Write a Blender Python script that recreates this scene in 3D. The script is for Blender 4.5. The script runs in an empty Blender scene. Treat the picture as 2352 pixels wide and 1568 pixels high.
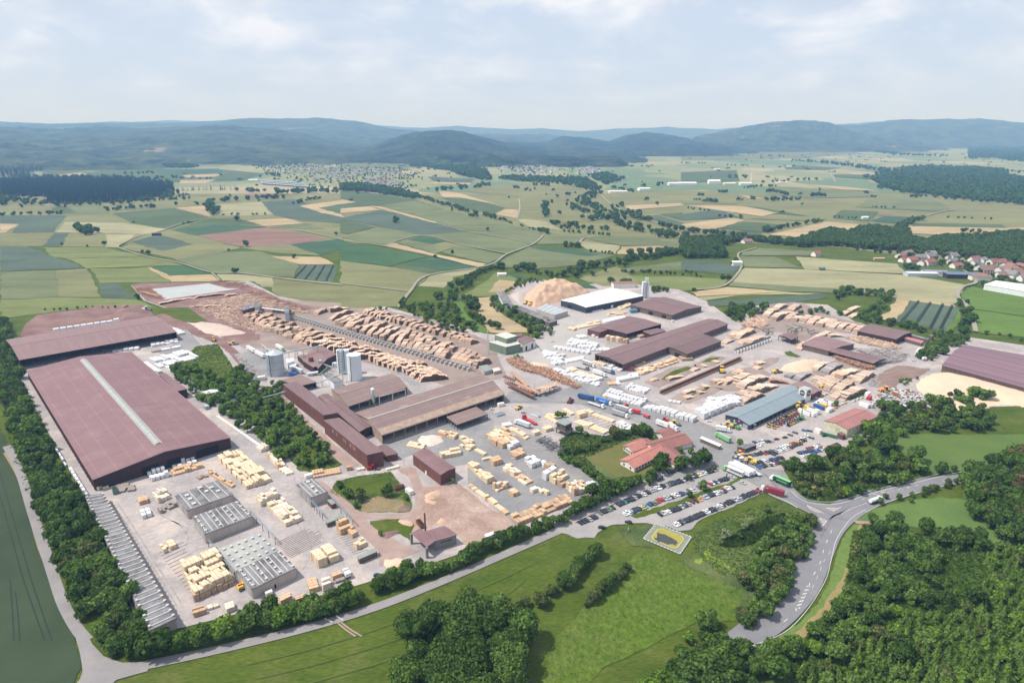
import bpy, bmesh, math, random
import numpy as np
from mathutils import Vector, Matrix, noise as mnoise
R = math.radians
sc = bpy.context.scene
C = sc.collection
# ---------------------------------------------------------------- camera
FPX, YH, CAMH = 1535.0, 302.0, 200.0          # focal length and horizon row on a 2351 wide picture, height in metres
TH = math.atan((784 - YH) / FPX)
cd = bpy.data.cameras.new('camera'); cam = bpy.data.objects.new('camera', cd); C.objects.link(cam)
cam.location = (0, 0, CAMH); cam.rotation_euler = (math.pi / 2 - TH, 0, 0)
cd.sensor_width = 36; cd.lens = 36 * FPX / 2351; cd.clip_start = 1; cd.clip_end = 60000
sc.camera = cam
# ---------------------------------------------------------------- light
SUN_EL, SUN_AZ = 57.0, 184.0                   # azimuth of the sun, counter-clockwise from +x
w = bpy.data.worlds.new("World"); sc.world = w; w.use_nodes = True
nt = w.node_tree; N = nt.nodes; N.clear(); lk = nt.links.new
out = N.new('ShaderNodeOutputWorld'); bg = N.new('ShaderNodeBackground'); sky = N.new('ShaderNodeTexSky')
sky.sky_type = 'NISHITA'; sky.sun_disc = False; sky.sun_elevation = R(SUN_EL); sky.sun_rotation = R(90 - SUN_AZ)
sky.altitude = 300; sky.air_density = 1.0; sky.dust_density = 2.0; sky.ozone_density = 1.5
tc = N.new('ShaderNodeTexCoord'); sep = N.new('ShaderNodeSeparateXYZ'); lk(tc.outputs['Generated'], sep.inputs[0])
zz = N.new('ShaderNodeMath'); zz.operation = 'MAXIMUM'; zz.inputs[1].default_value = 0.0; lk(sep.outputs[2], zz.inputs[0])
za = N.new('ShaderNodeMath'); za.operation = 'ADD'; za.inputs[1].default_value = 0.32; lk(zz.outputs[0], za.inputs[0])
dv = N.new('ShaderNodeVectorMath'); dv.operation = 'DIVIDE'; cz = N.new('ShaderNodeCombineXYZ')
for k in range(3): lk(za.outputs[0], cz.inputs[k])
lk(tc.outputs['Generated'], dv.inputs[0]); lk(cz.outputs[0], dv.inputs[1])
n1 = N.new('ShaderNodeTexNoise'); n1.inputs['Scale'].default_value = 2.6; n1.inputs['Detail'].default_value = 9; n1.inputs['Roughness'].default_value = 0.62
n1.inputs['Distortion'].default_value = 0.35
lk(dv.outputs[0], n1.inputs[0])
rp = N.new('ShaderNodeValToRGB'); e = rp.color_ramp.elements; e[0].position = 0.42; e[0].color = (0, 0, 0, 1); e[1].position = 0.60; e[1].color = (1, 1, 1, 1)
lk(n1.outputs[0], rp.inputs[0])
n2 = N.new('ShaderNodeTexNoise'); n2.inputs['Scale'].default_value = 4.5; n2.inputs['Detail'].default_value = 6; lk(dv.outputs[0], n2.inputs[0])
cc = N.new('ShaderNodeValToRGB'); e = cc.color_ramp.elements; e[0].position = 0.35; e[0].color = (5.0, 5.6, 6.8, 1); e[1].position = 0.62; e[1].color = (7.7, 7.8, 8.2, 1)
lk(n2.outputs[0], cc.inputs[0])
base = N.new('ShaderNodeMix'); base.data_type = 'RGBA'; base.inputs[0].default_value = 0.85; base.inputs[7].default_value = (5.1, 5.9, 7.25, 1)   # high thin veil
lk(sky.outputs[0], base.inputs[6])
fz = N.new('ShaderNodeMapRange'); fz.inputs[1].default_value = 0.0; fz.inputs[2].default_value = 0.16; lk(zz.outputs[0], fz.inputs[0])
fm = N.new('ShaderNodeMath'); fm.operation = 'MULTIPLY'; lk(rp.outputs[0], fm.inputs[0]); lk(fz.outputs[0], fm.inputs[1])
fk = N.new('ShaderNodeMath'); fk.operation = 'MULTIPLY'; fk.inputs[1].default_value = 0.9; lk(fm.outputs[0], fk.inputs[0])
mx = N.new('ShaderNodeMix'); mx.data_type = 'RGBA'; lk(fk.outputs[0], mx.inputs[0]); lk(base.outputs[2], mx.inputs[6]); lk(cc.outputs[0], mx.inputs[7])
lk(mx.outputs[2], bg.inputs[0]); bg.inputs[1].default_value = 0.105; lk(bg.outputs[0], out.inputs[0])
sl = bpy.data.lights.new('sun', 'SUN'); sun = bpy.data.objects.new('sun', sl); C.objects.link(sun)
sl.energy = 4.3; sl.angle = R(0.5); sl.color = (1.0, 0.95, 0.88)
sd = Vector((math.cos(R(SUN_AZ)) * math.cos(R(SUN_EL)), math.sin(R(SUN_AZ)) * math.cos(R(SUN_EL)), math.sin(R(SUN_EL))))
sun.rotation_euler = sd.to_track_quat('Z', 'Y').to_euler(); sun.location = (0, 0, 400)
sc.view_settings.view_transform = 'Standard'; sc.view_settings.look = 'None'; sc.view_settings.exposure = 0.32; sc.view_settings.gamma = 1
sc.view_settings.use_curve_mapping = False
cy = sc.cycles; cy.max_bounces = 4; cy.diffuse_bounces = 2; cy.glossy_bounces = 1; cy.transmission_bounces = 1; cy.transparent_max_bounces = 2; cy.volume_bounces = 0
# ---------------------------------------------------------------- pixels to places
CROPS = dict(S=(0, 0, 1 / 1.6763), A=(0, 1100, 2.351), B=(0, 1767, 2.351), C=(900, 1100, 2.351), D=(900, 1767, 2.351), E=(1800, 1000, 2.351),
    F=(1800, 1567, 2.351), G=(2700, 1100, 2.351), H=(2700, 1567, 2.351), I=(2141, 1961, 2.351), J=(2941, 1961, 2.351), K=(3141, 1100, 2.936),
    L=(0, 400, 1.782), M=(1310, 400, 1.782), N=(2621, 400, 1.782), O=(2640, 1760, 5.873), Q=(2200, 1840, 3.92))
def P(c, s):
    x0, y0, k = CROPS[c]; r = []
    for t in s.split():
        x, y = t.split(','); r.append(((x0 + float(x) / k) / 1.6763, (y0 + float(y) / k) / 1.6763))
    return r
def at(p, z=0.0):
    x, y = (p[0] - 1175.5) / FPX, (784 - p[1]) / FPX
    dy = math.cos(TH) + y * math.sin(TH); dz = -math.sin(TH) + y * math.cos(TH)
    t = (z - CAMH) / dz
    return Vector((x * t, dy * t, z))
def PW(c, s, z=0.0): return [at(p, z) for p in P(c, s)]
def scr(x, y, z=0):
    dep = y * math.cos(TH) - (z - CAMH) * math.sin(TH)
    return 1175.5 + FPX * x / dep, 784 - FPX * (y * math.sin(TH) + (z - CAMH) * math.cos(TH)) / dep
# ---------------------------------------------------------------- materials
MATS = {}
def newmat(name):
    m = bpy.data.materials.new(name); m.use_nodes = True
    return m, m.node_tree, m.node_tree.nodes['Principled BSDF']
def c4(c): return (c[0], c[1], c[2], 1)
def mat(name, c1, c2=None, scale=1.0, rough=0.8, metal=0.0, stretch=(1, 1, 1), coord='Object', rot=0.0, fine=None, obrand=0.0, island=0.0, spec=0.3, seam=None, bump=0.0, lo=0.35, hi=0.65, seamcol=None, patch=None, detail=5):
    """procedural surface: two tones by stretched noise, an optional finer noise, seams, patches and per-copy variation"""
    if name in MATS: return MATS[name]
    m, t, b = newmat(name); N = t.nodes; lk = t.links.new
    b.inputs['Roughness'].default_value = rough; b.inputs['Metallic'].default_value = metal
    b.inputs['Specular IOR Level'].default_value = spec
    c2 = c2 or tuple(v * 0.82 for v in c1)
    tc = N.new('ShaderNodeTexCoord'); mp = N.new('ShaderNodeMapping'); lk(tc.outputs[coord], mp.inputs[0])
    mp.inputs['Rotation'].default_value = (0, 0, rot); mp.inputs['Scale'].default_value = stretch
    n = N.new('ShaderNodeTexNoise'); n.inputs['Scale'].default_value = scale; n.inputs['Detail'].default_value = detail; n.inputs['Roughness'].default_value = 0.6
    lk(mp.outputs[0], n.inputs[0])
    r = N.new('ShaderNodeValToRGB'); e = r.color_ramp.elements; e[0].position = lo; e[0].color = c4(c1); e[1].position = hi; e[1].color = c4(c2)
    lk(n.outputs[0], r.inputs[0]); col = r.outputs[0]
    def mulval(col, val, amt):
        h = N.new('ShaderNodeMapRange'); h.inputs[3].default_value = 1 - amt; h.inputs[4].default_value = 1 + amt; lk(val, h.inputs[0])
        q = N.new('ShaderNodeVectorMath'); q.operation = 'SCALE'; lk(col, q.inputs[0]); lk(h.outputs[0], q.inputs['Scale']); return q.outputs[0]
    if patch:                                   # (scale, colour, low, high)
        n3 = N.new('ShaderNodeTexNoise'); n3.inputs['Scale'].default_value = patch[0]; n3.inputs['Detail'].default_value = 6; n3.inputs['Roughness'].default_value = 0.65
        off = N.new('ShaderNodeMapping'); off.inputs['Location'].default_value = (37, 11, 5); lk(tc.outputs[coord], off.inputs[0]); lk(off.outputs[0], n3.inputs[0])
        k = N.new('ShaderNodeMapRange'); k.inputs[1].default_value = patch[2]; k.inputs[2].default_value = patch[3]; lk(n3.outputs[0], k.inputs[0])
        q = N.new('ShaderNodeMix'); q.data_type = 'RGBA'; lk(k.outputs[0], q.inputs[0]); lk(col, q.inputs[6]); q.inputs[7].default_value = c4(patch[1]); col = q.outputs[2]
    if fine:
        n2 = N.new('ShaderNodeTexNoise'); n2.inputs['Scale'].default_value = fine[0]; n2.inputs['Detail'].default_value = 3; lk(mp.outputs[0], n2.inputs[0])
        col = mulval(col, n2.outputs[0], fine[1])
    if seam:                                    # (axis, spacing, width, colour factor)
        s = N.new('ShaderNodeSeparateXYZ'); lk(tc.outputs[coord], s.inputs[0])
        md = N.new('ShaderNodeMath'); md.operation = 'PINGPONG'; md.inputs[1].default_value = seam[1] / 2; lk(s.outputs[seam[0]], md.inputs[0])
        ls = N.new('ShaderNodeMath'); ls.operation = 'LESS_THAN'; ls.inputs[1].default_value = seam[2]; lk(md.outputs[0], ls.inputs[0])
        ml = N.new('ShaderNodeMapRange'); ml.inputs[3].default_value = 1; ml.inputs[4].default_value = seam[3]; lk(ls.outputs[0], ml.inputs[0])
        q = N.new('ShaderNodeVectorMath'); q.operation = 'SCALE'; lk(col, q.inputs[0]); lk(ml.outputs[0], q.inputs['Scale']); col = q.outputs[0]
    if obrand:
        oi = N.new('ShaderNodeObjectInfo'); col = mulval(col, oi.outputs['Random'], obrand)
    if island:
        g = N.new('ShaderNodeNewGeometry'); col = mulval(col, g.outputs['Random Per Island'], island)
    lk(col, b.inputs['Base Color'])
    if bump:
        bp = N.new('ShaderNodeBump'); bp.inputs['Strength'].default_value = bump; bp.inputs['Distance'].default_value = 1.0
        lk(n.outputs[0], bp.inputs['Height']); lk(bp.outputs[0], b.inputs['Normal'])
    MATS[name] = m
    return m
# ---------------------------------------------------------------- objects
def tag(o, label=None, cat=None, group=None, kind=None):
    if label: o['label'] = label
    if cat: o['category'] = cat
    if group: o['group'] = group
    if kind: o['kind'] = kind
    return o
def thing(name, label, cat, loc=(0, 0, 0), rz=0.0, group=None):
    o = bpy.data.objects.new(name, None); C.objects.link(o); o.location = loc; o.rotation_euler = (0, 0, rz); o.empty_display_size = 1
    return tag(o, label, cat, group)
def mesh(name, v, f, mats, mi=None):
    me = bpy.data.meshes.new(name); me.from_pydata([tuple(p) for p in v], [], f)
    for m in (mats if isinstance(mats, (list, tuple)) else [mats]): me.materials.append(m)
    if mi: me.polygons.foreach_set('material_index', mi)
    me.update(); return me
def link(name, me, parent=None, loc=(0, 0, 0), rz=0.0):
    o = bpy.data.objects.new(name, me); C.objects.link(o); o.location = loc; o.rotation_euler = (0, 0, rz)
    if parent: o.parent = parent
    return o
def npmesh(name, v, f, mats, mi=None):
    """fast mesh of equal sized faces from numpy arrays"""
    me = bpy.data.meshes.new(name); n, k = f.shape
    me.vertices.add(len(v)); me.vertices.foreach_set('co', v.astype(np.float32).ravel())
    me.loops.add(n * k); me.loops.foreach_set('vertex_index', f.astype(np.int32).ravel())
    me.polygons.add(n); me.polygons.foreach_set('loop_start', np.arange(0, n * k, k, dtype=np.int32))
    for m in (mats if isinstance(mats, (list, tuple)) else [mats]): me.materials.append(m)
    if mi is not None: me.polygons.foreach_set('material_index', np.asarray(mi, dtype=np.int32))
    me.update(calc_edges=True); return me
class MB:
    """collects simple solids and links them as one mesh"""
    def __init__(s): s.v = []; s.f = []; s.m = []
    def add(s, v, f, m=0):
        b = len(s.v); s.v += [tuple(p) for p in v]; s.f += [[i + b for i in q] for q in f]; s.m += [m] * len(f); return s
    def box(s, x0, x1, y0, y1, z0, z1, m=0, taper=0, rz=0, c=(0, 0)):
        t = taper
        v = [(x0, y0, z0), (x1, y0, z0), (x1, y1, z0), (x0, y1, z0), (x0 + t, y0 + t, z1), (x1 - t, y0 + t, z1), (x1 - t, y1 - t, z1), (x0 + t, y1 - t, z1)]
        if rz: ca, sa = math.cos(rz), math.sin(rz); v = [(ca * x - sa * y + c[0], sa * x + ca * y + c[1], z) for x, y, z in v]
        elif c != (0, 0): v = [(x + c[0], y + c[1], z) for x, y, z in v]
        return s.add(v, [(0, 3, 2, 1), (4, 5, 6, 7), (0, 1, 5, 4), (1, 2, 6, 5), (2, 3, 7, 6), (3, 0, 4, 7)], m)
    def prism(s, pts, z0, z1, m=0):
        n = len(pts); v = [(p[0], p[1], z0) for p in pts] + [(p[0], p[1], z1) for p in pts]
        return s.add(v, [list(range(n))[::-1], list(range(n, 2 * n))] + [(i, (i + 1) % n, n + (i + 1) % n, n + i) for i in range(n)], m)
    def tube(s, a, b, r, r2=None, n=8, m=0, cap=True):
        a, b = Vector(a), Vector(b); d = (b - a).normalized(); r2 = r if r2 is None else r2
        u = d.orthogonal().normalized(); w = d.cross(u); v = []
        for p, rr in ((a, r), (b, r2)):
            for k in range(n):
                t = 2 * math.pi * k / n; v.append(p + u * rr * math.cos(t) + w * rr * math.sin(t))
        f = [(k, (k + 1) % n, n + (k + 1) % n, n + k) for k in range(n)]
        if cap: f += [list(range(n))[::-1], list(range(n, 2 * n))]
        return s.add(v, f, m)
    def lathe(s, prof, c=(0, 0, 0), n=16, m=0):
        v = []; f = []
        for r, z in prof:
            for k in range(n): t = 2 * math.pi * k / n; v.append((c[0] + r * math.cos(t), c[1] + r * math.sin(t), c[2] + z))
        for j in range(len(prof) - 1):
            for k in range(n): f.append((j * n + k, j * n + (k + 1) % n, (j + 1) * n + (k + 1) % n, (j + 1) * n + k))
        f += [list(range(n))[::-1], list(range((len(prof) - 1) * n, len(prof) * n))]
        return s.add(v, f, m)
    def mesh(s, name, mats, smooth=False):
        me = mesh(name, s.v, s.f, mats, s.m)
        if smooth: me.polygons.foreach_set('use_smooth', [True] * len(s.f))
        return me
    def build(s, name, mats, parent=None, loc=(0, 0, 0), rz=0.0): return link(name, s.mesh(name, mats), parent, loc, rz)
def copy_tree(o, parent=None):
    c = o.copy(); C.objects.link(c); c.parent = parent
    for ch in o.children: copy_tree(ch, c)
    return c
def nth(n):
    wd = 'first second third fourth fifth sixth seventh eighth ninth tenth eleventh twelfth'.split()
    if n <= 12: return wd[n - 1]
    sfx = 'th' if 10 <= n % 100 <= 20 else {1: 'st', 2: 'nd', 3: 'rd'}.get(n % 10, 'th')
    return '%d%s' % (n, sfx)
random.seed(7)
rng = np.random.default_rng(7)
# ---------------------------------------------------------------- ground
GRASS = mat('grass', (0.046, 0.076, 0.009), (0.076, 0.103, 0.014), 0.035, 0.95, stretch=(.5, 1.5, 1), rot=-.75, fine=(0.7, 0.6), patch=(0.06, (0.10, 0.112, 0.03), 0.5, 0.75), spec=0.1)
TALL = mat('tall_grass', (0.062, 0.102, 0.014), (0.098, 0.132, 0.026), 0.16, 0.95, stretch=(1, 0.6, 1), fine=(0.55, 0.75), patch=(0.03, (0.075, 0.125, 0.012), 0.45, 0.7), spec=0.1)
WILD = mat('rough_meadow', (0.06, 0.10, 0.028), (0.12, 0.135, 0.05), 0.08, 0.95, fine=(0.7, 0.5), patch=(0.05, (0.05, 0.075, 0.025), 0.45, 0.65), spec=0.1)
LAWN = mat('lawn', (0.135, 0.125, 0.042), (0.10, 0.11, 0.035), 0.08, 0.95, fine=(1.2, 0.25), spec=0.1)
CONC = mat('concrete_yard', (0.345, 0.312, 0.310), (0.268, 0.248, 0.248), 0.035, 0.9, fine=(0.4, 0.26), patch=(0.045, (0.42, 0.365, 0.335), 0.5, 0.66), spec=0.15)
ASPH = mat('asphalt', (0.18, 0.18, 0.19), (0.23, 0.225, 0.225), 0.05, 0.85, fine=(0.45, 0.24), patch=(0.03, (0.28, 0.265, 0.26), 0.52, 0.75), spec=0.2)
ROADM = mat('road_asphalt', (0.165, 0.165, 0.18), (0.195, 0.193, 0.205), 0.1, 0.8, fine=(0.9, 0.09), spec=0.2)
TRACK = mat('track_asphalt', (0.255, 0.24, 0.24), (0.21, 0.20, 0.205), 0.08, 0.9, fine=(1.0, 0.1), spec=0.15)
GRAVEL = mat('gravel', (0.31, 0.29, 0.285), (0.25, 0.24, 0.24), 0.06, 0.95, fine=(0.9, 0.15), spec=0.1)
BARK = mat('bark_ground', (0.235, 0.155, 0.125), (0.34, 0.25, 0.21), 0.05, 0.95, fine=(0.6, 0.35), patch=(0.05, (0.40, 0.32, 0.275), 0.5, 0.72), spec=0.1)
SOIL = mat('red_soil', (0.155, 0.088, 0.082), (0.225, 0.15, 0.135), 0.04, 0.95, fine=(0.4, 0.25), spec=0.1)
DIRT = mat('dirt_track', (0.33, 0.25, 0.22), (0.27, 0.195, 0.17), 0.1, 0.95, fine=(0.8, 0.15), spec=0.1)
PADM = mat('grey_gravel_pad', (0.33, 0.35, 0.36), (0.38, 0.395, 0.40), 0.03, 0.95, fine=(0.3, 0.1), spec=0.1)
TANS = mat('dry_verge', (0.28, 0.21, 0.11), (0.20, 0.18, 0.07), 0.12, 0.95, fine=(0.8, 0.3), spec=0.1)
WHITE = mat('road_paint', (0.55, 0.55, 0.54), (0.42, 0.42, 0.42), 1.0, 0.7)
def fieldmat(name, c, ang=0.4, amt=0.34):
    d = tuple(v * 0.74 for v in c)
    return mat('field_' + name, c, d, 0.02, 0.95, stretch=(0.25, 1.6, 1), rot=ang, fine=(0.28, amt), patch=(0.006, tuple(v * 1.15 for v in c), 0.45, 0.75), spec=0.05)
FM = dict(
    g=fieldmat('green', (0.080, 0.114, 0.056), 0.9), G=fieldmat('bright_green', (0.054, 0.104, 0.058), 0.3), b=fieldmat('blue_green', (0.082, 0.112, 0.082), 1.2),
    k=fieldmat('wheat_grey_green', (0.135, 0.158, 0.080), 0.7), o=fieldmat('olive', (0.172, 0.178, 0.086), 0.5), y=fieldmat('yellow_green', (0.150, 0.176, 0.066), 0.3),
    t=fieldmat('tan', (0.35, 0.28, 0.17), 0.8), T=fieldmat('pale_straw', (0.27, 0.262, 0.155), 0.2), p=fieldmat('ploughed', (0.21, 0.135, 0.11), 1.0), d=fieldmat('dark_green', (0.055, 0.11, 0.05), 0.5),
    v=fieldmat('vivid_green', (0.095, 0.155, 0.035), 0.5))
# far plain: patchwork of fields
m, t, b = newmat('far_farmland'); NN = t.nodes; lk = t.links.new
tc = NN.new('ShaderNodeTexCoord'); mp = NN.new('ShaderNodeMapping'); mp.inputs['Rotation'].default_value = (0, 0, 0.5); mp.inputs['Scale'].default_value = (0.0032, 0.0018, 1); lk(tc.outputs['Object'], mp.inputs[0])
vo = NN.new('ShaderNodeTexVoronoi'); vo.distance = 'MANHATTAN'; vo.inputs['Scale'].default_value = 1.0; lk(mp.outputs[0], vo.inputs[0])
sx = NN.new('ShaderNodeSeparateXYZ'); lk(vo.outputs['Color'], sx.inputs[0])
rp = NN.new('ShaderNodeValToRGB'); rp.color_ramp.interpolation = 'CONSTANT'; e = rp.color_ramp.elements
cols = [(0.178, 0.207, 0.121), (0.218, 0.227, 0.129), (0.122, 0.173, 0.099), (0.287, 0.255, 0.174), (0.198, 0.213, 0.113), (0.150, 0.193, 0.106), (0.246, 0.241, 0.143), (0.171, 0.207, 0.113)]
e[0].color = c4(cols[0]); e[1].position = 0.125; e[1].color = c4(cols[1])
for k in range(2, 8): q = e.new(k / 8); q.color = c4(cols[k])
lk(sx.outputs[0], rp.inputs[0])
nz = NN.new('ShaderNodeTexNoise'); nz.inputs['Scale'].default_value = 0.01; nz.inputs['Detail'].default_value = 6; lk(tc.outputs['Object'], nz.inputs[0])
mr = NN.new('ShaderNodeMapRange'); mr.inputs[3].default_value = 0.75; mr.inputs[4].default_value = 1.25; lk(nz.outputs[0], mr.inputs[0])
q = NN.new('ShaderNodeVectorMath'); q.operation = 'SCALE'; lk(rp.outputs[0], q.inputs[0]); lk(mr.outputs[0], q.inputs['Scale']); lk(q.outputs[0], b.inputs['Base Color']); b.inputs['Roughness'].default_value = 1; b.inputs['Specular IOR Level'].default_value = 0.05
FARM = m
def struct(name, me, loc=(0, 0, 0)): return tag(link(name, me, None, loc), kind='structure')
gx = [(-22000, -1500), (22000, -1500), (22000, 30000), (-22000, 30000)]
struct('ground', mesh('ground', [(x, y, -0.5) for x, y in gx], [(0, 1, 2, 3)], FARM))
RAG = {'grass', 'tall_grass', 'rough_meadow', 'red_soil', 'bark_ground', 'dirt_track', 'dry_verge', 'dry_patch', 'gravel', 'log_yard_ground', 'yellow_flowers', 'dark_reeds', 'open_meadow', 'mown_meadow', 'bright_verge', 'green_wheat'}
def sheet(name, crop, pts, m, z=0.0, clip=None):
    w = PW(crop, pts) if isinstance(pts, str) else [at(p) for p in pts]
    if m.name in RAG or m.name.startswith('field_'):          # natural edges are never ruler straight
        amp = .7 if m.name in RAG else 2.2; q = []; st = 2.5 if m.name in RAG else 12
        for i, a in enumerate(w):
            b_ = w[(i + 1) % len(w)]; n = min(40, max(1, int((b_ - a).length / st)))
            for k in range(n): p = a.lerp(b_, k / n); q.append(Vector((p.x + amp * mnoise.noise(Vector((p.x / st / 2, p.y / st / 2, 1))) * 2, p.y + amp * mnoise.noise(Vector((p.x / st / 2, p.y / st / 2, 9))) * 2, 0)))
        w = q
    return struct(name, mesh(name, [(p.x, p.y, z) for p in w], [tuple(range(len(w)))], m))
def smooth(pts, k=6):
    r = []; n = len(pts)
    for i in range(n - 1):
        a, b, c, d = pts[max(i - 1, 0)], pts[i], pts[i + 1], pts[min(i + 2, n - 1)]
        for j in range(k):
            t = j / k; r.append(0.5 * ((2 * b) + (c - a) * t + (2 * a - 5 * b + 4 * c - d) * t * t + (3 * b - a - 3 * c + d) * t ** 3))
    r.append(pts[-1]); return r
def ribbon_me(name, pts, wd, m, z, k=6, off=0.0):
    s = smooth([Vector((p.x, p.y, 0)) for p in pts], k) if k > 1 else pts; v = []; f = []; n = len(s)
    for i, p in enumerate(s):
        d = (s[min(i + 1, n - 1)] - s[max(i - 1, 0)]); d.z = 0; d.normalize(); q = Vector((-d.y, d.x, 0))
        ww = wd if not isinstance(wd, (list, tuple)) else float(np.interp(i / (n - 1) * (len(wd) - 1), range(len(wd)), wd))
        v += [(p.x + q.x * (off + ww / 2), p.y + q.y * (off + ww / 2), z), (p.x + q.x * (off - ww / 2), p.y + q.y * (off - ww / 2), z)]
        if i: f.append((2 * i - 2, 2 * i - 1, 2 * i + 1, 2 * i))
    return mesh(name, v, f, m)
def ribbon(name, crop, pts, wd, m, z, k=6): return struct(name, ribbon_me(name, PW(crop, pts), wd, m, z, k))
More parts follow.
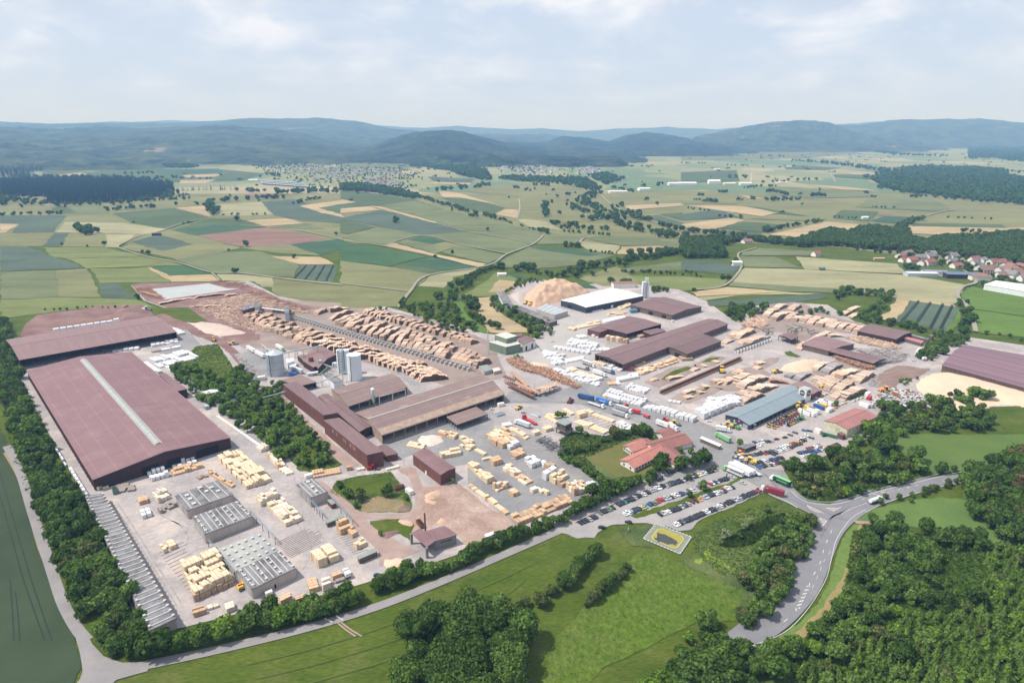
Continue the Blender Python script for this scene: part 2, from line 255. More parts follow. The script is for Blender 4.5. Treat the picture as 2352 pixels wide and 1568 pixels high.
# near meadow the site stands in
struct('meadow', mesh('meadow', [(-420, 120, -0.25), (420, 120, -0.25), (520, 560, -0.25), (900, 820, -0.25), (560, 1250, -0.25), (-900, 1250, -0.25), (-560, 560, -0.25)], [tuple(range(7))], GRASS))
FIELDS = '''L b 0,765 430,765 455,770 360,880 75,885 130,825 0,820|L t 0,822 128,825 30,885 0,885|L o 0,888 360,885 290,975 0,975|L b 375,885 475,887 420,978 295,978|L o 470,890 735,895 715,980 425,980|L T 735,895 940,895 870,940 800,985 720,982
L T 450,810 830,815 1150,860 1040,895 380,882|L o 460,765 760,755 830,812 440,808|L g 770,750 1190,715 1440,780 1150,862 900,815|L k 560,690 700,680 750,750 460,760 370,715|L g 350,715 450,700 530,750 380,755|L o 700,680 1010,665 1350,690 1190,712 1080,715 740,735
L t 1210,715 1410,700 1445,775|L T 1490,690 1790,675 1870,760 1520,770|L g 1170,865 1450,785 1620,780 1820,845 1350,905|L G 1190,868 1500,832 1800,845 1360,900|L p 1350,905 1830,845 2250,925 1810,998 1600,970|L b 1790,670 2010,655 2352,750 2352,820 2060,800 1880,765
L t 2050,700 2352,660 2352,780 2200,745|L g 2180,715 2352,685 2352,760|L t 1690,800 1960,785 2080,820 1830,840|L k 1830,842 2140,860 2230,855 2100,820|L G 1980,965 2352,925 2352,990 2200,1040 2000,1000|L o 1640,985 1980,965 2200,1040 1860,1020
L b 890,950 1090,895 1330,965 1110,1010|L o 830,990 900,950 1110,1010 1330,965 1090,895 1150,875 1650,985 1560,1010 1220,1065|L k 1200,1070 1450,1020 1780,1010 2050,1100 2010,1190 1480,1160|L t 1860,1045 2200,1050 2300,1100 2060,1100|L b 2060,1100 2320,1105 2280,1220 2010,1195
L y 300,985 700,985 1000,1045 460,1060 350,1050|L y 460,1062 1000,1047 1260,1105 600,1130|L b 0,980 190,982 400,1060 580,1125 0,1150|L k 0,1152 375,1142 405,1325 0,1340|L o 378,1140 600,1130 690,1325 405,1325|L b 675,1235 800,1228 930,1335 700,1330
L d 1045,1120 1260,1105 1445,1165 1160,1175|L t 1000,1120 1040,1122 1160,1178 1445,1168 1500,1215 1170,1220|L y 620,1130 900,1130 1000,1122 1165,1222 800,1226 690,1230|L T 1490,1165 1870,1180 1945,1255 1790,1255 1680,1215 1520,1212|L o 1870,1185 2352,1230 2352,1400 2000,1380 1870,1290
L g 1680,1215 1750,1220 1790,1255 1760,1270|L y 0,1345 400,1328 940,1340 1090,1400 700,1390 250,1440 0,1470|L g 260,445 620,470 1000,420 1120,450 1520,450 1830,480 1650,530 1220,540 900,520 500,520 250,460|L t 350,490 560,472 600,485 420,497|L t 1250,490 1540,480 1480,500 1280,505
L t 1240,525 1480,520 1400,550 1230,545|L G 1060,450 1500,445 1540,475 1100,480|L k 1040,390 1600,370 1700,395 1500,430 1300,430|L y 1700,345 2100,380 2140,405 1740,390|L p 1680,620 1900,615 1910,635 1730,642
M g 0,600 160,605 520,660 700,720 400,690 0,720|M t 0,655 110,675 0,690|M k 270,700 500,665 700,720 480,760|M t 0,720 200,705 270,730 0,750|M b 0,785 270,730 480,765 660,820 880,880 560,900 300,850 0,790|M g 0,790 240,850 50,895 0,885|M k 10,920 300,850 560,900 280,970
M k 510,765 700,725 1380,880 1340,955 900,875 680,815|M t 200,700 270,705 670,815 640,818|M k 570,900 880,878 1310,962 1150,1032 820,970|M G 465,935 560,905 715,945 640,965|M t 285,975 370,955 640,1030 1000,1100 960,1120 640,1050|M k 380,950 460,935 640,965 720,1000 650,1030|M o 640,965 715,948 830,970 690,1015
M k 690,1020 830,970 1140,1040 1010,1095|M d 0,940 200,980 600,1050 490,1075 340,1115 0,1075|M G 490,1080 640,1055 920,1120 740,1145 450,1100|M g 340,1118 450,1100 740,1145 620,1170|M o 0,1075 340,1118 620,1170 480,1290 400,1390 0,1400|M T 620,1175 900,1125 1030,1130 780,1190 720,1265 540,1250
M k 1040,1110 1300,980 1560,1000 1900,1040 1600,1110 1350,1130 1100,1120|M G 1290,982 1560,995 1800,1035 1700,1045 1400,1010|M k 1360,965 1430,890 1700,905 1640,960|M T 1630,960 1650,945 1930,975 1880,1030 1700,1010|M t 1890,1030 1940,980 2180,975 2352,1000 2300,1020 2000,1035|M k 1700,930 1740,910 2100,915 2352,970 2352,1000 2180,972 1940,975
M t 1060,760 1130,725 1220,730 1210,785|M g 690,645 900,655 1130,715 1050,755 870,720|M t 670,595 800,610 1100,700 960,670 830,645 700,640|M T 1200,790 1400,795 1520,870 1300,850|M o 850,600 960,565 1300,555 1600,560 1720,620 1680,700 1750,800 1500,820 1210,785 1230,640|M b 600,500 920,515 900,540 640,535
M t 630,535 900,545 880,558 640,548|M k 0,350 340,365 600,400 560,440 0,430|M G 1100,1155 1380,1200 1400,1220 1110,1180|M y 790,1330 900,1280 1080,1150 1220,1200 1160,1310 1030,1320|M t 1085,1205 1200,1215 1170,1300 1020,1290|M t 920,1335 1020,1325 1080,1420 1300,1568 1020,1568 960,1450
M v 780,1360 830,1350 880,1460 1040,1568 900,1568 820,1480|M G 1570,1225 1700,1235 1770,1270 1640,1265|M y 1990,1180 2352,1185 2352,1275 2050,1240|M k 1940,1130 2352,1080 2352,1140 1960,1150|M o 1630,1200 1900,1110 1990,1180 2050,1240 1800,1250|M o 1830,620 2352,590 2352,680 1950,720
M t 1950,700 2352,680 2352,700 1980,730|M g 2180,760 2352,745 2352,800|M b 2120,770 2180,765 2352,820 2352,850 2180,810
N k 400,1045 640,1050 840,1130 430,1120|N k 420,1020 540,990 910,1010 880,1045 420,1043|N T 780,1050 1480,1100 1550,1170 850,1135|N T 370,1180 440,1125 850,1135 1550,1175 1950,1240 1880,1370 1480,1340 1070,1270 330,1225|N k 330,1222 1070,1268 1050,1295 700,1285 340,1250|N t 85,1290 320,1258 740,1290 100,1320
N T 100,1325 740,1292 1000,1305 450,1310 150,1350|N b 170,1355 980,1305 1000,1330 880,1350 560,1380 200,1390|N b 0,1075 250,1080 400,1120 350,1170 0,1140|N y 0,1185 320,1205 300,1250 80,1280 0,1285|N g 1480,1105 1890,1140 2000,1190 1870,1180 1600,1170|N b 1590,1350 1920,1390 1820,1568 1470,1490
N t 1480,1340 1580,1350 1470,1490 1370,1480|N t 1480,1325 1870,1372 1890,1395 1580,1349|N v 1920,1300 2000,1255 2600,1350 2600,1490 1960,1400|N v 1970,1405 2600,1495 2600,1620 2010,1568|N v 1920,1395 1925,1440 1880,1568 1820,1568|N k 1290,650 1720,650 1880,735 1750,740 1200,710|N g 1100,730 1360,740 1290,810 1040,785
N G 1300,805 1400,770 1580,775 1510,825|N p 1370,755 1590,770 1570,778 1350,770|N t 600,900 1000,810 1480,850 1200,890 850,920|N t 1540,840 2240,855 2500,835 2500,890 2000,910 1560,890|N g 1600,820 2200,830 2240,855 1580,838|N g 250,855 440,812 670,830 560,885|N t 0,830 350,780 440,800 240,860 60,860|N b 230,870 550,885 530,915 260,900
N b 20,760 250,720 400,780 0,800|N g 420,700 560,715 700,740 860,770 1000,780 640,755 500,730|N t 40,700 200,695 440,705 660,750 560,775 350,745|N o 480,790 660,760 1000,785 960,810|N t 390,620 580,655 460,650|N t 860,555 1110,570 1400,600 1100,590 900,565|N g 1040,485 1290,490 1440,500 1300,520 1060,505|N t 1020,470 1330,485 1200,488
N g 0,470 380,455 400,530 0,545|N t 1130,415 1280,410 1250,430 1160,430|N t 1420,905 1560,910 1700,955 1500,950|N k 600,565 1280,600 1290,640 900,650 600,620|N T 1450,520 1600,540 1500,560|N o 1130,430 1700,430 1500,445 1300,450|N g 700,420 1100,440 1000,455 720,450|N k 0,340 800,300 1250,330 900,370 0,390|N T 200,335 420,320 460,345|N o 0,600 260,600 420,640 380,690 0,690'''
NAMES = dict(g='crop_field', G='crop_field', b='wheat_field', k='wheat_field', o='pasture', y='pasture', t='stubble_field', T='hay_field', p='ploughed_field', d='crop_field', v='pasture')
for k, s in enumerate(FIELDS.replace('\n', '|').split('|')):
    c, ty, pts = s.split(' ', 2); w = PW(c, pts)
    far = max(p.y for p in w); zz = 0.05 + 0.004 * k if far < 1100 else 0.25 + 0.006 * k
    mname = 'field_%s' % ty
    mm = FM[ty]
    sheet(NAMES[ty], c, pts, mm, zz - 0.2)
# pasture round the mid distance, below the drawn fields
struct('pasture', mesh('pasture', [(-2600, 760, -0.3), (-900, 700, -0.3), (900, 740, -0.3), (2600, 900, -0.3), (2900, 2300, -0.3), (-2900, 2300, -0.3)], [tuple(range(6))], FM['o']))
sheet('wheat_field', 'S', '-60,960 0,985 35,1060 75,1170 120,1300 160,1425 188,1532 165,1575 150,1640 -60,1640', mat('green_wheat', (0.034, 0.052, 0.028), (0.046, 0.066, 0.036), 0.03, 0.95, fine=(1.3, 0.18), spec=0.1), 0.02)
TRM = mat('tramline', (0.016, 0.026, 0.014), None, 1)
for s in ('-20,60 60,330 150,640 270,1050 370,1350 470,1640', '-60,90 0,330 90,650 200,1050 310,1370 405,1640', '90,1080 110,1330 128,1640', '140,1200 165,1420 180,1640'):
    ribbon('tramline', 'B', s, 0.55, TRM, 0.05)
for s in ('1580,1568 1625,1350', '1960,0 0,0'): pass
for s in ('1625,1355 1500,1500', '1705,1365 1590,1530', '1790,1375 1700,1545', '1855,1385 1760,1568', '1632,1356 1512,1500', '1714,1366 1602,1530', '1800,1376 1712,1545', '1864,1386 1772,1568'):
    ribbon('tramline', 'N', s, 1.0, TRM, 1.6, 2)
for s in ('2100,1110 2020,1195', '2165,1110 2090,1205', '2225,1110 2165,1210', '2285,1112 2235,1215'): ribbon('tramline', 'L', s, 2.0, TRM, 0.9, 2)
# ---- the works yard and what lies on it
sheet('works_yard', 'S', '10,800 35,850 115,1000 190,1130 320,1440 345,1455 420,1440 640,1385 760,1362 870,1328 1000,1290 1180,1228 1330,1168 1450,1112 1640,1075 1700,1095 1800,1080 1810,1060 1900,1045 1985,1000 2020,950 2110,940 2400,930 2400,800 2230,775 2150,805 2085,770 1965,740 1900,700 1750,690 1690,740 1620,690 1560,665 1480,640 1330,655 1230,640 1180,660 1140,680 1230,745 1280,770 1240,790 1150,770 1110,765 870,700 740,700 640,680 570,645 300,655 330,690 400,715 470,745 240,714 130,752 40,785 12,795', CONC, 0.06)
sheet('bare_soil', 'A', '180,450 230,350 340,260 640,225 920,180 1290,172 1400,270 1000,340 480,420 240,470', SOIL, 0.10)
sheet('bare_soil', 'S', '300,654 330,650 540,648 600,665 650,690 740,708 640,722 560,785 470,745 400,712 335,690', SOIL, 0.09)
sheet('log_yard', 'S', '440,705 540,655 640,688 800,697 1000,735 1130,785 1165,868 1020,885 830,830 640,800 560,800 500,760', mat('log_yard_ground', (0.28, 0.225, 0.20), (0.215, 0.17, 0.155), 0.05, 0.95, fine=(0.5, 0.2), spec=0.1), 0.08)
sheet('gravel_pad', 'L', '1040,1270 1430,1232 1560,1265 1640,1268 1420,1300 1300,1318 1130,1342', PADM, 0.13)
sheet('bare_soil', 'A', '1400,270 1480,250 1720,345 2020,480 2160,600 2351,880 2290,880 2080,620 1960,520 1700,430 1500,340', SOIL, 0.12)
sheet('grass_patch', 'A', '1440,200 1700,195 1880,325 1680,330 1560,290', GRASS, 0.14)
sheet('bare_soil', 'A', '2000,460 2240,430 2351,440 2351,490 2140,535 2040,500', SOIL, 0.15)
sheet('asphalt_area', 'C', '0,620 150,600 300,640 300,870 170,860 60,700', ASPH, 0.16)
sheet('asphalt_area', 'A', '1560,380 1700,400 1840,560 1500,620 1400,600 1600,520', ASPH, 0.16)
sheet('grass_patch', 'S', '386,840 410,826 452,795 500,790 540,850 560,900 640,905 700,960 745,1010 785,1068 735,1085 690,1082 620,1000 560,960 500,905 440,880', GRASS, 0.17)
ribbon('dirt_track', 'C', '380,950 430,1020 560,1140 640,1230 760,1330 860,1440 960,1540 1080,1640', [3, 6, 6, 6, 6, 6, 8, 8], DIRT, 0.20)
sheet('grass_patch', 'D', '870,300 900,240 930,200 1130,150 1420,115 1490,200 1600,340 1615,420 1590,480 1180,485 1060,445 960,345', WILD, 0.17)
sheet('bare_patch', 'D', '1200,370 1300,330 1420,360 1520,380 1560,440 1480,478 1180,480 1160,430', mat('dry_patch', (0.17, 0.14, 0.07), (0.23, 0.17, 0.10), 0.2, 0.95, fine=(0.8, 0.3)), 0.19)
sheet('grass_patch', 'D', '1240,560 1480,530 1630,600 1600,740 1500,670 1380,690 1330,720 1270,660', GRASS, 0.17)
sheet('bark_ground', 'D', '1480,90 1600,60 1720,250 1850,240 2050,230 2330,460 2446,505 2550,612 2351,735 2116,800 2020,690 1600,660 1580,540 1700,400 1650,300 1600,170', BARK, 0.15)
ribbon('dirt_track', 'D', '1060,480 1250,515 1450,520 1600,500 1680,400 1660,260 1600,90', [5, 5, 5, 5, 5, 5, 6], DIRT, 0.21)
ribbon('dirt_track', 'D', '760,210 900,330 1060,470 1200,640 1400,790 1500,900', [5, 6, 7, 8, 12, 22], DIRT, 0.18)
sheet('asphalt_yard', 'F', '0,330 150,270 640,245 860,420 1010,560 1215,700 1100,790 950,860 430,1075 0,700', ASPH, 0.14)
sheet('asphalt_yard', 'C', '1320,1440 1700,1320 2351,1120 2351,1568 1960,1640 1700,1500 1500,1568', ASPH, 0.13)
sheet('asphalt_yard', 'E', '640,1220 900,1160 1240,1040 1450,1200 2351,1560 2351,1800 1900,1640 1500,1460 1300,1400 1000,1300 560,1300 300,1290 380,1190', ASPH, 0.13)
sheet('asphalt_yard', 'E', '300,900 560,760 700,560 880,480 1480,420 1500,520 1250,760 1240,900 1000,1120', mat('pale_yard', (0.36, 0.335, 0.325), (0.31, 0.295, 0.285), 0.03, 0.9, fine=(0.5, 0.1)), 0.10)
sheet('car_park', 'F', '820,1130 1000,1182 1130,1180 1230,1095 1310,1062 1620,1045 1790,1075 1900,1120 2010,1110 2110,1010 2351,920 2700,760 2640,700 2400,480 2180,470 1700,640 1180,830 760,1040', GRAVEL, 0.12)
sheet('grass_verge', 'F', '1470,985 1540,960 1880,850 2160,740 2351,690 2480,620 2500,640 2351,720 2000,870 1600,985 1520,1002', GRASS, 0.16)
sheet('grass_verge', 'F', '1740,700 2000,620 2230,540 2240,552 2000,632 1760,712', GRASS, 0.16)
sheet('grass_patch', 'F', '830,290 960,225 1250,265 1500,150 1700,230 1720,300 1750,560 1700,610 1350,800 1230,720 1010,560 850,460', WILD, 0.15)
sheet('lawn', 'F', '1070,460 1250,350 1430,315 1700,400 1880,530 1860,560 1700,590 1400,655 1300,600 1100,480', LAWN, 0.17)
sheet('entrance_asphalt', 'H', '0,180 300,260 380,500 560,560 740,570 790,640 840,740 900,800 980,860 1080,910 1160,985 1100,1060 1035,1060 985,960 860,905 700,835 540,755 400,650 180,560 0,560 -120,700 -400,600 -200,500 -100,300', ASPH, 0.16)
sheet('car_park', 'H', '490,560 400,470 380,320 640,300 900,200 1000,210 1260,320 1560,200 1640,180 1430,330 1250,400 940,500 740,560 560,562', mat('car_park_ground', (0.35, 0.31, 0.29), (0.30, 0.275, 0.265), 0.05, 0.9, fine=(0.8, 0.1)), 0.18)
LY = MATS['log_yard_ground']
for s in ('350,390 440,310 560,200 700,150 900,150 1000,200 1260,300 1460,340 1420,440 1200,420 1000,470 860,560 720,420 560,400 420,470 200,520', '60,900 280,760 420,740 620,650 710,650 690,690 560,760 640,800 420,960 200,950', '1000,760 1240,660 1400,720 1540,790 1360,900 1200,1000 1060,920 1000,880'): sheet('log_yard', 'G', s, LY, 0.08)
for s in ('1590,1110 1700,1040 1850,970 2060,950 2100,990 1900,1090 1730,1160', '1820,1260 1950,1190 2180,1140 2310,1170 2200,1230 2000,1300', '2040,950 2200,870 2351,880 2240,960 2110,990'): sheet('log_yard', 'E', s, LY, 0.08)
for s in ('1750,1080 1800,1040 1870,1000 1990,965 2030,985 1900,1030 1800,1095', '2000,1230 2080,1190 2180,1150 2190,1165 2080,1210', '2110,930 2180,890 2290,880 2240,920'): sheet('grass_patch', 'E', s, GRASS, 0.11)
sheet('grass_patch', 'G', '750,600 800,590 900,640 860,650 770,630', GRASS, 0.11); sheet('grass_patch', 'G', '1290,1030 1400,960 1500,955 1500,985 1350,1040', GRASS, 0.11)
# roads
ribbon('road', 'S', '1520,1600 1575,1556 1640,1512 1715,1462 1786,1405 1840,1340 1873,1270 1897,1215 1935,1176 1990,1147 2060,1128 2130,1110 2210,1098 2400,1066', [8.5, 10, 11, 13, 15, 15.5, 15, 16, 17, 15, 13, 12, 9.5, 8], ROADM, 0.22)
sheet('road_junction', 'H', '700,835 860,905 985,965 1030,1060 1040,1200 1100,1250 1180,1180 1250,1060 1330,960 1440,880 1300,860 1160,880 1060,868 960,850 860,800 800,760', ROADM, 0.235)
ribbon('road', 'B', '60,-120 130,0 200,170 290,470 395,780 480,1040 570,1300 690,1520 790,1640', 4.6, TRACK, 0.08)
ribbon('road', 'S', '150,1640 215,1545 300,1533 500,1491 700,1442 860,1394 1000,1340 1150,1276 1290,1214 1360,1180', [6, 6, 5, 5, 5, 5, 5, 5, 6, 9], TRACK, 0.10)
sheet('road', 'S', '165,1432 194,1440 212,1478 238,1506 280,1521 340,1519 340,1540 268,1560 225,1600 140,1640 178,1575 190,1540 184,1500', TRACK, 0.12)
ribbon('grass_verge', 'B', '40,-60 165,160 265,480 345,760 440,1010 520,1230 610,1420 680,1560', 1.6, TANS, 0.06)
ribbon('road', 'J', '820,112 900,118 990,122', 3, DIRT, 0.25)
sheet('grass_verge', 'J', '815,130 960,130 900,400 760,640 600,900 250,1230 120,1165 330,1010 480,850 600,650 680,300', mat('bright_verge', (0.12, 0.18, 0.04), (0.09, 0.14, 0.03), 0.3, 0.95, fine=(1, 0.3)), 0.02)
sheet('bare_patch', 'J', '860,140 960,135 890,400 760,640 690,760 600,900 350,1160 230,1225 215,1180 480,930 690,640 770,420 800,260', TANS, 0.04)
sheet('meadow', 'H', '1400,1010 1500,920 1640,900 1900,830 2200,815 2600,860 3300,900 3300,1250 2351,1250 2000,1100 1700,1050 1380,1040', mat('open_meadow', (0.10, 0.155, 0.035), (0.075, 0.13, 0.03), 0.06, 0.95, fine=(0.9, 0.3)), 0.0)
sheet('meadow', 'H', '1760,290 1900,240 2351,245 3300,250 3300,600 2351,590 2100,615 2050,530 1800,420', mat('mown_meadow', (0.066, 0.115, 0.02), (0.086, 0.132, 0.028), 0.05, 0.95, fine=(0.9, 0.15)), 0.0)
sheet('bare_patch', 'H', '780,655 980,620 1200,570 1420,450 1495,480 1350,575 1240,640 1160,660 1100,745 1060,830 1010,820 900,700', TANS, 0.05)
sheet('pond_water', 'H', '1360,590 1440,540 1500,560 1540,650 1440,640', mat('pond_water', (0.02, 0.03, 0.05), None, 1, 0.08, spec=0.5), 0.07)
sheet('tall_grass_meadow', 'I', '0,1150 100,1050 260,880 450,620 700,420 900,370 1100,480 1500,640 1700,725 1640,1000 1300,1000 900,1200 400,1450 200,1700 -200,1700', TALL, 0.0)
sheet('rough_meadow', 'I', '1230,220 1290,190 1400,120 1640,30 2000,-90 2330,80 2290,300 2100,800 1700,1080 1640,1000 1700,725 1500,640 1120,480 1250,400', WILD, 0.02)
sheet('rough_meadow', 'I', '540,170 880,130 800,260 900,350 700,330', WILD, 0.02)
sheet('flower_patch', 'I', '1250,440 1330,420 1370,330 1400,340 1400,410 1500,460 1610,540 1620,570 1480,500 1380,450 1320,470 1300,500 1250,480', mat('yellow_flowers', (0.22, 0.26, 0.03), (0.10, 0.16, 0.03), 0.3, 0.95, fine=(0.8, 0.4)), 0.05)
sheet('reed_patch', 'I', '1480,330 1560,270 1700,170 1900,80 2060,40 2050,90 1920,180 1820,300 1620,340', mat('dark_reeds', (0.045, 0.075, 0.035), (0.06, 0.095, 0.04), 0.3, 0.95, fine=(1.0, 0.25)), 0.05)
ribbon('field_track', 'D', '880,1430 920,1460 1000,1530 1100,1600', 0.7, DIRT, 0.02); ribbon('field_track', 'D', '910,1420 960,1465 1060,1540 1160,1600', 0.7, DIRT, 0.02)
MOW = mat('mown_streak', (0.072, 0.104, 0.018), (0.056, 0.088, 0.012), 0.5, 0.95, fine=(1.2, .4))
for k in (1, 4, 7):
    o_ = 14 + 11 * k; ribbon('mown_streak', 'S', ' '.join('%d,%d' % (x + k * 7, y + o_) for x, y in ((560, 1500), (700, 1466), (860, 1418), (1000, 1364), (1130, 1310), (1230 - 12 * k, 1268))), .5 + .35 * (k % 2), MOW, 0.01)
TYR = mat('tyre_marks', (0.235, 0.215, 0.215), (0.30, 0.28, 0.275), 0.4, .9); TYA = mat('tyre_polish', (0.125, 0.125, 0.135), (0.155, 0.155, 0.165), 0.4, .7)
for s in ('1000,380 1180,640 1400,1000 1600,1330', '1060,390 1230,650 1440,990 1640,1300', '1350,620 1560,560 1700,700 1650,860', '1300,300 1420,480 1700,640 1500,720'): ribbon('tyre_marks', 'B', s, .7, TYR, 0.075)
for s in ('540,150 620,450 640,640 700,800 620,1000 420,1100', '600,160 700,460 800,700 1000,950', '350,280 560,560 640,700'): ribbon('tyre_marks', 'D', s, .7, TYR, 0.075)
for s in ('0,760 -100,820 0,950', '560,680 700,860 900,1010 1160,1290', '1240,1180 1100,1300 700,1280 300,1300'): ribbon('tyre_marks', 'E', s, .9, TYA, 0.145)
for s in ('720,790 900,880 1080,930 1240,1010 1330,1020', '1100,1060 1190,990 1330,930 1500,850', '1080,1180 1110,1080 1040,980 900,900', '1340,900 1250,960 1180,1000 1120,1120', '560,600 640,680 740,800'): ribbon('tyre_marks', 'H', s, 1.0, TYA, 0.245)
# far lanes
LANE = mat('lane', (0.27, 0.25, 0.20), (0.22, 0.21, 0.165), 0.02, 0.95)
for c, s, wd in (('L', '2352,1248 2000,1210 1650,1165 1450,1160 1230,1095 1000,1050 840,1000 810,980 860,950 960,905 1100,875 1250,820 1420,785', 3.3), ('L', '1450,1160 1510,1215', 2.6), ('M', '0,1235 480,1290', 2.6), ('M', '400,1400 410,1385 480,1290 600,1180 1010,1112 1140,1035 1320,965 1390,905', 4.0),
        ('M', '1320,962 1100,915 880,878', 3.3), ('M', '1150,1032 820,968 560,905 290,975', 2.6), ('M', '0,935 280,975 640,1048 920,1118 1010,1112', 3.3), ('M', '1225,655 1230,720 1210,790', 4.6), ('N', '80,1280 300,1250 415,1120 390,1050 410,1020 520,990', 3.3), ('N', '2352,850 2352,850', 1),
        ('N', '1970,1410 1945,1370 1895,1320 1930,1260 2020,1230 1990,1180 1940,1140 1920,1060', 4.6), ('N', '1960,1405 2000,1490 2020,1568', 4.6), ('L', '1650,835 1990,860 2352,935', 3.3), ('N', '1060,540 1020,480 980,460', 6.6), ('M', '1750,590 1900,720 2200,830 2352,880', 5.3), ('L', '1745,390 1740,345', 5.9), ('N', '1500,830 1750,750 1870,730', 5.3), ('M', '1640,980 1660,930 1740,910', 3.3)):
    if wd > 1: ribbon('lane', c, s, wd, LANE, 1.5 if c != 'M' or wd != 4.0 else 1.45, 4)
# ---------------------------------------------------------------- wooded hills
def hillmat(name, c1, c2, sc_, bare):
    return mat(name, c1, c2, sc_, 1.0, spec=0.0, fine=(sc_ * 5, 0.8), patch=(0.0016, bare, 0.64, 0.67), bump=0.0)
HM = hillmat('hill_forest', (0.014, 0.028, 0.016), (0.080, 0.100, 0.052), 0.006, (0.20, 0.17, 0.11))
HM2 = hillmat('hill_conifers', (0.008, 0.018, 0.012), (0.050, 0.068, 0.038), 0.006, (0.05, 0.09, 0.04))
def hill(D, depth, pts, m, seed, rough=1.0, front=1.0):
    q = P('S', pts); us = np.array([p[0] for p in q]); vs = np.array([p[1] for p in q])
    dep = D * math.cos(TH)                       # straight ahead at eye level
    nx, ny = 220, 46
    U = np.linspace(us[0], us[-1], nx); V = np.interp(U, us, vs)
    X = np.array([at((u, YH + 0.01), 199.99).normalized().x for u in U]) if False else (U - 1175.5) / FPX
    v = []; f = []
    for i in range(nx):
        ax = X[i]; d0 = Vector((ax, math.cos(TH) + math.sin(TH) * (784 - YH) / FPX, 0)); sc_ = D / d0.y
        top = CAMH + (YH - V[i]) / FPX * (D / d0.y) * (math.cos(TH) + math.sin(TH) * 0.314)
        edge = min(1, i / 14, (nx - 1 - i) / 14); edge = edge * edge * (3 - 2 * edge)
        for j in range(ny):
            t = j / (ny - 1); y = D - depth * front + (depth * front + depth * 0.6) * t
            k = y / d0.y; x = ax * k
            tt = (y - (D - depth * front)) / (depth * front)
            h = (math.sin(min(tt, 1) * math.pi / 2) ** 1.3) if tt <= 1 else 1 - 0.9 * (tt - 1) / 0.6
            s = mnoise.fractal(Vector((x / 900 + seed, y / 900, seed)), 1.0, 2.1, 5) * 52 * rough + mnoise.noise(Vector((x / 330, y / 330, seed + 5))) * 22 * rough + mnoise.noise(Vector((x / 95, y / 95, seed))) * 12 + mnoise.noise(Vector((x / 33, y / 33, seed))) * 10
            z = max(top, 20) * max(h, 0) + s * min(1, tt * 3) * (1 if tt < 0.85 else max(0.3, 1 - (tt - .85) * 4)) - 3
            v.append((x, y, z * (edge if seed % 2 else 1) - 2))
        if i:
            for j in range(ny - 1): a = (i - 1) * ny + j; f.append((a, a + ny, a + ny + 1, a + 1))
    me = mesh('hills', v, f, m); me.polygons.foreach_set('use_smooth', [True] * len(f)); return struct('hills', me)
hill(16500, 2500, '-500,287 0,286 240,284 330,281 600,279 740,280 860,288 950,294 1110,293 1180,298 1240,296 1330,302 1450,296 1540,293 1640,297 1800,290 1990,284 2100,280 2230,280 2351,284 2900,288', HM, 2)
hill(11500, 3000, '1700,304 1800,304 1880,299 1990,284 2100,277 2250,277 2351,285 2600,283 2900,290', HM, 4)
hill(12000, 4500, '-500,280 0,281 110,287 200,286 350,284 450,283 520,279 600,274 700,276 780,280 850,288 900,298 1000,304 1060,308 1130,310 1250,307 1330,318 1450,330', HM, 6)
hill(9800, 2900, '1560,318 1620,308 1690,295 1760,284 1830,279 1900,283 1960,299 2040,314 2120,322 2200,335', HM, 3, .7)
hill(8800, 3100, '1000,335 1100,330 1180,322 1250,326 1290,312 1340,314 1400,322 1440,308 1480,303 1540,310 1600,320 1680,328 1760,336', HM2, 5, .6)
hill(8200, 3900, '-500,292 0,292 100,298 200,296 330,296 400,292 500,291 560,295 640,300 700,308 760,322 850,330 900,340', HM, 8, .8)
hill(7000, 2700, '760,350 830,336 880,322 920,310 960,302 1000,300 1050,303 1110,315 1180,327 1260,338 1350,346 1430,352 1500,358', HM2, 7, .6)
hill(5800, 2200, '-500,318 0,318 100,330 220,338 330,340 450,345 600,347 720,352 830,356', HM, 9, .6)
hill(4500, 500, '930,352 1100,347 1200,352 1330,352 1400,350 1450,356', HM2, 11, .4)
# ---------------------------------------------------------------- air
hz, t, b = newmat('air'); t.nodes.remove(b); pv = t.nodes.new('ShaderNodeVolumePrincipled')
pv.inputs['Color'].default_value = (0.26, 0.52, 1.0, 1); pv.inputs['Absorption Color'].default_value = (1, 1, 1, 1); pv.inputs['Density'].default_value = 0.000105; pv.inputs['Anisotropy'].default_value = 0.0
t.links.new(pv.outputs[0], t.nodes['Material Output'].inputs['Volume'])
hb = MB().box(-24000, 24000, -2000, 17500, -8, 560).build('haze', hz); tag(hb, kind='stuff')
# ---------------------------------------------------------------- buildings
ROOF = mat('maroon_roof', (0.190, 0.112, 0.120), (0.158, 0.092, 0.098), 0.35, 0.7, stretch=(1.5, 0.06, 1), fine=(0.6, 0.06), obrand=0.08, seam=(1, 9.5, 0.18, 1.35), patch=(0.06, (0.205, 0.13, 0.132), 0.5, 0.7))
ROOF2 = mat('brown_maroon_roof', (0.165, 0.106, 0.108), (0.140, 0.090, 0.092), 0.35, 0.7, stretch=(1.5, 0.06, 1), fine=(0.5, 0.1), obrand=0.10, patch=(0.12, (0.19, 0.135, 0.13), 0.55, 0.75))
ROOFP = mat('purple_brown_roof', (0.225, 0.145, 0.145), (0.185, 0.118, 0.118), 0.35, 0.7, stretch=(1.5, 0.06, 1), fine=(0.6, 0.06), obrand=0.1)
ROOFD = mat('dusty_roof', (0.205, 0.145, 0.135), (0.175, 0.125, 0.118), 0.3, 0.8, stretch=(0.4, 0.08, 1), patch=(0.10, (0.32, 0.25, 0.21), 0.58, 0.74), seam=(1, 7.5, 0.3, 1.35))
ROOFW = mat('cream_roof', (0.68, 0.64, 0.60), (0.60, 0.57, 0.53), 0.05, 0.7)
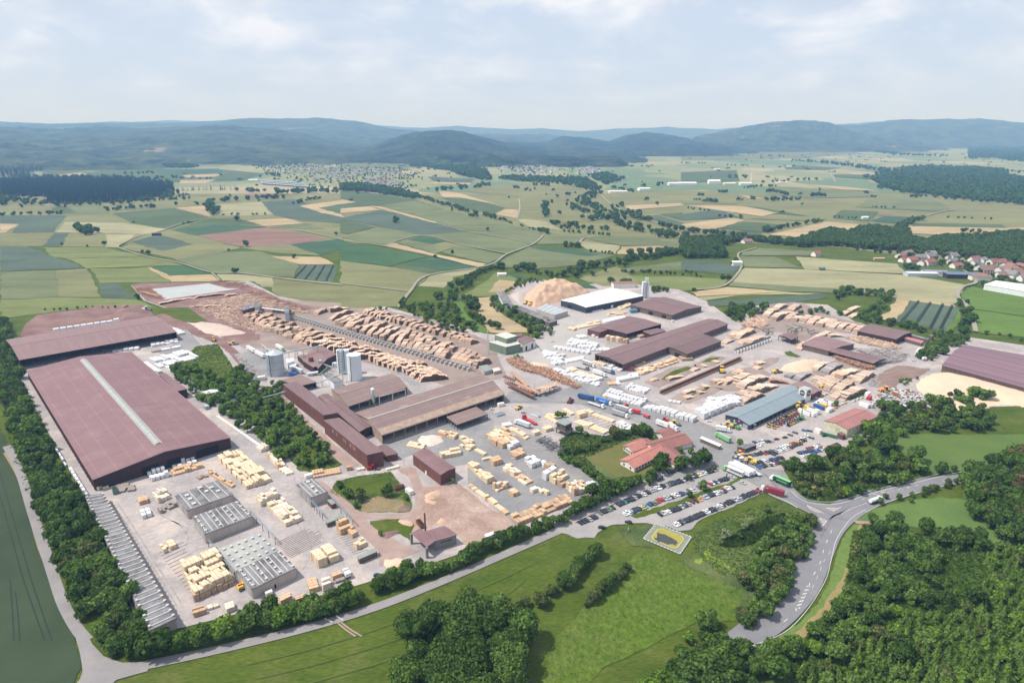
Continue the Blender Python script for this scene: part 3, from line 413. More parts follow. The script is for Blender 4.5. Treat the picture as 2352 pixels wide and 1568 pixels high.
ROOFR = mat('red_tile_roof', (0.42, 0.18, 0.145), (0.34, 0.145, 0.12), 0.3, 0.8, fine=(1.5, 0.2))
ROOFRD = mat('brown_tile_roof', (0.26, 0.12, 0.105), (0.21, 0.10, 0.09), 0.3, 0.8, fine=(1.5, 0.2))
ROOFB = mat('blue_grey_roof', (0.20, 0.25, 0.28), (0.17, 0.215, 0.24), 0.3, 0.6, stretch=(1.5, 0.06, 1))
GREYR = mat('grey_flat_roof', (0.15, 0.148, 0.158), (0.225, 0.22, 0.23), 0.12, 0.85, fine=(0.7, 0.2), patch=(0.14, (0.095, 0.09, 0.098), 0.45, 0.65))
LIGHTR = mat('pale_flat_roof', (0.31, 0.32, 0.315), (0.25, 0.26, 0.26), 0.1, 0.85, patch=(0.08, (0.37, 0.37, 0.345), 0.45, 0.65))
GREEND = mat('green_grey_roof', (0.24, 0.27, 0.25), (0.20, 0.23, 0.21), 0.3, 0.8)
WDARK = mat('dark_brown_wall', (0.055, 0.032, 0.032), (0.042, 0.025, 0.025), 0.6, 0.8, stretch=(2, 2, 0.2))
WMAR = mat('maroon_wall', (0.15, 0.062, 0.055), (0.11, 0.048, 0.042), 0.5, 0.75, stretch=(1.5, 1.5, 0.15), patch=(0.12, (0.20, 0.09, 0.06), 0.55, 0.7))
WCONC = mat('concrete_wall', (0.46, 0.40, 0.36), (0.38, 0.335, 0.31), 0.3, 0.9, stretch=(1.2, 1.2, 0.25), seam=(0, 6, 0.08, 0.7))
WWHITE = mat('white_wall', (0.72, 0.70, 0.66), (0.64, 0.62, 0.59), 0.5, 0.8)
WCREAM = mat('cream_wall', (0.55, 0.54, 0.40), (0.45, 0.45, 0.34), 0.3, 0.85, patch=(0.2, (0.30, 0.28, 0.18), 0.55, 0.7))
WTIMB = mat('weathered_timber_wall', (0.15, 0.115, 0.10), (0.10, 0.078, 0.07), 0.6, 0.9, stretch=(2, 2, 0.2))
WGREEN = mat('green_wall', (0.17, 0.23, 0.165), (0.14, 0.195, 0.14), 0.4, 0.7)
WNAVY = mat('navy_wall', (0.045, 0.055, 0.08), (0.035, 0.042, 0.062), 0.4, 0.6)
STEEL = mat('galvanised_steel', (0.52, 0.56, 0.60), (0.40, 0.44, 0.48), 0.5, 0.45, metal=0.35, stretch=(1, 1, 0.1))
STEELL = mat('pale_steel', (0.68, 0.72, 0.76), (0.60, 0.64, 0.68), 0.4, 0.5, stretch=(1, 1, 0.1))
STEELD = mat('dark_steel', (0.13, 0.14, 0.15), (0.09, 0.095, 0.10), 0.5, 0.6)
GRNST = mat('green_steel', (0.10, 0.20, 0.14), (0.13, 0.17, 0.14), 0.5, 0.6)
GLASS = mat('window_glass', (0.03, 0.035, 0.045), (0.05, 0.055, 0.065), 1, 0.15, spec=0.5)
SKYL = mat('skylight_panels', (0.33, 0.345, 0.34), (0.25, 0.265, 0.265), 0.3, 0.35, seam=(0, 4.2, 0.7, 1.3))
DOORD = mat('unlit_opening', (0.018, 0.015, 0.016), None, 1, 0.9)  # near-black panel colour stands in for the shade inside openings
DOORG = mat('grey_door', (0.33, 0.35, 0.37), (0.29, 0.31, 0.33), 0.5, 0.6)
RUST = mat('rusty_metal', (0.22, 0.09, 0.05), (0.13, 0.06, 0.04), 1, 0.9)
def ins(pts, d):
    """move a quad's corners outwards by d along its edges"""
    r = []; n = len(pts)
    for i in range(n):
        a, p, b = pts[i - 1], pts[i], pts[(i + 1) % n]
        r.append(p + (p - a).normalized() * d + (p - b).normalized() * d)
    return r
class Bld:
    def __init__(s, name, label, cat, q, h, rise=0.0, ridge=0, roof=None, wall=None, ov=0.6, open=(), posts=7, group=None, thick=0.3, mono=False, rimat=None, sheds=()):
        w = [at(p, h) for p in q]; w = [Vector((p.x, p.y, 0)) for p in w]
        if (w[1] - w[0]).cross(w[2] - w[1]).z < 0: w = [w[1], w[0], w[3], w[2]]; open = tuple({0: 0, 1: 3, 2: 2, 3: 1}[i] for i in open)
        if ridge == 1: w = w[1:] + w[:1]; open = tuple((i - 1) % 4 for i in open)
        s.org = w[0].copy(); d = w[1] - w[0]; s.rz = math.atan2(d.y, d.x); rot = Matrix.Rotation(-s.rz, 3, 'Z')
        s.L = L = [rot @ (p - s.org) for p in w]; s.h = h; s.rise = rise
        s.root = thing(name, label, cat, s.org, s.rz, group)
        for p in L: p.z = 0
        m1, m0 = (L[1] + L[2]) / 2, (L[0] + L[3]) / 2
        v = [(p.x, p.y, 0) for p in L] + [(p.x, p.y, h) for p in L] + [(m1.x, m1.y, h + rise), (m0.x, m0.y, h + rise)]; f = []
        for i in range(4):
            if i in open: continue
            j = (i + 1) % 4
            if rise and i == 1: f.append((1, 2, 6, 8, 5))
            elif rise and i == 3: f.append((3, 0, 4, 9, 7))
            else: f.append((i, j, 4 + j, 4 + i))
        if rise:
            for i in open:
                if i == 1: f.append((5, 6, 8))
                if i == 3: f.append((7, 4, 9))
        if f: s.wallo = link('wall', mesh('wall', v, f, wall or WDARK), s.root)
        for i in open:
            a, b = L[i], L[(i + 1) % 4]; n = max(2, posts)
            mb = MB()
            for k in range(n + 1):
                p = a.lerp(b, k / n); mb.box(-.2, .2, -.2, .2, 0, h, c=(p.x, p.y))
            c = (a + b) / 2; mb.tube((a.x, a.y, h - .5), (b.x, b.y, h - .5), .3, n=4)
            mb.build('posts', wall or WDARK, s.root)
        E = ins(L, ov); t = thick; s.E = E
        if rise:
            M1, M0 = (E[1] + E[2]) / 2, (E[0] + E[3]) / 2
            k = rise * ov / max((L[0] - L[3]).length / 2, 1)
            zz = h - k
            v = [(p.x, p.y, zz + .02) for p in E] + [(p.x, p.y, zz + t) for p in E] + [(M1.x, M1.y, h + rise + .02), (M0.x, M0.y, h + rise + .02), (M1.x, M1.y, h + rise + t), (M0.x, M0.y, h + rise + t)]
            f = [(4, 5, 10, 11), (11, 10, 6, 7), (0, 9, 8, 1), (9, 3, 2, 8), (0, 1, 5, 4), (2, 3, 7, 6), (1, 8, 10, 5), (8, 2, 6, 10), (3, 9, 11, 7), (9, 0, 4, 11)]
            s.roofo = link('roof', mesh('roof', v, f, roof or ROOF), s.root)
            if (L[1] - L[0]).length > 25:
                cw = .9 if rimat else .35; MB().box(0, (M1 - M0).length, -cw, cw, h + rise + t - .1, h + rise + t + .12).build('ridge_cap', rimat or roof or ROOF, s.roofo, loc=(M0.x, M0.y, 0), rz=math.atan2((M1 - M0).y, (M1 - M0).x))
        else:
            f = [(3, 2, 1, 0), (4, 5, 6, 7)] + [(i, (i + 1) % 4, 4 + (i + 1) % 4, 4 + i) for i in range(4)]
            z1 = [h + t] * 4
            if mono: z1 = [h + t, h + t, h + t + mono, h + t + mono]
            v = [(p.x, p.y, z - t + .02) for p, z in zip(E, z1)] + [(p.x, p.y, z) for p, z in zip(E, z1)]
            s.roofo = link('roof', mesh('roof', v, f, roof or ROOF), s.root)
    def uv(s, a, b, z=None):
        L = s.L; p = (L[0] * (1 - a) + L[1] * a) * (1 - b) + (L[3] * (1 - a) + L[2] * a) * b
        if z is None: z = s.h + s.rise * (1 - abs(2 * b - 1)) + .3
        return Vector((p.x, p.y, z))
    def panel(s, side, t0, t1, z0, z1, m, name='door', pr=.06):
        a, b = s.L[side], s.L[(side + 1) % 4]; cen = sum(s.L, Vector()) / 4
        p, q = a.lerp(b, t0), a.lerp(b, t1); d = (q - p).normalized(); n = Vector((d.y, -d.x, 0))
        if n.dot(p - cen) < 0: n = -n
        pts = [p - n * .05, q - n * .05, q + n * pr, p + n * pr]
        return MB().prism(pts, z0, z1).build(name, m, s.root)
    def rows(s, side, n, w, z0, z1, m, name='window', a=0.03, b=0.97):
        ln = (s.L[(side + 1) % 4] - s.L[side]).length; hw = w / ln / 2
        for k in range(n):
            t = a + (b - a) * (k + .5) / n; s.panel(side, t - hw, t + hw, z0, z1, m, name)
    def side(s, px):
        """the side whose middle is nearest a picture point"""
        best = None
        for i in range(4):
            m_ = (s.L[i] + s.L[(i + 1) % 4]) / 2; p = s.root.location + Matrix.Rotation(s.rz, 3, 'Z') @ m_
            u, v = scr(p.x, p.y, s.h / 2); d = (u - px[0]) ** 2 + (v - px[1]) ** 2
            if best is None or d < best[0]: best = (d, i)
        return best[1]
def sideof(b, c, s): return b.side(P(c, s)[0])
# 1 the big hall
b = Bld('storage_hall', 'largest maroon roofed hall with a long curved skylight strip', 'hall', P('B', '845,185') + P('A', '2080,1375 1185,600 245,770'), 7.5, 4.0, 1, ROOF, WDARK, ov=.5)
m0, m1 = b.uv(0.055, .5), b.uv(0.955, .5)
vv = []; ff = []; d = (m1 - m0).normalized(); nn = Vector((-d.y, d.x, 0)); K = 8
for i, p in enumerate((m0, m1)):
    for k in range(K + 1): a = math.pi * k / K; vv.append(p + nn * 1.8 * math.cos(a) + Vector((0, 0, 1.3 * math.sin(a) - .3)))
ff = [(k, k + 1, K + 2 + k, K + 1 + k) for k in range(K)] + [tuple(range(K + 1)), tuple(range(K + 1, 2 * K + 2))]
sk_ = link('skylight', mesh('skylight', vv, ff, SKYL), b.roofo)
for sg in (-1, 1): MB().prism([m0 + nn * sg * 1.8, m1 + nn * sg * 1.8, m1 + nn * sg * 2.5, m0 + nn * sg * 2.5], 11.2, 11.75).build('skylight_kerb', mat('pale_flashing', (0.36, 0.34, 0.31)), b.roofo)
s1 = sideof(b, 'B', '1450,60'); b.panel(s1, .32, .44, 0, 5.4, DOORD); b.panel(s1, .50, .60, 0, 5.4, DOORD); b.panel(s1, .72, .9, 0, 5.6, DOORD)  # flat dark panels paint the shaded openings in the gable
s2 = sideof(b, 'A', '540,1200')
for k in range(40): b.panel(s2, .012 + k * .025, .014 + k * .025, 0, 7.3, WMAR, 'wall_rib', .25)
s3 = sideof(b, 'A', '1640,1000'); b.panel(s3, .30, .36, 0, 5, DOORD)
Bld('lean_to', 'maroon lean-to on the long side of the largest hall', 'hall', P('A', '1440,805 1500,793 1690,935 1605,955'), 7.0, 0, 0, ROOF, WDARK, ov=.2)
b = Bld('storage_hall', 'long open fronted maroon hall behind the largest hall', 'hall', P('A', '180,672 1592,420 1395,275 60,490'), 8.5, 3.0, 0, ROOFP, WDARK, open=(0,), posts=14)
# kilns
def kiln(label, q, h, nx, ny, ribs, roofm, wside=None, cat='kiln building', grid=None, big=False):
    b = Bld('drying_kiln', label, cat, q, h, 0, 0, roofm, WCONC, ov=.15, thick=.5, group='concrete drying kilns')
    RM = mat('roof_rib', (0.46, 0.455, 0.45), (0.36, 0.355, 0.355), 0.5, 0.9); VM = mat('roof_vent', (0.50, 0.49, 0.46), (0.42, 0.41, 0.39), 0.5, 0.8)
    ln = (b.L[1] - b.L[0]).length; wd = (b.L[3] - b.L[0]).length
    for k in range(ribs):
        t = (k + .5) / ribs; p, q_ = b.uv(t, .02, 0), b.uv(t, .98, 0); d = (q_ - p).normalized(); n = Vector((-d.y, d.x, 0)) * .22
        MB().prism([p - n, p + n, q_ + n, q_ - n], h + .48, h + .72).build('roof_rib', RM, b.roofo)
    for a, c in (grid or [((k + .5) / nx, y) for k in range(nx) for y in ny]):
        p = b.uv(a, c, 0); sz = .9 if big else .55
        mb = MB().box(-sz, sz, -sz, sz, h + .4, h + 1.1, c=(p.x, p.y)); mb.box(-sz * 1.15, sz * 1.15, -sz * 1.15, sz * 1.15, h + 1.1, h + 1.25, c=(p.x, p.y)); mb.build('roof_vent', VM, b.roofo)
    return b
b = kiln('long low kiln row with ribbed grey roof along the tree belt', P('B', '1350,1558 1592,1445 935,312 770,345'), 4.8, 2, (), 0, GREYR)
kr = b
L_ = (b.L[2] - b.L[1]).length
for k in range(33):
    t = (k + .5) / 33
    p, q_ = b.uv(.02, t, 0), b.uv(.98, t, 0); d = (q_ - p).normalized(); n = Vector((-d.y, d.x, 0)) * .3
    MB().prism([p - n, p + n, q_ + n, q_ - n], 5.28, 5.6).build('roof_rib', MATS['roof_rib'], b.roofo)
    for a in (.07, .96):
        p = b.uv(a, t, 0); mb = MB().box(-.45, .45, -.45, .45, 5.25, 6.0, c=(p.x, p.y)); mb.box(-.55, .55, -.55, .55, 6.0, 6.1, c=(p.x, p.y)); mb.build('roof_vent', MATS['roof_vent'], b.roofo)
MB().tube(b.uv(1.03, 0, 4.5), b.uv(1.03, 1, 4.5), .12, n=6).build('pipe', STEELD, b.root)
b = kiln('kiln block with six large vents, farthest of the yard kilns', P('B', '1695,470 2110,325 1970,195 1585,335'), 5.0, 0, (), 5, GREYR, grid=[(.2, .75), (.2, .5), (.2, .2), (.55, .9), (.75, .7), (.8, .4), (.6, .6)], big=True)
b.rows(sideof(b, 'B', '1640,430'), 3, 3.4, .1, 3.9, DOORG, 'door'); b.rows(sideof(b, 'B', '1900,420'), 2, 3.2, .1, 3.2, DOORG, 'door', .3, .8)
b = kiln('kiln block with ribbed grey roof and small vents, middle of the yard kilns', P('B', '1855,685 2285,520 2150,380 1740,525'), 5.2, 4, (), 9, GREYR, grid=[(.05 + .3 * i, .12 + .25 * j) for i in range(4) for j in range(4)])
b.rows(sideof(b, 'B', '1800,640'), 3, 3.4, .1, 4.2, DOORG, 'door')
b = kiln('pale flat roofed kiln block with a grid of small vents', P('D', '20,1015 410,830 240,670 -141,815'), 5.2, 6, (.12, .37, .62, .87), 0, LIGHTR)
b.rows(sideof(b, 'B', '2050,950'), 4, 3.2, .1, 4.2, DOORG, 'door')
b = kiln('nearest grey kiln block joined to the pale roofed one', P('D', '165,1180 560,990 414,834 24,1019'), 5.0, 0, (), 9, GREYR, grid=[(.06 + .3 * i, .1 + .27 * j) for i in range(4) for j in range(4)])
b.rows(sideof(b, 'D', '90,1150'), 3, 3.2, .1, 4.0, DOORG, 'door'); b.panel(sideof(b, 'D', '370,1150'), .48, .52, 0, 2.2, DOORD)
b = kiln('small tall kiln with three box vents beside the green mound', P('D', '695,355 850,300 710,175 570,235'), 5.5, 0, (), 4, GREYR, grid=[(.5, .2), (.55, .5), (.6, .85)], big=True)
b.rows(sideof(b, 'D', '640,340'), 3, 2.8, .1, 4.4, DOORG, 'door')
Bld('brick_hut', 'small dark brick hut behind the small kiln', 'hut', P('D', '845,372 885,362 925,400 885,412'), 2.8, 0, 0, GREEND, WMAR, ov=.1)
Bld('equipment_shed', 'flat green-grey shed north of the near timber stacks', 'shed', P('D', '845,580 998,520 985,498 830,552'), 2.6, 0, 0, GREEND, WTIMB, ov=.2)
Bld('equipment_shed', 'flat green-grey shed beside the chip strewn yard', 'shed', P('D', '1135,905 1297,835 1278,805 1118,875'), 2.8, 0, 0, GREEND, WTIMB, ov=.2)
# pipes between the kilns
PIP = mat('blue_grey_pipe', (0.20, 0.26, 0.32), None, 1, .5)
for c, s, lab in (('D', '150,470 370,710', 'pipe bridge behind the middle and pale roofed kilns'), ('D', '700,375 800,490', 'pipe bridge at the foot of the small kiln'), ('D', '865,320 1075,550', 'pipe bridge beside the dirt track'), ('B', '1880,730 2120,1020', 'pipe bridge along the pale roofed kiln')):
    a, d = PW(c, s, 4.2); r = thing('pipe_bridge', lab, 'pipe bridge', (a.x, a.y, 0)); q = d - a
    mb = MB().tube((0, 0, 4.2), (q.x, q.y, 4.2), .18, n=6); mb.tube((.4, .3, 4.5), (q.x + .4, q.y + .3, 4.5), .14, n=6); mb.build('pipe', PIP, r)
    for k in range(5): p = q * (k / 4); MB().box(-.12, .12, -.12, .12, 0, 4.2, c=(p.x, p.y)).build('post', STEELD, r)
# brown barn
b = Bld('boarded_barn', 'tall maroon clad barn beside the bark ground', 'barn', P('D', '1870,143 2004,80') + P('C', '1750,1475 1620,1525'), 7.0, 0.7, 1, ROOF, WMAR, ov=.25)
b.panel(sideof(b, 'D', '1740,130'), .45, .5, 0, 2.4, WWHITE)
# boiler house with chimney
b = Bld('boiler_house', 'grey walled house with maroon roof and tall chimney by the hedge', 'building', P('D', '1825,738 2012,685 1900,608 1730,655'), 5.5, .5, 0, ROOF, mat('grey_render', (0.25, 0.25, 0.235), (0.20, 0.20, 0.19), .3), ov=.3)
b.rows(sideof(b, 'D', '1920,760'), 5, .9, 3.2, 4.2, GLASS, 'window', .25, .8)
v = [at(p, 5.7) for p in P('D', '1605,675 1745,800 1828,740 1688,628')]; o = b.root; mi_ = o.matrix_basis.inverted()
lv = [mi_ @ p for p in v]; link('canopy_roof', MB().prism([Vector((p.x, p.y, 0)) for p in lv], 5.85, 6.15).mesh('canopy_roof', ROOF), o)
for p in (lv[0], lv[1]): MB().box(-.6, .6, -.6, .6, 0, 5.85, c=(p.x, p.y)).build('pier', MATS['grey_render'], o)
c0 = mi_ @ at(P('D', '1735,700')[0], 0); MB().tube((c0.x, c0.y, 0), (c0.x, c0.y, 14), .5, .42, 10).build('chimney', mat('dark_chimney', (0.12, 0.115, 0.10), (0.08, 0.075, 0.065), .5), o)
# long dark clad halls
b = Bld('clad_hall', 'tall narrow maroon clad hall, farther of the stepped pair', 'hall', P('C', '812,1172 942,1150 572,870 443,890'), 10, 0, 0, ROOF2, WMAR, ov=.2)
b = Bld('clad_hall', 'tall narrow maroon clad hall, nearer of the stepped pair', 'hall', P('C', '1205,1532 1350,1500 955,1195 815,1217'), 10, 0, 0, ROOF2, WMAR, ov=.2)
sd_ = sideof(b, 'C', '1000,1450')
for t0, t1 in ((.70, .74), (.62, .65), (.50, .53), (.46, .48), (.3, .33), (.2, .24)): b.panel(sd_, t0, t1, 6.2, 8.2, mat('faded_panel', (0.36, 0.26, 0.20), (0.25, 0.16, 0.12), .6), 'window')
Bld('clad_hall', 'lower maroon hall behind the stepped pair of tall halls', 'hall', P('C', '1137,1322 1257,1268 850,978 765,1000'), 6.2, .6, 1, ROOF2, WDARK, ov=.2)
Bld('clad_annex', 'small maroon roofed annex at the end of the tall hall', 'annex', P('C', '1385,1540 1482,1520 1372,1432 1300,1455'), 4.2, 0, 0, ROOF2, WMAR, ov=.2)
Bld('workshop', 'flat dusty roofed workshop behind the tall halls', 'workshop', P('C', '590,908 742,872 600,803 425,855'), 5.2, 0, 0, ROOFD, WTIMB, ov=.3, open=(0,), posts=4)
# sawmill
b = Bld('sawmill', 'long brown sawmill hall with open front and dusty eaves', 'hall', P('C', '1340,1350') + P('E', '327,1217 120,1045') + P('C', '1108,1150'), 6.5, 3.4, 0, ROOFD, mat('dusty_wall', (0.40, 0.32, 0.25), (0.25, 0.19, 0.15), .4), ov=.8, open=(0,), posts=12, rimat=mat('pale_ridge', (0.36, 0.33, 0.31)))
for k_ in (0, 1):
    t0, t1 = (0, .16) if k_ == 0 else (1, .84); p_ = b.uv(.5, t0, 0); w_ = Matrix.Rotation(b.rz, 3, 'Z') @ p_ + b.org
    if k_ == 0 or True:
        c4_ = [b.uv(a_, t_) + Vector((0, 0, .06)) for a_, t_ in ((0, t0), (1, t0), (1, t1), (0, t1))]
        if scr(w_.x, w_.y)[1] > scr(*(Matrix.Rotation(b.rz, 3, 'Z') @ b.uv(.5, .5, 0) + b.org)[:2])[1]: link('eave_panel', mesh('eave_panel', c4_ + [p__ - Vector((0, 0, .05)) for p__ in c4_], [(0, 1, 2, 3), (4, 7, 6, 5), (0, 4, 5, 1), (1, 5, 6, 2), (2, 6, 7, 3), (3, 7, 4, 0)], mat('dusty_eave', (0.34, 0.26, 0.20), (0.24, 0.18, 0.145), .3, .9)), b.roofo)
b2 = Bld('vehicle_canopy', 'brown roofed canopy standing out from the sawmill front', 'canopy', P('C', '2020,1255 2292,1160 2192,1098 1928,1187'), 4.6, 0, 0, ROOFD, STEELD, ov=.3, open=(0, 1, 2, 3), posts=4)
b = Bld('sorting_hall', 'brown gabled hall with a green dust collector in front', 'hall', P('C', '1040,1087 1565,915 1425,800 885,938'), 6.0, 2.2, 0, ROOFD, mat('dusty_wall', (0, 0, 0)), ov=.6, open=(0,), posts=6)
r = thing('crane_frame', 'pale overhead crane frame on columns by the sorting hall', 'crane frame', at(P('C', '1320,1080')[0]))
q = at(P('C', '1555,1010')[0]) - r.location
for k in range(3): p = q * (k / 2); MB().box(-.4, .4, -.4, .4, 0, 6.8, c=(p.x, p.y)).build('column', STEEL, r)
MB().tube((0, 0, 6.9), (q.x, q.y, 6.9), .5, n=4).build('beam', mat('dusty_beam', (0.5, 0.45, 0.40)), r)
MB().tube((0, 2.5, 6.4), (q.x, q.y + 2.5, 6.4), .4, n=4).build('rail', RUST, r)
# diamond barns
b = Bld('gabled_barn', 'brown gabled barn between the two groups of silos', 'barn', P('C', '765,745 925,622 805,548 640,640'), 5.5, 2.4, 1, ROOFP, WDARK, ov=.5)
b = Bld('gabled_barn', 'small brown barn beside the galvanised silo', 'barn', P('C', '640,690 770,735 640,620 575,635'), 4.5, .8, 0, ROOFP, WDARK, ov=.3)
b = Bld('machine_house', 'dark brown machine house with a short tower', 'building', P('C', '720,740 790,705 700,650 625,680'), 5.5, 0, 0, ROOFP, WDARK, ov=.2)
q = b.uv(.5, .6, 0); MB().box(-1.5, 1.5, -1.5, 1.5, 5.8, 9.5, c=(q.x, q.y)).build('tower', WMAR, b.root)
def silo(label, c, base, top, pr, m, cone=1.5, n=24, ribs=0, cat='silo', group=None):
    p = at(P(c, base)[0]); tv = P(c, top)[0]; 
    z = 2.0
    while scr(p.x, p.y, z)[1] > tv[1] and z < 80: z += .1
    dep = p.y * math.cos(TH) + CAMH * math.sin(TH); r = pr / (CROPS[c][2] * 1.6763) / 2 * dep / FPX
    o = thing('silo', label, cat, (p.x, p.y + r * .8, 0), 0, group)
    MB().lathe([(r, 0), (r, z)], n=n).build('shell', m, o)
    MB().lathe([(r * 1.03, z), (r * 1.03, z + .3), (r * .18, z + cone), (r * .12, z + cone + .5)], n=n).build('cap', m, o)
    for k in range(ribs):
        a = 2 * math.pi * k / ribs; MB().tube((r * math.cos(a) * 1.01, r * math.sin(a) * 1.01, .2), (r * math.cos(a) * 1.01, r * math.sin(a) * 1.01, z), .09, n=4).build('rib', STEELL, o)
    for zr in (z * .33, z * .66, z - .2): MB().lathe([(r + .06, zr), (r + .12, zr + .1), (r + .06, zr + .2)], n=n).build('hoop', STEELL if ribs == 0 else STEELD, o)
    lad = MB().box(-.25, .25, -.1, .1, 0, z + 1); lad.build('ladder', STEELD, o, loc=(-r * .3, -r * 1.0, 0))
    return o, r, z
silo('ribbed galvanised silo with a conical cap, left of the machine house', 'C', '365,822', '345,632', 150, STEEL, 2.6, ribs=30)
silo('thick smooth pale blue silo, nearest of its cluster', 'C', '1088,862', '1070,640', 125, STEELL, .5)
silo('tall slender silo behind the thick pale one, right of a stair tower', 'C', '1020,800', '1015,590', 62, STEELL, .8)
silo('tall slender silo behind the thick pale one, left of its cluster', 'C', '965,790', '955,590', 60, STEELL, .8)
silo('short narrow silo beside the green loading belt', 'C', '780,765', '775,680', 32, mat('pale_green_steel', (0.45, 0.52, 0.50)), .3)
silo('squat white tank between the silos', 'C', '910,740', '910,705', 40, STEELL, .3)
def lattice(label, c, base, h, wd, m=STEEL, cat='tower'):
    p = at(P(c, base)[0]); o = thing('stair_tower', label, cat, (p.x, p.y, 0)); mb = MB()
    for sx in (-1, 1):
        for sy in (-1, 1): MB().box(-.15, .15, -.15, .15, 0, h, c=(sx * wd, sy * wd)).build('post', m, o)
    k = 0; z = 2.5
    while z < h:
        MB().box(-wd, wd, -wd, wd, z, z + .18).build('platform', m, o); MB().tube((-wd, -wd, z - 2.5), (wd, -wd, z), .1, n=4).build('brace', m, o); z += 2.5
    return o
lattice('grey lattice stair tower between the slender silos', 'C', '985,800', 25, 1.3)
lattice('lattice tower on top of the belt by the galvanised silo', 'C', '570,660', 10, 1.2)
def belt(label, c, a, b, za, zb, r=.7, m=STEEL, legs=3, cat='conveyor'):
    p = at(P(c, a)[0], za); q = at(P(c, b)[0], zb); o = thing('belt_conveyor', label, cat, (p.x, p.y, 0)); d = q - p
    MB().tube((0, 0, za), (d.x, d.y, zb), r, n=4).build('belt_housing', m, o)
    for k in range(legs):
        t = (k + .6) / legs; z = za + (zb - za) * t
        if z > 1.2: MB().box(-.2, .2, -.2, .2, 0, z - .3, c=(d.x * t, d.y * t)).build('trestle', m, o)
belt('inclined conveyor from the galvanised silo to the gabled barn', 'C', '415,615', '805,540', 12, 13)
belt('long inclined belt leading up to the galvanised silo', 'C', '250,530', '345,600', 6, 19.5, .6)
belt('elevated pipe conveyor over the belt of trees', 'C', '215,1025', '475,955', 5, 6, .5)
belt('green inclined loading belt in front of the short silo', 'C', '770,805', '855,730', 1, 6, .5, GRNST)
belt('inclined belt up to the slender silos', 'C', '760,690', '900,740', 7, 4, .5)
belt('long green inclined belt from the workshop to the silos', 'C', '740,885', '1020,780', 4, 8, .5, mat('pale_green_steel', (0, 0, 0)))
Bld('belt_house', 'grey flat roofed belt house in front of the silos', 'building', P('C', '905,880 985,862 870,785 805,805'), 5.5, 0, 0, GREYR, STEELL, ov=.2)
# white plant by the galvanised silo
b = Bld('filter_plant', 'white box shaped filter plant beside the galvanised silo', 'plant', P('C', '485,700 545,680 530,650 470,665'), 6.5, 0, 0, STEELL, STEELL, ov=.1)
b = Bld('filter_plant', 'low white filter unit in front of the filter plant', 'plant', P('C', '510,740 565,720 550,695 495,710'), 4, 0, 0, STEELL, STEELL, ov=.1)
# dust collector in front of sorting hall
p = at(P('C', '1265,1085')[0]); o = thing('dust_collector', 'tall green dust collector on legs before the sorting hall', 'dust collector', (p.x, p.y, 0))
MB().lathe([(.5, 2), (1.3, 5), (1.3, 12), (.9, 13)], n=12).build('cyclone', mat('pale_green_steel', (0, 0, 0)), o)
MB().lathe([(.9, 13), (1.6, 13.6), (.7, 14.6)], n=12).build('cap', STEELL, o)
for sx in (-1, 1):
    for sy in (-1, 1): MB().tube((sx * 2.2, sy * 2.2, 0), (sx * .9, sy * .9, 9), .18, n=4).build('leg', GRNST, o)
MB().box(-4, 2, -2, 2, .1, 1.5).build('hopper', GRNST, o)
# green boiler plant
b = Bld('green_plant', 'two step green building with pale flat roofs', 'building', P('E', '345,790 478,760 385,715 195,745'), 8, 0, 0, mat('pale_roof', (0.52, 0.50, 0.46)), WGREEN, ov=.3)
b = Bld('green_plant', 'upper green block rising above the two step green building', 'building', P('E', '350,716 445,690 345,655 245,680'), 13, 0, 0, MATS['pale_roof'], WGREEN, ov=.2)
for c, bs, h, r_, lb in (('E', '183,855', 25, .55, 'tall pale green chimney at the green plant'), ('E', '548,700', 12, .5, 'brown chimney behind the maroon sheds')):
    p = at(P(c, bs)[0]); MBo = MB().tube((0, 0, 0), (0, 0, h), r_, r_ * .9, 10).build('chimney', mat('pale_green_steel', (0, 0, 0)) if h > 20 else RUST, loc=(p.x, p.y, 0)); tag(MBo, lb, 'chimney')
b = Bld('maroon_shed', 'maroon shed joined to the green plant', 'shed', P('E', '500,775 612,730 540,690 440,715'), 6.5, 1, 1, ROOF2, WWHITE, ov=.3)
b.rows(sideof(b, 'E', '520,800'), 2, 2.5, .1, 4.5, DOORD)
Bld('maroon_shed', 'small maroon shed behind the green plant', 'shed', P('E', '440,700 500,690 480,662 400,680'), 8, 0, 0, ROOF2, WMAR, ov=.2)
# dry kilns far centre
b = kiln('kiln block with rows of white fans near the chip mountain', P('E', '785,502 905,465 712,400 625,450'), 5.5, 7, (.15, .38, .62, .85), 0, STEEL)
Bld('long_kiln', 'long grey kiln building behind the hedge', 'kiln building', P('E', '738,572 810,552 480,420 415,432'), 4.5, 0, 0, GREYR, WTIMB, ov=.2)
Bld('long_kiln', 'grey kiln building at the foot of the chip mountain', 'kiln building', P('E', '338,420 412,402 328,286 265,292'), 4.5, 0, 0, GREYR, STEELL, ov=.2)
b = Bld('white_roof_hall', 'large dark hall with a cream white roof', 'hall', P('E', '1070,432 1590,327 1300,256 843,368'), 7, 1.2, 0, ROOFW, WNAVY, ov=.3)
s_ = sideof(b, 'E', '950,440'); b.panel(s_, .3, .45, 0, 4.5, DOORD); b.panel(sideof(b, 'E', '1350,410'), .42, .46, 0, 3.5, WWHITE)
b = Bld('storage_hall', 'square maroon roofed hall beside the silver twin silos', 'hall', P('E', '1850,502 2115,425 1780,338 1475,410'), 6, 2.0, 1, ROOF2, WTIMB, ov=.5)
b.rows(sideof(b, 'E', '1650,480'), 3, 6, 0, 4, DOORD)
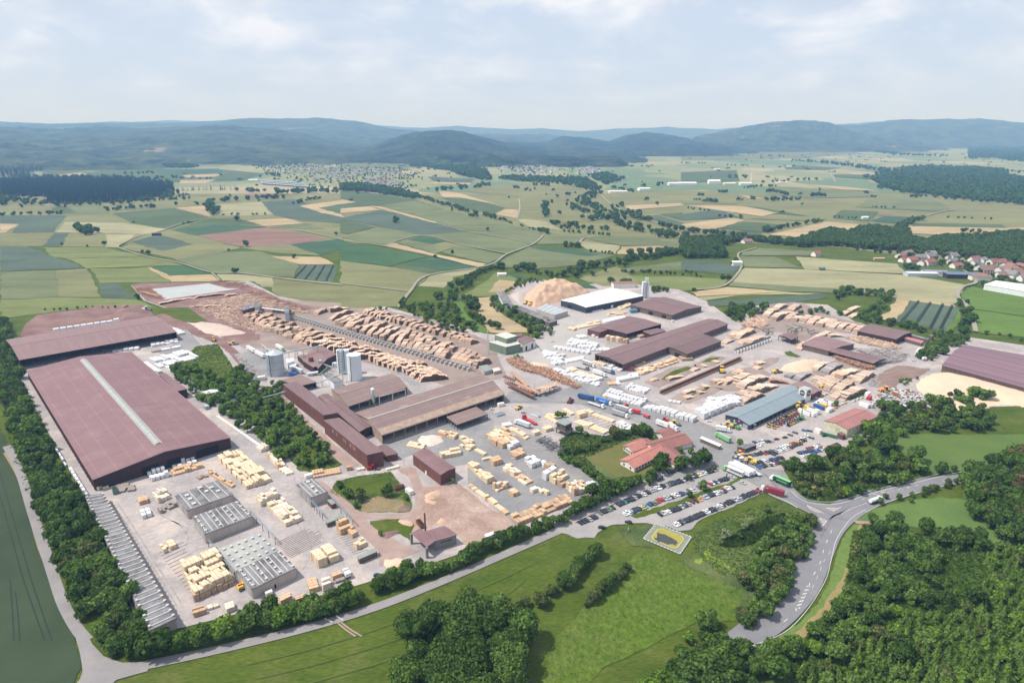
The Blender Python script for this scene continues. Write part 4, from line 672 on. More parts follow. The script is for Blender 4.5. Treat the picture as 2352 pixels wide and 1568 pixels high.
# silver tower
for bs, tp, lb in (('1590,350', '1580,205', 'silver silo, left one of the pair by the white roof hall'), ('1622,348', '1620,205', 'silver silo, right one of the pair by the white roof hall')): silo(lb, 'E', bs, tp, 36, STEELL, .6)
lattice('steel headgear tower over the silver silos', 'E', '1612,345', 27, 1.6, STEELL)
b = Bld('sorting_shed', 'maroon roofed hall with stepped front, left of the cross shaped hall', 'hall', P('E', '1440,670 1748,583 1460,512 1160,610'), 6, .8, 0, ROOF2, WDARK, ov=.5, open=(0,), posts=8)
Bld('shed_wing', 'left wing of the stepped maroon hall', 'hall', P('E', '1192,658 1310,618 1230,580 1085,630'), 6, 0, 0, ROOF2, WMAR, ov=.3)
b = Bld('processing_hall', 'long maroon roofed processing hall crossing the yard', 'hall', P('E', '1405,945 2352,582 2180,535 1155,855'), 6.5, 1.6, 0, ROOF2, WTIMB, ov=.8, open=(3,), posts=6)
s_ = sideof(b, 'E', '1700,900'); b.panel(s_, .30, .42, .8, 5.6, WWHITE, 'white_facade')
for k in range(8): b.panel(s_, .305 + k * .0145, .312 + k * .0145, 2.5, 3.8, GLASS, 'window', .12)
b = Bld('processing_hall', 'broad front wing of the processing hall', 'hall', P('E', '1985,852 2293,735 2070,660 1748,770'), 6.2, .9, 0, ROOF2, WTIMB, ov=.6)
b.panel(sideof(b, 'E', '1850,850'), .55, .8, 0, 3.8, DOORD); b.rows(sideof(b, 'E', '2150,830'), 8, 2, 1.4, 3.2, GLASS)
Bld('processing_wing', 'short back wing of the processing hall', 'hall', P('E', '1660,680 1790,645 1720,620 1585,648'), 5.6, 0, 0, ROOF2, WDARK, ov=.4)
# garage with tower
b = Bld('workshop_garage', 'long blue-grey roofed workshop with a navy front', 'workshop', P('G', '432,1257 925,1022 820,895 218,1165'), 4.0, 1.8, 0, ROOFB, WNAVY, ov=.7)
s_ = sideof(b, 'G', '320,1260'); b.panel(s_, .74, .94, 0, 3.2, DOORG); b.panel(s_, .63, .70, .3, 1.6, WWHITE, 'window'); b.panel(s_, .36, .42, 2.2, 2.9, WWHITE, 'sign'); b.panel(s_, .36, .42, 1.0, 1.6, WWHITE, 'sign')
b.panel(s_, .10, .22, .6, 1.2, WWHITE, 'sign')
a_, b_ = b.L[s_], b.L[(s_ + 1) % 4]; d = (b_ - a_).normalized(); nrm = Vector((d.y, -d.x, 0)); pc = a_.lerp(b_, .58)
if nrm.dot(pc - sum(b.L, Vector()) / 4) < 0: nrm = -nrm
PINK = mat('pink_sign', (0.85, 0.05, 0.45))
MB().tube((pc.x, pc.y, 3.6), (pc.x + nrm.x * .2, pc.y + nrm.y * .2, 3.6), .9, n=16).build('round_sign', PINK, b.root)
b.rows(sideof(b, 'G', '650,1170'), 12, 3, 0, 2.6, DOORD, 'door')
Bld('workshop_wing', 'brown roofed wing behind the blue-grey workshop', 'workshop', P('G', '1000,985 1090,950 935,865 815,893'), 4.6, 1, 1, ROOFP, WMAR, ov=.3)
b = Bld('workshop_annex', 'low grey annex between workshop and white tower', 'workshop', P('G', '765,1110 935,1030 905,995 735,1070'), 3.2, 0, 0, mat('pale_annex_roof', (0.38, 0.42, 0.44)), WNAVY, ov=.2)
b = Bld('sign_tower', 'square white tower with a round dark emblem on each side', 'tower', P('G', '950,947 1000,931 930,908 882,924'), 10, 0, 0, mat('pale_annex_roof', (0, 0, 0)), WWHITE, ov=.1)
def emblem(b, side):
    a, c = b.L[side], b.L[(side + 1) % 4]; d = (c - a).normalized(); n = Vector((d.y, -d.x, 0)); p = (a + c) / 2
    if n.dot(p - sum(b.L, Vector()) / 4) < 0: n = -n
    r = (c - a).length * .36; z = 7.0
    MB().tube((p.x, p.y, z), (p.x + n.x * .12, p.y + n.y * .12, z), r, n=28).build('emblem_disc', mat('emblem_dark', (0.05, 0.06, 0.085), None, 1, .5), b.root)
    v = []; K = 12
    for k in range(K + 1): x = -r * 1.02 + 2.04 * r * k / K; v.append((x, .26 * r * (1 - (x / r / 1.05) ** 2)))
    for k in range(K + 1): x = r * 1.02 - 2.04 * r * k / K; v.append((x, -.26 * r * (1 - (x / r / 1.05) ** 2)))
    vv = [(p.x + n.x * o_ + d.x * x, p.y + n.y * o_ + d.y * x, z + y) for o_ in (.1, .17) for x, y in v]; m_ = len(v)
    link('emblem_band', mesh('emblem_band', vv, [tuple(range(m_)), tuple(range(m_, 2 * m_))] + [(i, (i + 1) % m_, m_ + (i + 1) % m_, m_ + i) for i in range(m_)], WWHITE), b.root)
    for k in range(7):
        x = (-.6 + .2 * k) * r; w_, h_ = .06 * r, .12 * r
        pts = [(p.x + n.x * q_ + d.x * (x + s_ * w_), p.y + n.y * q_ + d.y * (x + s_ * w_)) for q_, s_ in ((.12, -1), (.12, 1), (.22, 1), (.22, -1))]
        MB().prism(pts, z - h_, z + h_).build('emblem_letter', mat('emblem_dark', (0, 0, 0)), b.root)
emblem(b, sideof(b, 'G', '915,990')); emblem(b, sideof(b, 'G', '978,990'))
# cream warehouse
b = Bld('cream_warehouse', 'cream walled warehouse with maroon roof above the upper car park', 'warehouse', P('G', '1320,1302 1592,1182 1385,1108 1112,1222'), 6.2, 1.6, 0, mat('faded_red_roof', (0.33, 0.15, 0.135), (0.26, 0.125, 0.12), .15, .7, fine=(.8, .05)), WCREAM, ov=.3)
b.rows(sideof(b, 'G', '1450,1290'), 8, 1.0, 3.6, 4.4, GLASS)
Bld('red_annex', 'dark red box annex at the corner of the cream warehouse', 'annex', P('G', '1280,1355 1305,1345 1262,1322 1230,1332'), 3.4, 0, 0, ROOF2, WMAR, ov=.1)
a, c = PW('G', '1085,1350 1230,1390'); o = thing('site_fence', 'dark green sheet metal fence by the cream warehouse', 'fence', (a.x, a.y, 0), math.atan2((c - a).y, (c - a).x)); ln = (c - a).length
MB().box(0, ln, -.06, .06, 0, 2.6).build('panel', mat('green_sheet', (0.03, 0.16, 0.08)), o)
for k in range(8): MB().box(-.1, .1, -.14, .14, 0, 2.7, c=(ln * k / 7, 0)).build('post', STEELD, o)
# office with red tiles
def office(lab, q, rm, h=3.2, rise=2.2, ridge=0, wins=None): 
    b = Bld('office_wing', lab, 'office', P('F', q), h, rise, ridge, rm, WWHITE, ov=.7, group='wings of the red tiled office')
    for px, n in (wins or ()): b.rows(sideof(b, 'F', px), n, 1.3, .9, 2.4, GLASS)
office('long red tiled office wing nearest the tall hedge', '1508,548 1790,405 1690,340 1383,478', ROOFR, wins=(('1600,530', 10), ('1440,530', 2)))
office('red tiled office wing with a hipped end over the lawn', '1492,402 1640,345 1530,300 1412,350', ROOFR, wins=(('1450,390', 4),))
office('central brown tiled spine of the office', '1700,400 2030,318 1900,235 1600,330', ROOFRD, 3.4, 2.4)
office('brown tiled office wing pointing at the car park', '1872,512 1940,440 1850,365 1725,425', ROOFRD, ridge=1)
office('brown tiled office wing nearest the truck lane', '1790,288 1905,240 1765,196 1697,228', ROOFRD, ridge=0)
office('brown tiled office wing behind the lawn wing', '1620,345 1680,325 1560,285 1500,300', ROOFRD, 3.3, 1.6)
# watch cabin on stilts
b = Bld('stilt_cabin', 'timber cabin on stilts with a flat green roof', 'cabin', P('F', '882,165 942,138 868,103 805,135'), 8, 0, 0, GREEND, WTIMB, ov=.5)
b.wallo.name = 'wall'; me = b.wallo.data
for vx in me.vertices:
    if vx.co.z < .1: vx.co.z = 3.6
fl = [Vector((p.x, p.y, 0)) for p in ins(b.L, 1.2)]; MB().prism(fl, 3.4, 3.6).build('deck', WTIMB, b.root)
for p in b.L: MB().box(-.25, .25, -.25, .25, 0, 3.5, c=(p.x, p.y)).build('stilt', WTIMB, b.root)
for i in (0, 1, 2, 3): b.rows(i, 2, 1.6, 5.4, 6.6, GLASS)
# gatehouse and sheds near the entrance
Bld('gatehouse', 'flat grey roofed gatehouse beside a round tree', 'gatehouse', P('G', '395,1475 492,1440 440,1425 325,1455'), 3, 0, 0, GREYR, WTIMB, ov=.4, open=(0,), posts=4)
Bld('weighbridge_hut', 'long narrow white roofed weighbridge hut', 'hut', P('G', '160,1452 175,1438 5,1365 -10,1380'), 2.8, 0, 0, WWHITE, WTIMB, ov=.3)
Bld('car_port', 'small dark roofed car port under the hedge trees', 'car port', P('F', '1725,645 1765,625 1722,590 1680,605'), 2.4, 0, 0, mat('dark_roof', (0.07, 0.07, 0.08)), STEELD, ov=.2, open=(0, 1, 2, 3), posts=2)
# upper right
b = Bld('log_hall', 'maroon roofed hall at the tree line with open front', 'hall', P('K', '900,605 1075,528 625,433 470,513'), 5.5, 1.4, 1, ROOF2, WDARK, ov=.5, open=(1,), posts=7)
Bld('pink_roof_annex', 'low annex with a pinkish red roof', 'annex', P('K', '1190,652 1215,627 1000,570 955,585'), 3.2, 0, 0, mat('pink_red_roof', (0.42, 0.17, 0.18)), WTIMB, ov=.2)
Bld('wall_shed', 'long grey flat shed at the edge of the trees', 'shed', P('K', '1262,612 1275,600 1075,545 1050,556'), 3, 0, 0, GREYR, WTIMB, ov=.2)
Bld('small_tower_hut', 'small square timber hut at the end of the grey shed', 'hut', P('K', '1312,572 1330,563 1300,555 1270,562'), 4.5, 0, 0, GREYR, WTIMB, ov=.1)
b = Bld('log_hall', 'brown roofed hall left of the sawdust heap', 'hall', P('G', '1150,590 1380,527 1090,452 908,530'), 5, 1.2, 1, ROOFP, WTIMB, ov=.5)
b = Bld('slab_shed', 'long narrow maroon shed over heaps of slab wood', 'shed', P('G', '1552,702 1662,660 1200,560 1142,590'), 4.6, 1.0, 1, ROOF2, WDARK, ov=.5, open=(0, 1, 2, 3), posts=8)
b = Bld('chip_store', 'huge striped maroon roofed hall at the right edge behind the pale chip field', 'hall', P('K', '1425,900 2900,1300 2900,880 1690,672'), 6, 4, 0, mat('striped_roof', (0.22, 0.13, 0.145), (0.13, 0.088, 0.115), 0.11, .7, stretch=(0.02, 2.2, 1)), WTIMB, ov=.6)
s_ = sideof(b, 'K', '1900,1050'); b.rows(s_, 60, .6, .2, 5, WDARK, 'wall_rib')
b = Bld('mill_roof', 'small maroon saddle roof over the log sorter', 'shed', P('G', '815,490 872,462 790,425 700,452'), 5, 1.2, 0, ROOF2, WDARK, ov=.4, open=(0, 1, 2, 3), posts=3)
# log yard control house
b = Bld('control_house', 'small brown control house at the head of the sorting line', 'building', P('C', '80,225 185,195 170,165 65,190'), 4, 0, 0, GREYR, WMAR, ov=.2)
b = Bld('control_tower', 'small grey tower beside the control house', 'tower', P('C', '190,200 235,185 225,140 180,148'), 7, 0, 0, GREYR, STEEL, ov=.2)
b = Bld('control_tower', 'grey square tower over the green debarker line', 'tower', P('C', '460,255 500,250 495,180 455,190'), 9, 0, 0, GREYR, STEEL, ov=.2)
b = Bld('metal_shed', 'small pale shed between sorting line and sawmill', 'shed', P('E', '150,1015 220,995 175,950 100,965'), 3, .8, 0, GREEND, WCONC, ov=.3)
b = Bld('metal_shed', 'small cream container shed on the pale lane', 'shed', P('E', '235,1015 298,1000 280,975 222,985'), 2.6, 0, 0, MATS['pale_roof'], WCONC, ov=.1)
b = Bld('boundary_shed', 'small dark hut among the trees by the white wrapped packs', 'hut', P('A', '2110,1070 2155,1055 2120,1022 2065,1035'), 3, 0, 0, mat('dark_roof', (0, 0, 0)), WDARK, ov=.2)
# ---------------------------------------------------------------- vegetation
def leafmat(name, c, c2, isl=0.5):
    m, t, b = newmat(name); N = t.nodes; lk = t.links.new
    g = N.new('ShaderNodeNewGeometry'); oi = N.new('ShaderNodeObjectInfo')
    tc = N.new('ShaderNodeTexCoord'); n = N.new('ShaderNodeTexNoise'); n.inputs['Scale'].default_value = 0.35; n.inputs['Detail'].default_value = 2; lk(tc.outputs['Object'], n.inputs[0])
    r = N.new('ShaderNodeValToRGB'); e = r.color_ramp.elements; e[0].position = .3; e[0].color = c4(c); e[1].position = .7; e[1].color = c4(c2)
    a = N.new('ShaderNodeMath'); a.operation = 'MULTIPLY_ADD'; a.inputs[1].default_value = 0.5; lk(oi.outputs['Random'], a.inputs[0])
    s = N.new('ShaderNodeMath'); s.operation = 'MULTIPLY'; s.inputs[1].default_value = 0.5; lk(n.outputs[0], s.inputs[0]); lk(s.outputs[0], a.inputs[2])
    lk(a.outputs[0], r.inputs[0])
    h = N.new('ShaderNodeMapRange'); h.inputs[3].default_value = 1 - isl; h.inputs[4].default_value = 1 + isl; lk(g.outputs['Random Per Island'], h.inputs[0])
    q = N.new('ShaderNodeVectorMath'); q.operation = 'SCALE'; lk(r.outputs[0], q.inputs[0]); lk(h.outputs[0], q.inputs['Scale'])
    t.nodes.remove(b); d = N.new('ShaderNodeBsdfDiffuse'); tr = N.new('ShaderNodeBsdfTranslucent'); mx = N.new('ShaderNodeMixShader'); mx.inputs[0].default_value = 0.28
    lk(q.outputs[0], d.inputs[0]); lk(q.outputs[0], tr.inputs[0]); lk(d.outputs[0], mx.inputs[1]); lk(tr.outputs[0], mx.inputs[2]); lk(mx.outputs[0], N['Material Output'].inputs[0])
    return m
LM = dict(dark=leafmat('leaves_dark', (0.055, 0.101, 0.020), (0.083, 0.140, 0.032)), mid=leafmat('leaves_mid', (0.083, 0.145, 0.027), (0.120, 0.194, 0.043)),
    lite=leafmat('leaves_light', (0.107, 0.188, 0.026), (0.150, 0.240, 0.037)), olive=leafmat('leaves_olive', (0.100, 0.129, 0.037), (0.144, 0.161, 0.061)), conif=leafmat('needles', (0.082, 0.138, 0.027), (0.130, 0.201, 0.039)),
    far=leafmat('leaves_far', (0.038, 0.086, 0.024), (0.063, 0.123, 0.034), .3), red=leafmat('leaves_reddish', (0.126, 0.096, 0.042), (0.163, 0.129, 0.056)), grey=leafmat('leaves_silver', (0.175, 0.219, 0.111), (0.225, 0.271, 0.139)))
BARKM = mat('tree_bark', (0.10, 0.08, 0.06), (0.07, 0.055, 0.045), 2.0, 0.9)
def ico(c, r, rg, lvl=1):
    bm = bmesh.new(); bmesh.ops.create_icosphere(bm, subdivisions=lvl, radius=1); v = np.array([x.co[:] for x in bm.verts]); f = np.array([[q.index for q in x.verts] for x in bm.faces]); bm.free()
    return v * (r * rg.uniform(.85, 1.1, (len(v), 1))) + c, f
def crown(seed, n, leaf, nb=9, flat=1.0, core=0.80, low=0.10, wide=0.5):
    """unit broadleaf crown, height 1, about 0.9 wide: leaf quads over several lobes, as (verts, quads)"""
    rg = np.random.default_rng(seed); V = []; F = []; o = 0
    cs = [(0, 0, .58, .34)]
    for k in range(nb):
        a = rg.uniform(0, 6.28); rr = rg.uniform(.12, .30) * wide * 2; z = rg.uniform(low + .18, .80); r = rg.uniform(.13, .24) * (1.15 - .4 * abs(z - .5)); cs.append((rr * math.cos(a), rr * math.sin(a), z, r))
    tot = sum(c[3] ** 2 for c in cs)
    for c in cs:
        k = int(n * c[3] ** 2 / tot) + 4; u = rg.normal(size=(k, 3)); u /= np.linalg.norm(u, axis=1, keepdims=True); u[:, 2] = np.where(rg.random(k) < .7, np.abs(u[:, 2]), u[:, 2])
        p = np.array(c[:3]) + u * c[3] * rg.uniform(.82, 1.12, (k, 1)); p[:, 2] = low + (p[:, 2] - low) * flat
        nn = u + rg.normal(size=(k, 3)) * .55; nn /= np.linalg.norm(nn, axis=1, keepdims=True)
        t = np.cross(nn, rg.normal(size=(k, 3))); t /= np.linalg.norm(t, axis=1, keepdims=True); b = np.cross(nn, t); s = leaf * rg.uniform(.6, 1.3, (k, 1)); s2 = s * rg.uniform(.6, 1.0, (k, 1))
        q = np.stack([p - t * s - b * s2, p + t * s - b * s2 * .7, p + t * s * .8 + b * s2, p - t * s * .7 + b * s2], 1).reshape(-1, 3)
        V.append(q); F.append(np.arange(4 * k).reshape(-1, 4) + o); o += 4 * k
        if core:
            v, f = ico(np.array(c[:3]), c[3] * core, rg, 1); v[:, 2] = low + (v[:, 2] - low) * flat
            V.append(v); F.append(np.concatenate([f, f[:, 2:3]], 1) + o); o += len(v)
    return np.concatenate(V), np.concatenate(F)
def fixquads(name, v, f, m):
    """mesh from quads where a repeated last index marks a triangle"""
    tri = f[:, 2] == f[:, 3]; me = bpy.data.meshes.new(name); cnt = np.where(tri, 3, 4); st = np.concatenate([[0], np.cumsum(cnt)[:-1]])
    mask = np.ones(f.shape, bool); mask[tri, 3] = False; lv = f[mask]
    me.vertices.add(len(v)); me.vertices.foreach_set('co', v.astype(np.float32).ravel()); me.loops.add(len(lv)); me.loops.foreach_set('vertex_index', lv.astype(np.int32))
    me.polygons.add(len(f)); me.polygons.foreach_set('loop_start', st.astype(np.int32)); me.materials.append(m); me.update(calc_edges=True); return me
def conifer(seed, tiers, per):
    """unit spruce: tiers of drooping, forked boughs"""
    rg = np.random.default_rng(seed); V = []; F = []; o = 0
    for t in range(tiers):
        z = .06 + .90 * t / tiers; R_ = .30 * (1 - z) ** .8 + .015; k = max(4, int(per * (1 - z * .7)))
        for j in range(k):
            a = 6.283 * (j + rg.uniform(-.3, .3)) / k; r = R_ * rg.uniform(.75, 1.2); w = r * .36; dz = -r * .35 + rg.uniform(-.01, .01)
            ca, sa = math.cos(a), math.sin(a); zt = z + .07
            V += [(0, 0, zt), (ca * r * .55 - sa * w, sa * r * .55 + ca * w, z + dz * .4), (ca * r, sa * r, z + dz), (ca * r * .55 + sa * w, sa * r * .55 - ca * w, z + dz * .4)]
            F.append((o, o + 1, o + 2, o + 3)); o += 4
    return np.array(V), np.array(F)
CR = [crown(s, 800, .046, 9 + s % 3) for s in range(5)]
CRB = [crown(20 + s, 2600, .026, 18) for s in range(3)]             # for the big near trees
CRM = [crown(40 + s, 300, .065, 7) for s in range(4)]
CRF = [crown(60 + s, 24, .13, 3, core=.9) for s in range(4)]
CO = [conifer(s, 10, 8) for s in range(4)]; COF = [conifer(9 + s, 5, 5) for s in range(2)]
TCOUNT = [0]
def trunkmesh(name, h=.45, r=.022):
    mb = MB().tube((0, 0, 0), (0.01, 0, h), r, r * .55, 7)
    for k in range(5): a = k * 1.3; mb.tube((0, 0, h * (.5 + .1 * k)), (.16 * math.cos(a), .16 * math.sin(a), h * (.5 + .1 * k) + .2), r * .45, r * .15, 5)
    return mb.mesh(name, BARKM)
TRUNK = trunkmesh('trunk'); TRUNKC = trunkmesh('trunk', .9, .012)
MESHC = {}
def cmesh(kind, i, tone):
    k = (kind, i, tone)
    if k not in MESHC:
        v, f = dict(tree=CR, big=CRB, shrub=CR, conifer=CO)[kind][i]
        if kind == 'shrub': v = v * np.array([1, 1, 1.0]) - np.array([0, 0, .16])
        MESHC[k] = fixquads({'conifer': 'crown'}.get(kind, 'crown'), v, f, LM[tone])
    return MESHC[k]
PL = []                                           # every placed plant: dict(kind, x, y, h, w, tone, grp, lab)
def put(kind, p, h, w, tone, grp, lab):
    k = rng.uniform(.72, 1.18) if kind != 'big' else rng.uniform(.85, 1.1); h, w = h * k, w * k * rng.uniform(.95, 1.15); PL.append(dict(kind=kind, x=p[0], y=p[1], h=h, w=w, tone=tone, grp=grp, lab=lab))
def inside(px, py, poly):
    c = np.zeros(len(px), bool); n = len(poly)
    for i in range(n):
        x1, y1 = poly[i][0], poly[i][1]; x2, y2 = poly[(i + 1) % n][0], poly[(i + 1) % n][1]
        if y1 != y2: c ^= ((y1 > py) != (y2 > py)) & (px < (x2 - x1) * (py - y1) / (y2 - y1) + x1)
    return c
def scatter(w, sp, jit=.55):
    xs = [p.x for p in w]; ys = [p.y for p in w]
    gx_, gy_ = np.meshgrid(np.arange(min(xs), max(xs), sp), np.arange(min(ys), max(ys), sp * .87)); gx_[1::2] += sp / 2
    gx_ = gx_.ravel() + rng.uniform(-jit, jit, gx_.size) * sp; gy_ = gy_.ravel() + rng.uniform(-jit, jit, gy_.size) * sp
    k = inside(gx_, gy_, [(p.x, p.y) for p in w]); return np.stack([gx_[k], gy_[k]], 1)
def tones(spec):
    r = []
    for t in spec.split(): a, b_ = t.split(':'); r += [a] * int(b_)
    return r
def area(c, s, sp, hh, kind, tn, grp, lab, wf=(.8, 1.1), drop=0.0):
    T = tones(tn)
    for p in scatter(PW(c, s), sp):
        if rng.random() < drop: continue
        h = rng.uniform(*hh); put(kind, p, h, h * rng.uniform(*wf), T[rng.integers(len(T))], grp, lab)
def row(c, s, sp, hh, kind, tn, grp, lab, wf=(.9, 1.2), jit=.25, wide=0):
    T = tones(tn); w = smooth(PW(c, s), 8); acc = 0
    for a, b_ in zip(w[:-1], w[1:]):
        d = b_ - a; L = d.length
        if L == 0: continue
        n = Vector((-d.y, d.x, 0)) / L
        while acc < L:
            p = a + d * (acc / L) + n * rng.uniform(-1, 1) * wide; h = rng.uniform(*hh)
            put(kind, (p.x + rng.uniform(-jit, jit) * sp, p.y + rng.uniform(-jit, jit) * sp), h, h * rng.uniform(*wf), T[rng.integers(len(T))], grp, lab); acc += sp
        acc -= L
# the belt left of the big hall
area('S', '0,738 22,745 30,790 38,840 55,905 88,975 124,1060 162,1130 190,1170 222,1225 270,1320 318,1420 330,1470 330,1500 300,1512 255,1510 215,1480 200,1430 165,1370 130,1280 92,1170 60,1080 30,1000 10,940 -10,880 -10,760', 6.0, (7, 10.5), 'tree', 'dark:6 mid:3 olive:1', 'trees in the belt along the left boundary', 'in the belt between lane and large hall', (.85, 1.15))
for u, v_, h, tn in ((233, 1395, 9, 'red'), (193, 1235, 7, 'red'), (265, 1440, 8, 'olive')): put('tree', at((u, v_)), h, h * .9, tn, 'trees in the belt along the left boundary', 'in the belt between lane and large hall')
# hedge on the lower lane
row('S', '340,1502 400,1490 470,1478 560,1455 640,1432 720,1415 800,1395 832,1380', 4.0, (7, 10), 'tree', 'dark:3 mid:4 lite:1', 'trees in the hedge along the lower lane', 'in the hedge on the lower lane, near the kilns', (.9, 1.15), wide=1.2)
row('S', '600,1420 700,1395 800,1372', 4.6, (5.5, 8), 'tree', 'dark:2 mid:3', 'trees in the hedge along the lower lane', 'behind the hedge on the lower lane', (.9, 1.1), wide=1)
row('S', '870,1355 930,1340 1000,1316 1060,1292 1130,1262 1200,1232 1270,1205 1330,1178 1400,1142 1450,1120', 3.9, (6, 8.5), 'tree', 'dark:3 mid:3', 'trees in the hedge along the lower lane', 'in the hedge between lane and timber yard', (.9, 1.15), wide=1.3)
area('S', '870,1345 890,1318 960,1300 1000,1310 900,1355', 4.6, (5, 7.5), 'tree', 'dark:2 mid:2', 'trees in the hedge along the lower lane', 'in the thick end of the hedge by the gate', (.9, 1.1))
# belt in the middle
area('C', '100,770 0,760 -60,830 -160,860 -220,800 -330,760 -450,760 -500,720 -560,840 -420,960 -260,1060 -120,1150 60,1320 200,1400 330,1560 560,1640 760,1640 860,1600 930,1560 900,1500 820,1430 700,1290 560,1150 470,1080 400,1000 470,960 440,900 340,870 310,960 150,870', 6.2, (5, 8.5), 'tree', 'dark:2 mid:5 lite:2', 'trees in the green belt between the halls', 'in the green belt between the halls', (.9, 1.2), .36)
# groups in the yards
for c, s, h, tn, lab in (('D', '960,270', 5, 'dark', 'at the left foot of the green mound'), ('D', '1040,350', 6.5, 'mid', 'in the middle left of the green mound'), ('D', '1150,370', 6.5, 'olive', 'on the green mound, olive tinted'), ('D', '1395,340', 7, 'dark', 'round and dense, below the rusty skip'),
        ('D', '1110,440', 4, 'mid', 'at the lower edge of the green mound'), ('D', '1560,370', 4, 'mid', 'beside the white container on the mound'), ('D', '1330,690', 4, 'mid', 'beside the small chip heap'), ('D', '1985,215', 4.5, 'mid', 'at the corner of the maroon barn'),
        ('F', '2125,745', 7.5, 'mid', 'standing alone between the parking rows'), ('F', '2005,815', 4.5, 'dark', 'small, on the grass strip of the car park'), ('F', '1995,655', 4, 'olive', 'small, at the upper parking row'), ('F', '2230,570', 4, 'olive', 'small, at the corner of the car park'),
        ('F', '1730,590', 11, 'dark', 'left one before the tiled office'), ('F', '1765,520', 9, 'dark', 'tall one before the tiled office'), ('F', '1930,570', 9, 'dark', 'second before the tiled office'), ('F', '2060,540', 9, 'dark', 'third before the tiled office'), ('F', '2140,520', 10, 'dark', 'rightmost before the tiled office'), ('F', '1930,420', 6, 'lite', 'bright green one by the office door'), ('F', '2010,420', 5, 'mid', 'small one by the office door'),
        ('F', '820,100', 7, 'lite', 'among the timber stacks behind the stilt cabin'), ('F', '1010,240', 6, 'mid', 'beside the stilt cabin'), ('F', '1070,265', 5, 'mid', 'low one beside the stilt cabin'), ('F', '870,90', 5, 'lite', 'low one behind the stilt cabin'),
        ('F', '1330,290', 10, 'olive', 'olive green one behind the lawn'), ('F', '1420,260', 7, 'mid', 'behind the lawn of the office'), ('F', '1520,250', 8, 'dark', 'behind the office, left'), ('F', '1600,270', 9, 'dark', 'behind the office, middle'), ('F', '1650,260', 7, 'mid', 'behind the office, right'), ('F', '1700,310', 5, 'lite', 'bright shrub like one at the office corner'),
        ('G', '345,1440', 6.5, 'lite', 'round one beside the gatehouse'), ('H', '830,600', 13, 'dark', 'huge round one at the entrance'), ('H', '760,560', 8, 'dark', 'left of the huge round one at the entrance'), ('G', '1215,1090', 6, 'mid', 'among the parked vans'), ('A', '1250,120', 7, 'dark', 'lone one at the corner of the gravel pad'),
        ('S', '905,1558', 7, 'mid', 'small one at the foot of the great clump')):
    put('tree', at(P(c, s)[0]), h, h * (1.0 if h < 12 else 1.1), tn, 'single trees about the yards', lab)
# hedges round the office
row('F', '860,455 940,510 1060,580 1150,630 1230,690 1290,745', 4.2, (4, 6), 'tree', 'dark:2 mid:3', 'hedge left of the office lawn', 'in the hedge left of the office lawn', wide=2)
row('F', '900,430 1000,400 1100,375 1200,330 1290,310', 4.2, (4, 6.5), 'tree', 'dark:3 mid:2', 'hedge behind the office lawn', 'in the hedge behind the office lawn', wide=2)
row('F', '1100,810 1200,790 1290,750 1370,740 1450,715 1530,700 1610,680 1680,660', 4.4, (6.5, 9), 'tree', 'dark:4 mid:1', 'tall hedge above the car park', 'in the tall hedge above the car park', wide=2.2)
# meadow copses
area('S', '925,1620 925,1500 960,1450 1040,1420 1130,1440 1200,1460 1250,1500 1240,1570 1180,1640', 9.5, (14, 18), 'big', 'dark:5 mid:1', 'great clump of trees at the bottom edge', 'in the great clump at the bottom edge', (.85, 1.0))
row('S', '1140,1430 1190,1412 1230,1390 1280,1362 1320,1330 1350,1290 1372,1282', 4.2, (5, 7.5), 'tree', 'dark:2 olive:1 mid:1', 'hedge in the meadow', 'in the meadow hedge above the great clump', wide=2.2)
row('S', '1345,1392 1375,1370 1405,1340 1430,1315 1445,1300', 3.8, (4, 6), 'tree', 'dark:1 olive:1', 'short hedge in the meadow', 'in the short hedge of the tall grass meadow', wide=2.0)
# along the road, left side
area('I', '1660,1110 1640,1000 1700,900 1850,800 1680,730 1700,600 1820,520 1740,430 1880,300 1950,200 2050,120 2200,60 2290,80 2330,140 2310,300 2230,500 2150,700 2080,800 1960,930 1830,1050 1740,1110', 4.6, (4.5, 7.5), 'tree', 'mid:4 dark:3 olive:2', 'thicket between meadow and road', 'in the thicket along the main road', (.9, 1.2), .05)
for s, tn in (('1510,270', 'grey'), ('1540,250', 'grey'), ('1640,260', 'dark'), ('1770,150', 'olive'), ('1850,120', 'mid'), ('1900,20', 'mid'), ('1700,180', 'grey'), ('2130,110', 'red'), ('1760,660', 'red')): put('tree', at(P('I', s)[0]), 4.5, 5.5, tn, 'thicket between meadow and road', 'in the thicket, standing a little apart')
area('S', '1480,1640 1500,1580 1530,1530 1560,1490 1590,1450 1640,1430 1660,1470 1640,1500 1600,1530 1560,1570 1540,1640', 5.5, (6.5, 9.5), 'tree', 'mid:4 dark:2 lite:1', 'trees at the lower bend of the road', 'above the lower bend of the road', (.9, 1.1))
